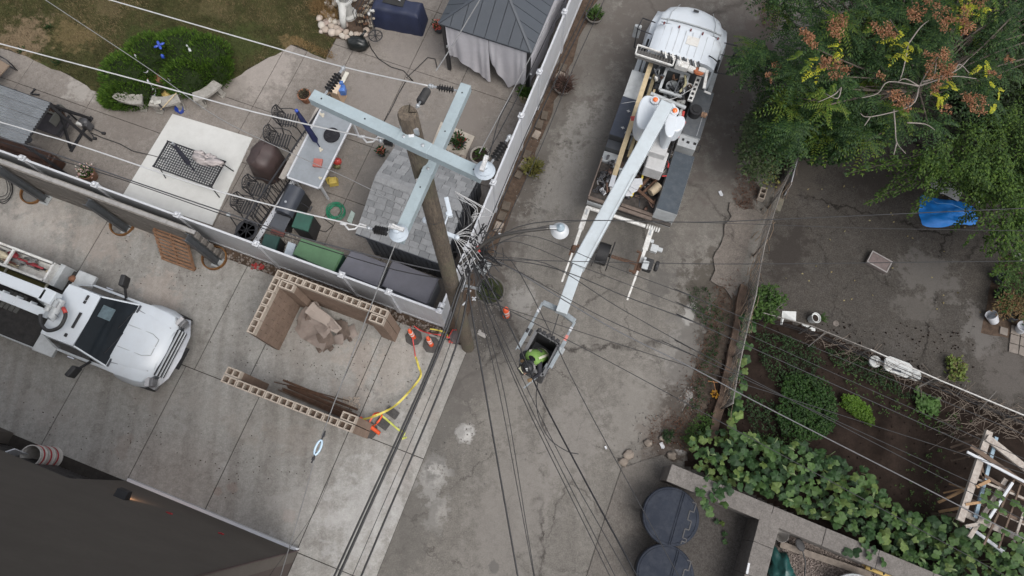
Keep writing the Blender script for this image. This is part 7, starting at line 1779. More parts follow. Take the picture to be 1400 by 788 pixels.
def tarp(lx,ly,h,seed):
 b=MB();vs=[];fs=[];nn,mm=34,20
 for i in range(nn+1):
  for j in range(mm+1):
   u_,v_=i/nn*2-1,j/mm*2-1
   x=u_*lx*(1-.12*v_*v_);y=v_*ly*(1-.10*u_**4+.12*noise.noise(Vector((u_*2,seed,0))))+.05*math.sin(u_*3)-.10*u_*v_
   e=max(abs(u_),abs(v_));z=h*(1-e**5)*(.75+.5*noise.noise(Vector((x*1.2,y*1.5,seed))))+.05*noise.noise(Vector((x*5,y*5,seed)))+.07*abs(noise.noise(Vector((x*3,y*9,seed+4))))
   vs.append((x,y,max(.005,z)))
 for i in range(nn):
  for j in range(mm):a=i*(mm+1)+j;fs.append((a,a+mm+1,a+mm+2,a+1))
 b.add(vs,fs);return b
obj("sheet",tarp(.86,.42,.13,2),mat("blue_tarpaulin",(.012,.22,.70),.45,.12,3,bmp=.2,dirt=.15,dirtcol=(.05,.25,.5)),tp,smooth=True)
b=MB();b.tube(smoothp([Vector(p)for p in((-.55,.35,.2),(-.5,.12,.3),(-.1,.1,.36),(.35,-.05,.34))]),.008,5);obj("crease_line",b,mat("pale_blue_edge",(.2,.42,.7),.5,.1,8),tp,smooth=True)
for(X,Y,w,l,a,lab)in((1290,262,.9,.35,-.5,"white plastic sheet showing under leaves above the blue tarp"),(1275,256,.25,.3,.4,"small white scrap above the blue tarp's left corner"),(1340,255,.25,.3,.2,"white plastic piece between leaves right of the blue tarp's top"),(1332,276,.2,.25,.9,"pale plastic piece at the blue tarp's right shoulder"),(1390,355,.3,.3,.5,"pale plastic scrap at the right edge above the bed")):
 b=MB();b.box((0,0,.12),(w,l,.04),(.1,.1,a));b.box((.05,.05,.06),(w*.6,l*1.1,.05),(.0,.2,a+.5));o=obj("plastic_scrap",b,mat("dull_white_plastic",(.38,.38,.37),.6,.15,7,dirt=.3),label=lab,cat="scrap",bevel=.02);o.location=at(X,Y)+Vector((0,0,.03))
# pots at the right edge and pavers
for(X,Y,r,h,m_,lab,til)in((1357,440,.15,.34,VINYL,"white bucket lying half tipped at the bed's left edge",1.0),(1392,452,.16,.3,VINYL,"white round pot at the right edge below the dark pot",.35),(1380,436,.15,.28,DKGREY,"black nursery pot between the two white buckets",.3),(1362,385,.16,.3,DKGREY,"black pot at the bed edge above the white bucket",.2),(1362,405,.15,.3,BLACK,"second black pot at the bed edge, just below the first",.2)):
 t=thing("plant_pot",lab,"pot",at(X,Y)+Vector((0,0,.06)));t.rotation_euler=(0,til*.8,2.6)
 b=MB();b.lathe([(r*.8,0),(r,h),(r*.93,h),(r*.8,h*.4),(0,h*.35)],n=18);obj("shell",b,m_,t,smooth=40)
PVM=mat("grey_square_paver",(.20,.175,.155),.9,.12,4,bmp=.4,dirt=.3)
pv_t=thing("square_pavers","small group of square grey pavers by the pots at the right edge","pavers",at(1385,465)+Vector((0,0,.036)),math.radians(-18))
for(i,j,s)in((-1.15,.55,.85),(0,0,1),(1,.0,1),(0,1,1),(1,1,1),(-.0,-1,1),(1,-1,1),(2,0,1),(2,1,1),(2,-1,1)):
 b=MB();b.box((i*.27,j*.27,.02),(.25*s,.25*s,.04),(0,0,rnd(-.05,.05)));obj("paver",b,PVM,pv_t,bevel=.008)
# pipe fence
pf=thing("pipe_fence","low pale pipe and wire fence crossing between the yard and the garden","fence",at(1225,500))
P0=[at(1044,428,.9),at(1110,446,.9),at(1190,478,.95),at(1285,520,.95),at(1400,568,.95),at(1470,598,.95)]
M_PIPE=mat("pale_pipe",(.42,.41,.40),.5,.1,4,metal=.2,dirt=.4)
for i in range(5):
 b=MB();b.tube([P0[i],P0[i+1]],.020 if i>1 else .014,7);obj("top_rail",b,M_PIPE if i>1 else M_CL,pf,world=True)
 q=P0[i+1];b=MB();b.tube([q,Vector((q.x,q.y,0))],.024,7);obj("post",b,M_CL,pf,world=True)
for dz,dv in((-.22,-.03),(-.42,-.02),(-.62,.0)):
 b=MB();b.tube(smoothp([p+Vector((dv,dv*2,dz+rnd(-.06,.06)))for p in P0]),.008,5);obj("strand",b,WIRE,pf,world=True)
for(a,c)in(((1105,474),(1128,455)),((1255,530),(1285,514)),((1048,432),(1070,416)),((1308,541),(1320,527)),((1340,560),(1362,535))):
 b=MB();b.tube([at(*a,.5),at(*c,.9)],.014,5);obj("brace",b,M_CL,pf,world=True)
b=MB()
for _ in range(260):
 t_=rnd(.1,1);p=at(1060+380*t_,438+152*t_+rnd(-6,12),rnd(.05,.6));d=Vector((rnd(-.5,.5),rnd(-.4,.4),rnd(-.1,.2)));b.tube([p,p+d*.5+Vector((0,0,rnd(0,.08))),p+d],rnd(.003,.008),3)
for _ in range(160):
 p=at(rnd(1290,1420),rnd(548,600),rnd(.05,.5));d=Vector((rnd(-.5,.5),rnd(-.3,.3),rnd(-.1,.1)));b.tube([p,p+d],rnd(.004,.010),3)
obj("dry_twigs",b,mat("grey_dry_twig",(.17,.14,.115),.9,.4,9),label="dry grey twigs and vines along the pipe fence",cat="twigs",kind="stuff")
# white children's table with two round seats, behind the fence strands
wt_=thing("play_table","white plastic play table with a round seat at each end, lying by the pipe fence","play table",at(1217,505,.0),math.radians(-22))
MWP=mat("chalky_white_plastic",(.52,.53,.52),.5,.08,5,dirt=.35,dirtcol=(.3,.3,.27))
b=MB();b.prism([(-.36,-.14),(-.28,-.22),(.28,-.22),(.40,-.08),(.36,.14),(.26,.2),(-.28,.2),(-.38,.08)],.36,.42);obj("tabletop",b,MWP,wt_,bevel=.02)
for s in(-1,1):
 b=MB();b.lathe([(.13,.20),(.16,.22),(.16,.27),(.13,.285),(0,.285)],(s*.54,-.02+.02*s,0),20);st=obj("round_seat",b,MWP,wt_,smooth=40)
 b=MB();b.lathe([(.11,0),(.08,.2)],(s*.54,-.02+.02*s,0),14);obj("seat_foot",b,GREY_PAINT,st,smooth=40)
 b=MB();b.bar((s*.3,0,.2),(s*.5,0,.2),.12,.06);b.box((s*.2,0,.18),(.06,.3,.36));obj("leg",b,MWP,wt_)
b=MB();b.bar((-.14,-.14,.425),(.1,-.12,.425),.06,.012);b.bar((-.2,.02,.422),(.26,.0,.422),.008,.01);obj("dark_handle",b,DKGREY,wt_)
b=MB();b.add([(-.18,.15,.5),(.17,.12,.55),(.15,-.14,.5),(-.12,-.05,.4),(-.17,-.2,.35),(-.2,-.18,.3)],[(0,1,2,3),(0,3,4,5),(3,2,1,0),(5,4,3,0)]);o=obj("hanging_cloth",b,MWP,label="white cloth hanging on the pipe fence near the chain link corner",cat="cloth");o.location=at(1070,439,.3)
b=MB();b.box((0,0,.55),(.34,.07,.05),(.0,.15,-.4));b.box((.16,-.07,.5),(.12,.09,.05),(0,.2,-.2));o=obj("white_bottle",b,MWP,label="flattened white plastic bottle hung on the pipe fence",cat="bottle",bevel=.02);o.location=at(1093,453,0)
t=thing("potted_plant","tipped pot with dark soil and grassy leaves behind the pipe fence","potted plant",at(1107,438)+Vector((0,0,.05)));t.rotation_euler=(0,.3,0)
b=MB();b.lathe([(.1,0),(.15,.24),(.135,.24),(.12,.2),(0,.19)],n=16);obj("pot",b,MWP,t,smooth=40);b=MB();b.lathe([(.12,.195),(0,.215)],n=12);obj("soil",b,SOIL,t)
b=MB()
for _ in range(60):leaf(b,(.12,0,.2),(rnd(.3,1),rnd(-.7,.7),rnd(.1,.6)),rnd(.15,.3),.02)
obj("foliage",b,leafmat("olive_leaves",())if False else GREEN,t)
t=thing("weed_plant","leafy green and brown weed growing from the yard side of the pipe fence","plant",at(1300,508)+Vector((0,0,.03)))
b=MB()
for _ in range(260):leaf(b,(rnd(-.15,.25),rnd(-.3,.35),rnd(.0,.25)),(rnd(-.6,.8),rnd(-.3,1),rnd(0,.6)),rnd(.07,.14),.06)
obj("foliage",b,leafmat("lime_leaves",[(.10,.15,.03),(.15,.20,.045),(.12,.09,.04)]),t);b=MB();b.tube([(0,0,0),(.05,.1,.2)],.012,5);obj("stem",b,TIMBER_DK,t)
# trees
def frond(mb,p,d,L,pairs=9,w=.036,ll=.10,droop=.6):
 p=Vector(p);d=Vector(d).normalized();s_=d.cross(Vector((0,0,1)))
 if s_.length<.01:s_=Vector((1,0,0))
 s_.normalize();prev=p
 for k in range(1,pairs+1):
  t=k/pairs;q=p+d*L*t+Vector((0,0,-droop*L*t*t))
  tan=(q-prev).normalized();prev=q
  l_=ll*(1-.35*abs(t-.45)*1.6)
  for s in(-1,1):leaf(mb,q,s_*s+tan*.45+Vector((0,0,-.25+rnd(-.15,.1))),l_,w,(0,0,1),.1)
 leaf(mb,prev,d+Vector((0,0,-droop)),ll,w,(0,0,1),.1)
def rpoly(poly):
 xs=[p[0]for p in poly];ys=[p[1]for p in poly]
 while True:
  q=(rnd(min(xs),max(xs)),rnd(min(ys),max(ys)))
  if inside(q,poly):return q
FROND=leafmat("ailanthus_leaflets",[(.010,.034,.009),(.020,.056,.014),(.036,.080,.018),(.060,.110,.022)])
FR_Y=leafmat("bright_young_leaflets",[(.05,.11,.010),(.085,.14,.014),(.13,.17,.018)])
tb=at(1168,205);tA=thing("ailanthus_tree","large feathery leaved tree with orange brown seed clusters at the top right","tree",tb)
hubp=at(1256,122,3.6)
b=MB();b.tube([tb,tb.lerp(hubp,.5)+Vector((.15,-.1,.2)),hubp],[.17,.14,.10],12);obj("trunk",b,mat("grey_bark",(.12,.10,.085),.9,.25,8,bmp=.8),tA,world=True,smooth=True)
M_TWIG=mat("pale_twig",(.24,.21,.19),.8,.2,8)
limbs=[]
cr1=[(1015,85),(1050,40),(1040,-60),(1500,-60),(1500,60),(1390,110),(1350,150),(1300,170),(1250,200),(1190,195),(1140,190),(1080,200),(1040,170),(1060,130),(1035,112)]
bare=[(1228,108),(1335,90),(1330,130),(1250,150),(1195,135)]
gaps=[(1300,50),(1500,20),(1500,130),(1400,120),(1340,110)]
tips=[]
while len(tips)<250:
 q=rpoly(cr1)
 if inside(q,bare)and rnd(0,1)<.6:continue
 if inside(q,gaps)and rnd(0,1)<.5:continue
 if q[0]>1180 and q[1]>130 and rnd(0,1)<.3:continue
 tips.append(at(q[0],q[1],rnd(3.2,4.9)if q[0]>1080 else rnd(2.6,4.0)))
b=MB();bb=MB()
for i,tp_ in enumerate(tips):
 m_=b if rnd(0,1)<.86 else bb
 for k in range(15):
  a=k*2.4+rnd(-.3,.3);z_=rnd(-.15,.55);frond(m_,tp_+Vector((rnd(-.1,.1),rnd(-.1,.1),rnd(-.15,.15))),(math.cos(a),math.sin(a),z_),rnd(.38,.68),9,.034,rnd(.085,.12),rnd(.4,.9))
obj("crown",b,FROND,tA,world=True);obj("young_shoots",bb,FR_Y,tA,world=True)
b=MB()
for i in range(0,len(tips),3):
 tp_=tips[i];m=hubp.lerp(tp_,.5)+Vector((rnd(-.3,.3),rnd(-.3,.3),rnd(-.3,.1)));b.tube(smoothp([hubp,m,tp_],4),.018,5)
obj("branches",b,mat("grey_bark",()),tA,world=True,kind="stuff")
tw=[[(1256,118),(1238,108),(1228,112)],[(1256,118),(1215,112),(1200,128),(1178,134)],[(1256,120),(1270,95),(1285,75)],[(1256,118),(1300,105),(1335,108)],[(1262,112),(1305,98),(1325,80)],[(1256,120),(1245,145),(1190,160),(1176,155)],[(1190,160),(1182,172)],[(1222,150),(1224,175),(1226,195),(1238,210)],[(1226,195),(1222,212)],[(1150,120),(1140,130),(1118,140)],[(1150,120),(1145,135),(1128,128)],[(1242,60),(1258,38),(1270,28)],[(1242,60),(1235,95),(1230,110)],[(1305,98),(1312,88),(1325,100)],[(1240,168),(1265,170),(1278,178)],[(1280,85),(1276,105),(1262,115)]]
for w_ in tw:
 b=MB();b.tube(smoothp([at(X,Y,4.9+rnd(-.1,.1))for X,Y in w_],4),[.018-.010*k/(4*(len(w_)-1))for k in range(4*(len(w_)-1)+1)],5);obj("bare_twig",b,M_TWIG,tA,world=True,smooth=True)
SEED=[(1146,28,14),(1112,55,18),(1104,52,12),(1148,42,18),(1130,85,16),(1152,92,14),(1140,100,10),(1205,38,16),(1212,45,14),(1255,22,15),(1250,12,10),(1290,28,16),(1308,22,18),(1320,35,16),(1275,5,12),(1340,5,10),(1285,72,16),(1278,85,15),(1292,90,15),(1285,108,18),(1276,122,12),(1222,132,14),(1235,138,14),(1328,140,18),(1335,135,12),(1360,100,9),(1294,150,9),(1204,106,8),(1055,103,10),(1380,78,8),(1062,90,8)]
for(X,Y,r)in SEED:
 c=at(X,Y,5.15 if X>1080 else 4.2);b=MB();R=r/65
 sb_=[Vector((rnd(-1,1),rnd(-1,1),rnd(-.3,.3)))*R*.8 for _ in range(5)]
 for _ in range(int(150*(r/14)**2)):
  d=rdir();q=c+random.choice(sb_)+Vector((d.x*R,d.y*R*.9,d.z*R*.5))*rnd(.1,.55);leaf(b,q,rdir(),rnd(.04,.07),.03)
 obj("seed_cluster",b,BROWNL,tA,world=True,kind="stuff")
for(X,Y,r)in((1095,75,7),(1118,88,12),(1152,68,8),(1130,115,10),(1190,38,8),(1230,50,12),(1235,65,12),(1322,8,16),(1335,15,12),(1345,20,9),(1340,88,9),(1358,120,9),(1358,145,7),(1237,155,8),(1256,63,4),(1218,80,4),(1105,90,9),(1285,130,9),(1240,78,8),(1300,125,9)):
 c=at(X,Y,5.05);b=MB();R=r/60
 for _ in range(max(3,r//2)):frond(b,c+Vector((rnd(-R,R),rnd(-R,R),0))*.9,(rnd(-1,1),rnd(-1,1),rnd(-.3,.5)),R*rnd(.8,1.7),6,.036,rnd(.06,.09),rnd(.3,1.2))
 obj("yellow_leaf_spray",b,YLEAF if rnd(0,1)<.6 else FR_Y,tA,world=True,kind="stuff")
def leafmass(mb,poly,z0_,z1_,n,l,w,cl=.28,nl=26):
 for _ in range(n):
  q=rpoly(poly);c=at(q[0],q[1],rnd(z0_,z1_))
  for _ in range(nl):
   d=rdir(-.4);p=c+Vector((d.x,d.y,d.z*.6))*cl*rnd(.5,1);leaf(mb,p,Vector((d.x,d.y,rnd(-.5,.3))),l*rnd(.7,1.3),w)
# dense ivy left and under the tree
iv=thing("ivy_bush","dense dark ivy mass under the feathery tree beside the leaning sheet","bush",at(1110,190))
ivp=[(1088,140),(1088,200),(1100,222),(1130,218),(1160,215),(1172,185),(1175,130),(1120,110)]
b=MB();leafmass(b,ivp,1.3,2.2,230,.09,.08,.26,34);obj("foliage",b,DGREEN,iv,world=True)
b=MB();c=at(1125,175,.9);b.blob((c.x,c.y,.8),(.9,.75,.8),14,8,.3,3);obj("shade_core",b,mat("juniper_shade",()),iv,world=True)  # dark lump gives the ivy its inner shade
iv2=thing("shrub","light green leafy shrub hanging over the verge left of the leaning sheet","bush",at(1040,215))
b=MB();leafmass(b,[(1030,150),(1012,205),(1015,235),(1040,245),(1068,230),(1085,190),(1085,150)],.8,1.6,90,.09,.06,.25,26);leafmass(b,[(1040,130),(1020,185),(1080,195),(1090,130)],1.5,2.3,90,.09,.06,.25,26);obj("foliage",b,leafmat("sage_green_leaves",[(.035,.060,.022),(.06,.09,.035),(.10,.13,.06)]),iv2,world=True)
b=MB();c=at(1052,195);b.blob((c.x,c.y,.5),(.5,.6,.5),12,8,.3,5);obj("shade_core",b,mat("juniper_shade",()),iv2,world=True)  # dark lump gives the shrub its inner shade
yl=thing("yellow_sapling","small sapling with yellow leaves at the fence beside the loose block","sapling",at(1054,250))
b=MB();c=at(1054,236,.8)
for _ in range(95):leaf(b,c+Vector((rnd(-.32,.22),rnd(-.42,.35),rnd(-.2,.2))),rdir(),rnd(.06,.1),.06)
obj("leaves",b,leafmat("yellow_green_leaves",[(.34,.30,.07),(.24,.26,.05),(.45,.40,.22)]),yl,world=True);b=MB();b.tube([at(1054,250),c],.015,5);b.tube([c,c+Vector((-.2,.3,.1))],.008,5);obj("stem",b,M_TWIG,yl,world=True)
b=MB()
for _ in range(260):p=at(rnd(1003,1035),rnd(232,288));leaf(b,(p.x,p.y,rnd(.02,.08)),rdir(.1),rnd(.06,.14),.02)
for _ in range(260):p=at(rnd(1040,1062),rnd(-10,40));leaf(b,(p.x,p.y,rnd(.02,.1)),rdir(.1),rnd(.06,.16),.02)
for _ in range(160):p=at(rnd(885,930),rnd(568,610));leaf(b,(p.x,p.y,rnd(.02,.06)),rdir(.1),rnd(.05,.1),.02)
for _ in range(900):
 t_=rnd(0,1);p=at(992-62*t_+random.gauss(0,12),385+225*t_+random.gauss(0,5));leaf(b,(p.x,p.y,rnd(.02,.09)),rdir(.1),rnd(.04,.13),.018)
for _ in range(120):p=at(rnd(1000,1070),rnd(90,200));leaf(b,(p.x,p.y,rnd(.02,.1)),rdir(.1),rnd(.06,.12),.03)
obj("dead_leaves",b,leafmat("red_brown_litter",[(.10,.045,.03),(.16,.08,.05),(.08,.05,.04)],.9),label="red brown dead leaves drifted along the verge",cat="leaves",kind="stuff")
# elm-like tree on the right
tE=thing("leafy_tree","fine leaved green tree hanging over the blue tarp at the right edge","tree",at(1420,300))
eb=at(1420,300);eh=at(1440,200,3.2)
b=MB();b.tube([eb,eb.lerp(eh,.5),eh],[.2,.16,.12],12);obj("trunk",b,mat("grey_bark",()),tE,world=True,smooth=True)
ELM=leafmat("elm_leaves",[(.018,.048,.006),(.034,.076,.009),(.055,.108,.013),(.090,.150,.017)])
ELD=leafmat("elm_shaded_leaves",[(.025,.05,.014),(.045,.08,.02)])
def spray(mb,a,c,n,l,w,spread=.12):
 a,c=Vector(a),Vector(c);d=(c-a).normalized();s_=d.cross(Vector((0,0,1))).normalized()
 for k in range(n):
  t=rnd(0,1);p=a.lerp(c,t)-Vector((0,0,.25*t*t))+s_*rnd(-spread,spread)*(1.2-t)+Vector((0,0,rnd(-.08,.08)))
  leaf(mb,p,d+s_*rnd(-1.4,1.4)+Vector((0,0,rnd(-.4,.3))),l*rnd(.7,1.3),w)
b=MB();b2=MB();br=MB()
e1=[(1262,205),(1310,175),(1360,150),(1400,130),(1520,100),(1520,330),(1400,345),(1372,325),(1350,275),(1330,235),(1290,232),(1262,232)]
for i in range(640):
 q=rpoly(e1);c=at(q[0],q[1],rnd(2.2,3.9));a=rnd(-2.6,-.3)if rnd(0,1)<.8 else rnd(0,6.28)
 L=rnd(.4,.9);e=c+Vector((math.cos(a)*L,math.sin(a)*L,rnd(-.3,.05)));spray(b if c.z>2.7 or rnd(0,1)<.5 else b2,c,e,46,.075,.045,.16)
for(a,c,z)in(((1262,210),(1168,232),3.0),((1265,225),(1180,222),2.9),((1268,222),(1205,262),2.6),((1275,230),(1190,275),2.6),((1285,235),(1225,262),2.7),((1300,225),(1215,215),3.0),((1285,215),(1240,235),2.9),((1300,235),(1250,290),2.4),((1320,235),(1258,275),2.5),((1350,270),(1310,310),2.2),((1370,270),(1320,300),2.3),((1385,300),(1355,325),2.2),((1345,240),(1290,255),2.7),((1400,330),(1365,372),1.9),((1410,330),(1380,385),1.9),((1400,300),(1360,345),2.1)):
 A_,C_=at(*a,z+.2),at(*c,z);spray(b,A_,C_,150,.07,.042,.22);br.tube([A_,C_-Vector((0,0,.2))],.005,4)
for k in range(9):q=at(rnd(1300,1480),rnd(175,300));b3=MB();b3.blob((q.x,q.y,1.5),(.8,.6,.45),12,7,.4,k);obj("shade_core",b3,mat("juniper_shade",()),tE,world=True)  # dark blobs below the crown stand in for shade between the sprays
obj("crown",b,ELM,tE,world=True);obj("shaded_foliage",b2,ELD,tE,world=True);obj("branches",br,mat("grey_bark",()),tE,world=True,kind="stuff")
# far background growth at the top right
bg=thing("dark_hedge","dark dense hedge growth behind the trees at the top right corner","hedge",at(1300,130))
b=MB();leafmass(b,[(1180,-60),(1500,-60),(1500,200),(1330,190),(1170,165),(1100,60)],.9,2.0,520,.10,.07,.32,22);obj("foliage",b,leafmat("deep_shade_leaves",[(.014,.028,.010),(.026,.045,.016),(.035,.055,.02)]),bg,world=True)
for k in range(14):b=MB();q=at(rnd(1190,1480),rnd(-40,180));b.blob((q.x,q.y,.6),(rnd(.7,1.2),rnd(.6,1),.7),12,7,.4,k);obj("shade_core",b,mat("juniper_shade",()),bg,world=True)  # dark blobs stand in for shade deep in the hedge
# right edge bed plants
t=thing("bed_plants","mixed green and reddish plants filling the bed at the right edge","plants",at(1390,400))
b=MB();leafmass(b,[(1362,365),(1372,420),(1385,432),(1480,440),(1480,350)],.2,.6,90,.09,.05,.2,24);obj("foliage",b,GREEN,t,world=True)
b=MB();leafmass(b,[(1372,405),(1362,430),(1400,432),(1420,405)],.3,.6,40,.09,.03,.2,22);obj("reddish_foliage",b,leafmat("reddish_leaves",[(.13,.075,.035),(.20,.12,.05),(.10,.10,.04)]),t,world=True)
# garden crops
def cropmass(name,lab,poly,n,l,w,m_,h,cat="crop"):
 t=thing(name,lab,cat,at(*poly[0]));b=MB()
 for _ in range(n):
  q=rpoly(poly);p=at(q[0],q[1],.06);hh=h*rnd(.3,1)
  for k in range(3):leaf(b,p+Vector((rnd(-.03,.03),rnd(-.03,.03),hh)),(rnd(-1,1),rnd(-1,1),rnd(-.1,.5)),l*rnd(.7,1.2),w)
 obj("foliage",b,m_,t,world=True);return t
cropmass("parsley_patch","dense bright green herb patch in the middle of the garden",[(1070,512),(1098,516),(1122,518),(1138,548),(1140,570),(1132,590),(1118,600),(1090,602),(1066,596),(1058,570),(1064,540)],1350,.065,.055,leafmat("herb_leaves",[(.013,.042,.008),(.025,.066,.012),(.045,.095,.018)]),.3)
cropmass("lettuce_patch","small vivid lime green patch right of the herb patch",[(1150,541),(1165,543),(1182,556),(1190,570),(1189,584),(1176,575),(1160,565),(1148,553)],620,.06,.05,leafmat("vivid_lime",[(.055,.12,.008),(.08,.16,.012),(.10,.18,.018)]),.2)
cropmass("weed_patch","thin straggly green weeds in the upper part of the garden",[(1030,455),(1070,460),(1110,475),(1125,500),(1100,520),(1060,530),(1040,500)],520,.06,.035,DGREEN,.22)
cropmass("weed_patch","sparse weeds below the pipe fence near the white play table",[(1120,475),(1190,490),(1230,530),(1270,560),(1200,530),(1140,500)],320,.06,.035,DGREEN,.16)
cropmass("pumpkin_seedling","small broad leaved seedling under the pipe fence",[(1248,535),(1276,545),(1284,560),(1262,572),(1250,556)],60,.12,.10,leafmat("fresh_green",[(.06,.13,.03),(.10,.18,.05)]),.2,"seedling")
cropmass("weed_patch","green weeds growing along the foot of the chain link fence",[(938,395),(965,390),(985,430),(960,448),(945,425)],110,.07,.025,DGREEN,.05)
cropmass("weed_patch","weeds at the verge above the round bins",[(905,590),(918,588),(922,600),(908,606)],50,.08,.03,DGREEN,.12)
cropmass("weed_patch","straggling weeds along the middle of the alley verge",[(975,430),(995,430),(975,520),(955,560),(940,560),(960,490)],130,.07,.03,DGREEN,.08)
cropmass("weed_patch","green weeds on the verge just above the squash vine",[(950,570),(975,565),(968,600),(940,612),(930,600)],170,.09,.03,GREEN,.15)
cropmass("fence_vine","soft green vine patch where the two fences meet",[(1022,402),(1046,400),(1062,420),(1045,450),(1018,440)],420,.08,.06,GREEN,.9,"vine")
cropmass("weed_patch","low weeds spreading under the parsley on the left of the garden",[(1015,540),(1055,545),(1060,590),(1025,600)],130,.07,.04,DGREEN,.15)
b=MB()
for _ in range(700):
 p=at(rnd(1010,1330),rnd(440,700));b.blob((p.x,p.y,gz(p.x,p.y)+.0),rnd(.01,.03),5,3,.4,_)
obj("clods",b,M_GARD,label="earth clods and small stones on the garden soil",cat="soil clods",kind="stuff")
for(poly,n,hh,lab)in(([(1130,490),(1250,540),(1330,575),(1300,600),(1180,560)],160,.1,'thin scattered weeds across the garden below the pipe fence'),([(1000,600),(1060,595),(1100,610),(1040,620)],200,.25,'small leaved weeds between herb patch and squash vine'),([(1190,590),(1300,620),(1290,700),(1230,690)],60,.06,'few tiny weeds on the bare garden soil by the trellis'),([(1225,745),(1235,700),(1310,700),(1300,740)],120,.3,'weeds at the squash vine edge near the trellis')):
 cropmass("weed_patch",lab,poly,n,.06,.035,GREEN,hh)
# squash vine: large lobed leaves, each one a part
sv_t=thing("squash_vine","large leaved squash vine sprawling along the retaining wall","vine",at(1100,650))
protos=[]
for k in range(6):
 b=MB();n=16;vs=[(0,0,.0)];
 for i in range(n):
  a=2*math.pi*(i+.5)/n;lob_=.70+.30*abs(math.cos(a*2.5+.0));
  if i in(0,n-1):lob_=.34
  r=.165*lob_*rnd(.93,1.07);vs.append((r*math.cos(a),r*math.sin(a),-.035*(r/.16)**2+.028*math.sin(a*5+k)+rnd(-.014,.014)))
 vs2=[(v[0]*.5,v[1]*.5,v[2]*.2+.008*math.sin(i_*1.3))for i_,v in enumerate(vs[1:])]
 vs_all=[vs[0]]+vs2+vs[1:];fs=[(0,1+i,1+(i+1)%n)for i in range(n)]+[(1+i,1+n+i,1+n+(i+1)%n,1+(i+1)%n)for i in range(n)]
 b.add(vs_all,fs);protos.append(b)
LV=[]
for n_,cols in(("a",(.020,.052,.013)),("b",(.030,.070,.017)),("c",(.046,.090,.021)),("d",(.014,.038,.011)),("e",(.080,.120,.028))):
 m_,t_,b_=nodes("squash_leaf_"+n_);co_=coord(t_,obj_=True)
 wv=N(t_,"ShaderNodeTexVoronoi",Scale=14);t_.links.new(co_,wv.inputs[0]);
 gr_n=t_.nodes.new("ShaderNodeTexGradient");gr_n.gradient_type='RADIAL';t_.links.new(co_,gr_n.inputs[0])
 mm_=t_.nodes.new("ShaderNodeMath");mm_.operation='MULTIPLY';mm_.inputs[1].default_value=44;t_.links.new(gr_n.outputs[1],mm_.inputs[0]);sn=t_.nodes.new("ShaderNodeMath");sn.operation='SINE';t_.links.new(mm_.outputs[0],sn.inputs[0])
 c_=mixc(t_,ramp(t_,sn.outputs[0],.85,1.0),cols,tuple(x*1.5 for x in cols));c_=mixc(t_,ramp(t_,tex(t_,co_,9,3),.4,.7),c_,tuple(x*.72 for x in cols))
 t_.links.new(c_,b_.inputs['Base Color']);b_.inputs['Roughness'].default_value=.62;b_.inputs['Specular IOR Level'].default_value=.3;LV.append(m_)
meshes=[]
for k in range(6):
 for m_ in LV[:3]if k%2 else LV[2:]:
  o=obj("leaf",protos[k],m_,sv_t,smooth=True);meshes.append(o)
band=[(945,600),(968,580),(1000,590),(1040,598),(1085,605),(1120,612),(1150,632),(1180,640),(1200,660),(1225,690),(1262,712),(1290,705),(1330,730),(1400,752),(1440,790),(1430,830),(1310,790),(1250,772),(1190,738),(1130,712),(1080,690),(1030,668),(1000,668),(975,690),(955,660),(945,630)]
cols_=[(1020,420,1000,590)]
pl_=[]
for _ in range(40000):
 if len(pl_)>=760:break
 q=rpoly(band);z=rnd(.35,1.0);p=at(q[0],q[1],z);ok=True
 for(r_,s)in pl_:
  if abs(r_.x-p.x)<.16 and abs(r_.y-p.y)<.16 and(r_-p).length<.135:ok=False;break
 if ok:pl_.append((p,rnd(.4,1.05)*(1.0 if q[0]>990 else .8)))
for _ in range(46):
 t_=rnd(0,1);q=(1024-26*t_+rnd(-9,9),430+170*t_);pl_.append((at(q[0],q[1],rnd(.2,.7)),rnd(.6,1.0)))
for q in((958,672),(966,690),(975,680),(985,676),(972,700),(962,685),(990,690),(980,664),(996,672),(1185,748),(1196,752),(1172,755),(1160,757),(1190,760),(1208,768),(1180,742)):pl_.append((at(q[0],q[1],1.02),rnd(.7,1.0)))
for q in((971,700),(980,713),(987,716),(991,731),(992,741)):pl_.append((at(q[0],q[1],.12),.5))
pl_.sort(key=lambda e:-e[0].z)
O_=sv_t.location;usedm=set();rest=MB()
for i,(p,s)in enumerate(pl_):
 e=(rnd(-.55,.55),rnd(-.55,.55),rnd(0,6.28))
 if i<290:
  src=random.choice(meshes)
  if src.name not in usedm:usedm.add(src.name);c=src
  else:c=src.copy();COL.objects.link(c);c.parent=sv_t
  c.location=p-O_;c.rotation_euler=e;c.scale=(s,s,s)
 else:
  R_=Matrix.Translation(p)@(Matrix.Rotation(e[2],4,'Z')@Matrix.Rotation(e[0],4,'X'))@Matrix.Scale(s,4);pr_=protos[i%6];rest.m(i%5).add([R_@Vector(v)for v in pr_.v],pr_.f)
for o in meshes:
 if o.name not in usedm:bpy.data.objects.remove(o)
obj("lower_leaves",rest,LV,sv_t,world=True,smooth=True,kind="stuff")
b=MB()
for _ in range(26):
 q=rpoly(band);p=at(q[0],q[1],rnd(.9,1.1));d=Vector((rnd(-1,1),rnd(-1,1),0)).normalized();b.add([p,p+d*.1+Vector((.04,.02,.02)),p+d*.2,p+d*.1-Vector((.03,.02,-.04))],[(0,1,2,3)])
obj("curled_leaf",b,leafmat("pale_leaf_backs",[(.16,.22,.10),(.22,.28,.13)]),sv_t,world=True,kind="stuff")
b=MB()
for _ in range(60):
 q=rpoly(band);p=at(q[0],q[1],.3);b.tube([p,p+Vector((rnd(-.4,.4),rnd(-.3,.3),rnd(.1,.4)))],.009,4)
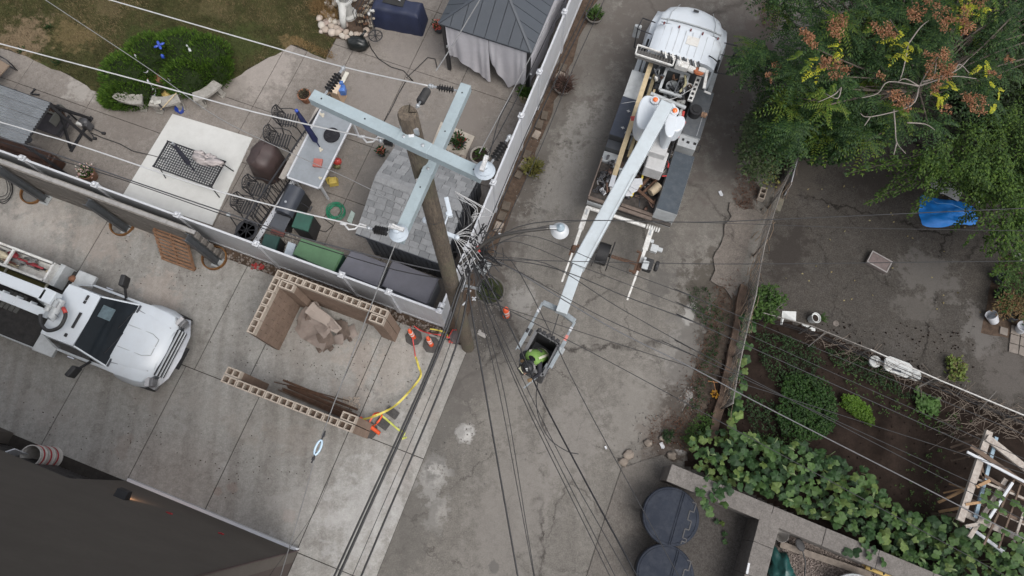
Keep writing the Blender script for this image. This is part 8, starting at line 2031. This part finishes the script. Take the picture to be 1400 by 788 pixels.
obj("stems",b,mat("pale_green_stem",(.14,.18,.08),.7,.2,8),sv_t,world=True,kind="stuff")
t=thing("squash_fruit","small orange flower heap at the foot of the chain link fence","flower",at(975,540)+Vector((0,0,.1)));b=MB();crownleaves(b,(0,0,.05),(.07,.07,.06),40,.07,.05);obj("petals",b,leafmat("orange_petal",[(.62,.30,.03),(.70,.38,.05)]),t)
b=MB();b.tube([(0,.35,.05),(.02,.1,.08),(0,0,.03)],.01,5);b.tube([(-.15,.35,.05),(.1,.3,.08)],.01,5);obj("dry_stem",b,mat("orange_dry_stem",(.34,.17,.08),.8,.2,8),t)
# retaining walls, bins and the gravel corner
hW=.95
def wallseg(a,c,wdt,nm,lab,side=1,n=4,th=.06):
 A_,C_=at(*a,hW),at(*c,hW);d=(C_-A_).normalized();s_=Vector((-d.y,d.x,0))*side;t=thing(nm,lab,"wall",(A_.x,A_.y,0));L=(C_-A_).length
 for k in range(n):
  p,q=A_+d*(L*k/n+.004),A_+d*(L*(k+1)/n-.004);b=MB();b.prism([(p.x,p.y),(q.x,q.y),((q+s_*wdt).x,(q+s_*wdt).y),((p+s_*wdt).x,(p+s_*wdt).y)],-.05,hW-th);obj("wall_section",b,M_WALLCON,t,world=True)
  p,q=p-s_*.03,q-s_*.03;b=MB();b.prism([(p.x,p.y),(q.x,q.y),((q+s_*(wdt+.06)).x,(q+s_*(wdt+.06)).y),((p+s_*(wdt+.06)).x,(p+s_*(wdt+.06)).y)],hW-th+.002,hW+rnd(-.004,.006));obj("coping_slab",b,M_WALLCON,t,world=True,bevel=.012)
 return t
wallseg((918,636),(1352,816),.38,"retaining_wall","long grey concrete retaining wall below the squash vine",-1,6)
wallseg((1043,698),(1008,830),.44,"retaining_wall","shorter concrete wall running down from the long wall to the bottom edge",1,3)
b=MB();a_,c_=at(1024,770,hW+.02),at(1021,785,hW+.02);b.bar(a_,c_,.05,.03);obj("white_strip",b,VINYL,label="short white strip lying on the shorter concrete wall",cat="strip")
for i,(X,Y,lab)in enumerate(((917,706,"upper round navy bin with a hinged lid, beside the retaining wall"),(909,786,"lower round navy bin cut off by the bottom edge"))):
 c=at(X,Y,.85);t=thing("round_bin",lab,"bin",(c.x,c.y,.03),math.radians(-20),"round navy bins on the pad")
 R_=.70;b=MB();b.lathe([(R_*.86,0),(R_*.93,.76),(R_*.93,.8)],n=44);obj("barrel",b,mat("dark_barrel",(.035,.035,.038),.6,.15,5,dirt=.3),t,smooth=40)
 MN=mat("navy_grey_plastic",(.026,.031,.043),.8,.12,2.2,bmp=.1,dirt=.35,dirtcol=(.07,.075,.088))
 b=MB();b.lathe([(R_*.97,.74),(R_,.78),(R_,.82),(R_*.97,.845),(R_*.9,.85),(0,.852)],n=48);ld_=obj("lid",b,MN,t,smooth=40)
 b=MB();ring=[(R_*.90*math.cos(k*math.pi/24),R_*.90*math.sin(k*math.pi/24),.853)for k in range(49)];b.tube(ring,.009,5,False);b.bar((.12,-.66,.855),(.12,.66,.855),.012,.02);b.bar((.17,-.64,.855),(.17,.64,.855),.012,.02);obj("moulded_rim",b,MN,ld_,smooth=True)
 b=MB();zz=[(.40,.50),(.50,.50),(.50,.28),(.40,.28),(.40,.06),(.50,.06),(.50,-.16),(.40,-.16),(.40,-.38),(.50,-.38),(.50,-.46),(.40,-.46),(.40,-.54)]
 for k in range(len(zz)-1):b.bar((zz[k][0],zz[k][1],.855),(zz[k+1][0],zz[k+1][1],.857),.028,.016)
 obj("hinge_line",b,BLACKM,ld_)
# gravel corner
gp2=px((1062,722),(1245,800),(1260,900),(1030,900),(1050,780));b=MB();b.sheet([(p.x,p.y,.004)for p in gp2]);struct("gravel_bed",b,mat("gravel_base",(.15,.125,.11),.95,.4,14,bmp=1.0,dirt=.4))
gpp=[(1066,722),(1245,800),(1245,830),(1050,830)]
b=MB()
for _ in range(2600):
 q=rpoly(gpp);p=at(q[0],q[1]);b.blob((p.x,p.y,.015),rnd(.010,.028),5,3,.35,_)
obj("gravel",b,mat("brown_grey_gravel",(.24,.20,.18),.9,.45,11),label="coarse brown grey gravel between the concrete walls",cat="gravel",kind="stuff")
b=MB();b.bar(at(1066,744,.12),at(1190,786,.12),.16,.10);obj("board",b,mat("dirty_grey_plank",(.20,.17,.145),.85,.2,5,dirt=.4),label="dirty grey plank edging the gravel below the walls",cat="plank",bevel=.01)
t=thing("grey_pot","grey round pot half hidden behind the shorter wall's top","pot",at(1062,730)+Vector((0,0,.03)));b=MB();b.lathe([(.14,0),(.19,.3),(.18,.31),(.16,.28),(0,.05)],n=24);obj("shell",b,mat("grey_pot_plastic",(.22,.21,.20),.6,.15,5,dirt=.3),t,smooth=40)
t=thing("shovel","black round shovel standing in the gravel beside the plank","shovel",at(1098,752,.0));b=MB();d0=at(1094,745,.35)-at(1098,752);b.blob(d0,(.11,.17,.02),14,7,.05,0,Matrix.Rotation(.4,3,'Z'));obj("blade",b,BLACK,t,smooth=True);b=MB();b.tube([d0+Vector((.04,-.12,0)),d0+Vector((.12,-.4,-.1)),d0+Vector((.1,-.9,-.25))],.018,6);obj("handle",b,BLACK,t)
t=thing("yard_bag","crumpled dark teal bag at the bottom edge inside the walls","bag",at(1064,778)+Vector((0,0,.02)));b=MB();b.blob((0,0,.2),(.28,.42,.24),20,12,.45,6);obj("bag",b,mat("teal_film",(.012,.065,.060),.4,.25,6,bmp=.3),t,smooth=True)
t=thing("wheelbarrow","pale metal wheelbarrow tray cut off by the bottom edge","wheelbarrow",at(1155,800,0));b=MB();b.prism([(.5*math.cos(k*.314),.32*math.sin(k*.314))for k in range(20)],.42,.5);obj("tray",b,LT_GREY,t,bevel=.03);b=MB();b.prism([(.44*math.cos(k*.314),.27*math.sin(k*.314))for k in range(20)],.503,.51);obj("tray_inside",b,DKGREY,t)
for s in(-1,1):
 b=MB();b.tube([(-.7,s*.25,.5),(.3,s*.2,.35),(.5,0,.2)],.02,6);obj("handle",b,BLACK,t)
b=MB();b.tube([(.55,-.05,.2),(.55,.05,.2)],.2,16);obj("wheel",b,BLACK,t)
t=thing("straw_roll","roll of straw coloured mats bound with black bands at the bottom edge","rolled mats",at(1180,768,.3));a_,c_=at(1181,768,.35)-t.location,at(1228,786,.35)-t.location
M_ST=mat("straw_mat",(.50,.36,.13),.8,.25,12,bmp=.6)
for k in range(7):
 b=MB();o_=Vector((.02*math.sin(k*2),.075*(k-3)*.55,.05*math.cos(k*1.3)));b.tube([a_+o_,c_+o_],.05,8);obj("mat_roll",b,M_ST,t,smooth=True)
d_=(c_-a_).normalized()
for f in(.18,.55):
 q=a_.lerp(c_,f);b=MB();b.tube([q-d_*.014,q+d_*.014],.17,18);obj("band",b,BLACK,t,smooth=30)
for(X,Y,lab)in((1222,772,"left blue grey disc on the straw roll"),(1243,782,"right blue grey disc on the straw roll")):
 b=MB();b.lathe([(.085,0),(.09,.03),(.085,.06),(0,.062)],n=20);o=obj("cap_disc",b,mat("blue_grey_plastic",(.10,.12,.15),.5,.1,6),label=lab,cat="disc",smooth=40);o.location=at(X,Y,.52)
b=MB();b.bar(at(1225,785,.4),at(1262,800,.4),.25,.06);obj("board",b,mat("tan_board",(.33,.21,.12),.8,.2,5),label="tan board end beside the straw roll at the bottom edge",cat="board")
# wooden trellis at the right edge
tr_=thing("garden_trellis","weathered wooden trellis of crossed boards at the right edge of the garden","trellis",at(1345,660))
MW1=mat("peeling_white_board",(.42,.38,.34),.85,.2,6,bmp=.4,dirt=.7,dirtcol=(.17,.12,.10));MW2=mat("brown_weathered_board",(.15,.11,.085),.9,.25,6,dirt=.4);MW3=mat("light_blue_board",(.30,.40,.48),.8,.12,6,dirt=.3);MW4=mat("raw_pine_stick",(.36,.23,.13),.8,.2,6)
W_px=[((1352,590),(1312,712),.16,.09,1.35,1.35,MW1),((1349,598),(1420,655),.17,.06,1.42,1.42,MW1),((1362,598),(1333,708),.08,.05,1.28,1.28,MW3),((1322,618),(1425,672),.06,.04,1.5,1.5,VINYL),((1327,610),(1430,682),.11,.04,1.45,1.4,MW2),((1318,702),(1420,748),.15,.05,1.2,1.2,MW1),((1322,718),(1372,755),.07,.05,1.1,1.1,VINYL),((1375,655),(1325,735),.10,.05,1.3,1.25,MW1),((1384,660),(1348,715),.06,.05,1.42,1.42,VINYL),((1328,640),(1420,695),.08,.04,1.3,1.3,MW2),((1335,655),(1420,690),.05,.03,1.34,1.3,MW1),((1318,680),(1420,722),.07,.04,1.25,1.25,MW2),((1388,652),(1345,745),.045,.03,1.36,1.3,MW2),((1398,655),(1365,750),.04,.03,1.38,1.3,MW2),((1412,660),(1385,745),.05,.03,1.36,1.3,MW1),((1355,695),(1420,725),.09,.03,1.22,1.2,MW1),((1340,625),(1345,660),.06,.04,1.3,1.3,MW2),((1283,687),(1318,670),.06,.04,.5,1.2,MW4),((1284,700),(1316,694),.06,.04,.5,1.1,MW4),((1290,674),(1318,668),.03,.03,.5,1.1,MW4),((1300,612),(1340,598),.05,.04,.4,1.1,MW2),((1304,620),(1340,608),.04,.03,.4,1.1,MW2),((1300,630),(1325,625),.035,.03,.4,1.0,MW2),((1335,666),(1353,657),.07,.05,1.42,1.42,MW4),((1320,690),(1346,686),.06,.04,1.4,1.4,MW4),((1320,720),(1340,716),.07,.04,1.45,1.45,MW1),((1298,662),(1320,668),.03,.03,.6,1.2,MW4)]
for(a,c,w,h,z0_,z1_,m_)in W_px:
 b=MB();b.bar(at(*a,z0_),at(*c,z1_),w,h);obj("board",b,m_,tr_,world=True)
for(X,Y)in((1350,597),(1316,705),(1412,660),(1410,735)):
 p=at(X,Y,1.3);b=MB();b.box((p.x,p.y,.62),(.08,.08,1.24));obj("post",b,MW2,tr_,world=True)
for(X,Y)in((1345,682),(1352,672),(1368,678),(1372,700),(1358,690),(1390,690),(1345,722),(1362,735),(1375,728),(1395,735),(1385,745),(1348,708),(1405,745),(1400,700),(1376,760),(1392,765),(1340,745),(1355,760)):
 o=sv_t.children[0].copy()if False else None
 c=bpy.data.objects.new("leaf",next(ch.data for ch in sv_t.children if ch.name.startswith("leaf")));COL.objects.link(c);c.parent=sv_t
 c.location=at(X,Y,1.5)-sv_t.location;c.rotation_euler=(rnd(-.4,.4),rnd(-.4,.4),rnd(0,6));s=rnd(.6,.95);c.scale=(s,s,s)
for q in((1063,442),(1047,470)):pass
# driveway odds and ends
t=thing("cardboard_debris","collapsed pile of torn brown and pink cardboard inside the L-shaped block wall","cardboard",at(440,452)+Vector((0,0,.024)))
MC1=mat("pinkish_cardboard",(.25,.212,.19),.9,.12,5,bmp=.3,dirt=.3,dirtcol=(.18,.12,.1));MC2=mat("brown_cardboard",(.15,.118,.10),.9,.2,6,dirt=.3)
Ol=t.location
def pq(X,Y,z):return at(X,Y,z)-Ol
def crumple(pts_,m_,zs,seed):
 b=MB();P=[at(X,Y,z)for(X,Y),z in zip(pts_,zs)];n=8;vs=[];fs=[]
 for i in range(n+1):
  for j in range(n+1):
   u_,v_=i/n,j/n;p=P[0].lerp(P[1],u_).lerp(P[3].lerp(P[2],u_),v_);p=p+Vector((noise.noise(p*3),noise.noise(p*3+Vector((9,0,0))),0))*.10+Vector((0,0,.09*noise.noise(p*4+Vector((seed,0,0)))));p.z=max(p.z,.04);vs.append(p)
 for i in range(n):
  for j in range(n):a=i*(n+1)+j;fs.append((a,a+n+1,a+n+2,a+1));
 b.add(vs,fs);o=obj("cardboard_sheet",b,m_,t,world=True);sol=o.modifiers.new("thick",'SOLIDIFY');sol.thickness=.012
crumple([(403,452),(412,425),(450,440),(440,482)],MC1,(.05,.3,.35,.1),1);crumple([(412,425),(432,412),(465,450),(440,460)],MC1,(.35,.55,.4,.3),2);crumple([(418,426),(428,414),(468,448),(460,458)],mat("pale_pink_board",(.32,.275,.245),.85,.08,5),(.62,.66,.30,.26),5)
crumple([(432,455),(452,448),(458,470),(440,484)],MC2,(.3,.4,.2,.1),4);crumple([(456,438),(474,442),(478,456),(462,470)],MC2,(.15,.25,.12,.06),7);crumple([(470,450),(484,442),(490,458),(478,466)],MC1,(.05,.2,.1,.05),8);crumple([(452,462),(466,456),(470,472),(458,474)],MC1,(.05,.22,.1,.05),9)
crumple([(414,432),(424,430),(428,440),(418,442)],MC2,(.42,.48,.4,.4),10)
for(X,Y,w_,h_)in((436,478,.2,.1),(452,476,.16,.12),(478,464,.14,.1),(466,440,.12,.12),(446,466,.15,.1)):
 b=MB();p=at(X,Y,.1);b.box(tuple(p),(w_,h_,.06),(rnd(-.5,.5),rnd(-.5,.5),rnd(0,3)));obj("torn_scrap",b,MC2,t,world=True)
pl2=thing("plank_pile","loose dark planks and rods lying along the back of the straight block wall","planks",at(433,557)+Vector((0,0,.024)),GA)
for k in range(9):
 b=MB();y=.02+k*.035;b.box((rnd(-.15,.15)+.0,y*1.1,.03+.025*(k%3)),(rnd(1.6,2.3),rnd(.03,.08),.03),(0,0,rnd(-.05,.05)));obj("plank",b,RUST if k%3 else TIMBER_DK,pl2)
b=MB();b.tube([at(378,524)+Vector((0,0,.2)),at(425,535)+Vector((0,0,.12)),at(478,549)+Vector((0,0,.05))],.014,5);obj("rod",b,RUST,pl2,world=True)
b=MB()
for _ in range(160):
 p=at(rnd(470,492),rnd(543,558));b.blob((p.x,p.y,.03),rnd(.01,.03),5,3,.4,_)
obj("mortar_crumbs",b,M_CMU,label="pale mortar crumbs by the right end of the straight block wall",cat="rubble",kind="stuff")
b=MB()
for _ in range(420):
 c=random.choice(((210,330),(230,365),(340,430),(470,520),(400,480),(560,560),(330,640),(180,600),(60,600),(520,500),(240,330)))
 p=at(c[0]+random.gauss(0,34),c[1]+random.gauss(0,26))
 if uv(p)[0]>uE-.05 or uv(p)[1]>vN or uv(p)[1]<vS+.1:continue
 leaf(b,(p.x,p.y,.03),rdir(0),rnd(.02,.06),.03)
obj("dry_litter",b,leafmat("driveway_litter",[(.06,.045,.035),(.12,.09,.07),(.04,.035,.03)],.9),label="small dark leaf crumbs scattered over the driveway",cat="litter",kind="stuff")
def delineator(X,Y,lab,ang,til,tape=True,up=True):
 t=thing("delineator_cone",lab,"traffic cone",at(X,Y)+Vector((0,0,.024)),ang,"orange delineator cones on the driveway")
 b=MB();b.prism([(.24*math.cos(k*math.pi/4+.4),.24*math.sin(k*math.pi/4+.4))for k in range(8)],0,.045);obj("base",b,mat("black_rubber_base",(.07,.068,.066),.85,.2,6,dirt=.5,dirtcol=(.14,.13,.12)),t,bevel=.008)
 M_=Matrix.Rotation(til,3,'X');b=MB();b.lathe([(.07,.045),(.065,.08),(.055,.75),(.03,.78),(.03,.84),(.045,.86),(.04,.9),(0,.91)],n=16,M=M_);obj("tube",b,ORANGE,t,smooth=40)
 for z in(.35,.58):
  b=MB();b.lathe([(.064,z),(.066,z+.005),(.063,z+.09),(.06,z+.095)],n=16,M=M_);obj("reflective_band",b,mat("white_reflective",(.66,.64,.62),.4,.1,8),t,smooth=40)
delineator(566,462,"left one of two standing orange delineators below the fence corner",.2,0);delineator(590,472,"right one of two standing orange delineators below the fence corner",.6,0)
t=thing("tube_cone","short orange tube cone with white bands on the alley by the pole","traffic cone",at(692,432));b=MB();b.prism([(.17*math.cos(k*math.pi/4),.17*math.sin(k*math.pi/4))for k in range(8)],0,.035);obj("base",b,mat("black_rubber_base",()),t);b=MB();b.lathe([(.10,.03),(.098,.1),(.085,.62),(.05,.66),(.05,.72),(.06,.74),(0,.75)],n=18);obj("tube",b,ORANGE,t,smooth=40)
for z in(.22,.45):
 b=MB();b.lathe([(.094,z),(.097,z+.01),(.093,z+.1),(.088,z+.11)],n=18);obj("reflective_band",b,mat("white_reflective",()),t,smooth=40)
fl_=thing("fallen_delineator","knocked over orange delineator with loose black bases at the straight block wall's end","traffic cone",at(508,583)+Vector((0,0,.03)),-.3)
b=MB();b.tube([(-.35,.1,.09),(.3,-.12,.08)],[.06,.05],12);obj("tube",b,ORANGE,fl_,smooth=40);b=MB();b.prism([(.22*math.cos(k*math.pi/4),.22*math.sin(k*math.pi/4)-.12)for k in range(8)],0,.04);obj("base",b,mat("black_rubber_base",()),fl_)
for(X,Y,a)in((537,565,-.6),(524,580,-.6)):
 b=MB();b.box((0,0,.05),(.34,.22,.07));b.box((0,0,.09),(.12,.1,.03));o=obj("rubber_foot",b,mat("black_rubber_base",()),label="black rubber sign foot "+("farther from" if X>530 else "right against")+" the fallen delineator",cat="rubber foot",bevel=.015);o.location=at(X,Y)+Vector((0,0,.02));o.rotation_euler=(0,0,a)
def ribbon(lab,pts_,w,m_,nm="caution_tape"):
 P=smoothp([at(*p)for p in pts_],7);b=MB();vs=[];fs=[]
 for i,p in enumerate(P):
  d=(P[min(i+1,len(P)-1)]-P[max(i-1,0)]).normalized();s_=Vector((-d.y,d.x,0));tw_=.6*math.sin(i*.7);s_=s_*math.cos(tw_)+Vector((0,0,1))*math.sin(tw_);vs+=[p+s_*w/2,p-s_*w/2]
 for i in range(len(P)-1):fs.append((i*2,i*2+1,i*2+3,i*2+2))
 b.add(vs,fs);o=obj(nm,b,m_,label=lab,cat="tape");s_=o.modifiers.new("thick",'SOLIDIFY');s_.thickness=.004;return o
TY,TR=mat("yellow_tape",(.55,.46,.08),.45,.1,12),mat("red_tape",(.55,.05,.05),.45,.1,12)
ribbon("red caution tape hanging from the left standing delineator",[(561,446,.8),(564,462,.3),(568,488,.06)],.03,TR);ribbon("yellow caution tape running from the left delineator down to the fallen one",[(568,488,.06),(572,500,.06),(575,515,.08),(560,535,.2),(540,555,.3),(515,568,.3),(495,574,.2)],.06,TY)
ribbon("red caution tape between the standing delineators and the pole",[(566,446,.7),(575,452,.5),(587,456,.75),(600,458,.4),(615,462,.3)],.04,TR);ribbon("yellow caution tape bunched at the right standing delineator",[(588,450,.8),(600,452,.6),(610,456,.5),(612,462,.3)],.05,TY)
ribbon("loose yellow green tape trailing right of the fallen delineator",[(520,567,.1),(530,575,.05),(545,588,.05),(553,592,.08),(548,600,.05),(556,598,.05)],.05,mat("lime_tape",(.55,.58,.12),.5,.1,12));ribbon("orange tape knotted over the rubber feet",[(490,574,.2),(500,585,.12),(512,566,.15),(522,568,.2),(514,580,.1),(500,590,.06)],.05,ORANGE)
t=thing("cable_spool_cap","round dark grey weight with red straps at the pole's left foot","rubber weight",at(624,462)+Vector((0,0,.02)));b=MB();b.lathe([(.18,0),(.2,.03),(.19,.12),(.15,.15),(0,.155)],n=22);obj("disc",b,mat("speckled_rubber",(.12,.10,.10),.8,.3,12),t,smooth=40);b=MB();b.tube([(-.22,-.05,.12),(-.1,.18,.16),(.12,.18,.16),(.2,0,.12)],.015,5);b.box((-.14,-.14,.1),(.12,.07,.05));obj("strap",b,RED,t)
b=MB();b.box((0,0,.04),(.26,.12,.06));b.box((-.1,.04,.05),(.08,.1,.09));o=obj("broken_brick",b,mat("pale_broken_block",(.36,.34,.32),.9,.15,8),label="pale broken block on the alley right of the pole's foot",cat="brick",bevel=.02);o.location=at(659,458);o.rotation_euler=(0,0,-.5)
b=MB()
for(c,n,sx,sy)in(((672,440),260,16,26),((655,470),120,10,14),((930,605),60,26,18),((880,600),60,20,20),((945,545),90,9,12),((640,600),60,40,40),((730,260),90,14,40)):
 for _ in range(n):
  p=at(c[0]+random.gauss(0,sx),c[1]+random.gauss(0,sy));b.blob((p.x,p.y,.012),rnd(.008,.026),5,3,.4,_)
obj("loose_stones",b,mat("mixed_grey_stone",(.17,.16,.15),.9,.5,12),label="loose grey stones and grit scattered on the alley",cat="stones",kind="stuff")
for i,(X,Y,r)in enumerate(((860,622,.16),(852,632,.13),(918,624,.13),(905,600,.1),(886,606,.12))):
 b=MB();b.blob((0,0,.03),(r,r*.8,.05),10,6,.3,i);o=obj("flat_stone",b,M_STONE,smooth=True,label=("pale flat stone at the pad's top corner","smaller flat stone beside the pad's top corner","rounded stone at the retaining wall's left end","grey stone among the litter above the wall end","flat stone on the litter left of the vine")[i],cat="stone");o.location=at(X,Y)+Vector((0,0,.02))
for(X,Y,w,lab)in((985,265,.1,"crumpled white paper scrap on the alley right of the truck"),(828,612,.05,"tiny white scrap on the alley above the pad"),(905,609,.1,"white sliver on the litter near the vine")):
 b=MB();b.box((0,0,.01),(w,w*1.5,.015),(.1,.1,.4));b.box((w*.3,-w*.6,.012),(w*.6,w*.5,.015),(0,.2,1));o=obj("paper_scrap",b,VINYL,label=lab,cat="paper");o.location=at(X,Y)+Vector((0,0,.01))
b=MB()
for _ in range(46):
 q=rpoly([(1080,200),(1350,280),(1340,440),(1060,400)]);p=at(*q);leaf(b,(p.x,p.y,.04),rdir(0),rnd(.05,.1),.05)
obj("fallen_leaves",b,leafmat("pale_fallen_leaves",[(.32,.28,.15),(.25,.2,.1)],.8),label="single pale fallen leaves dotted over the old yard concrete",cat="leaves",kind="stuff")
b=MB();b.lathe([(.42,0),(.43,.05),(.39,.06),(.37,.03)],n=36);t=thing("manhole_planter","round weedy sunken tub in the dirt beside the orange tube cone","tub",at(670,398)+Vector((0,0,.01)));obj("ring",b,mat("stone_grey_tub",()),t,smooth=40);b=MB();b.lathe([(.38,.03),(0,.05)],n=20);obj("soil",b,mat("mossy_soil",(.04,.045,.022),.95,.4,9),t)
b=MB();tuft(b,(0,0,.04),.26,140,.07,.03);obj("weeds",b,DGREEN,t)
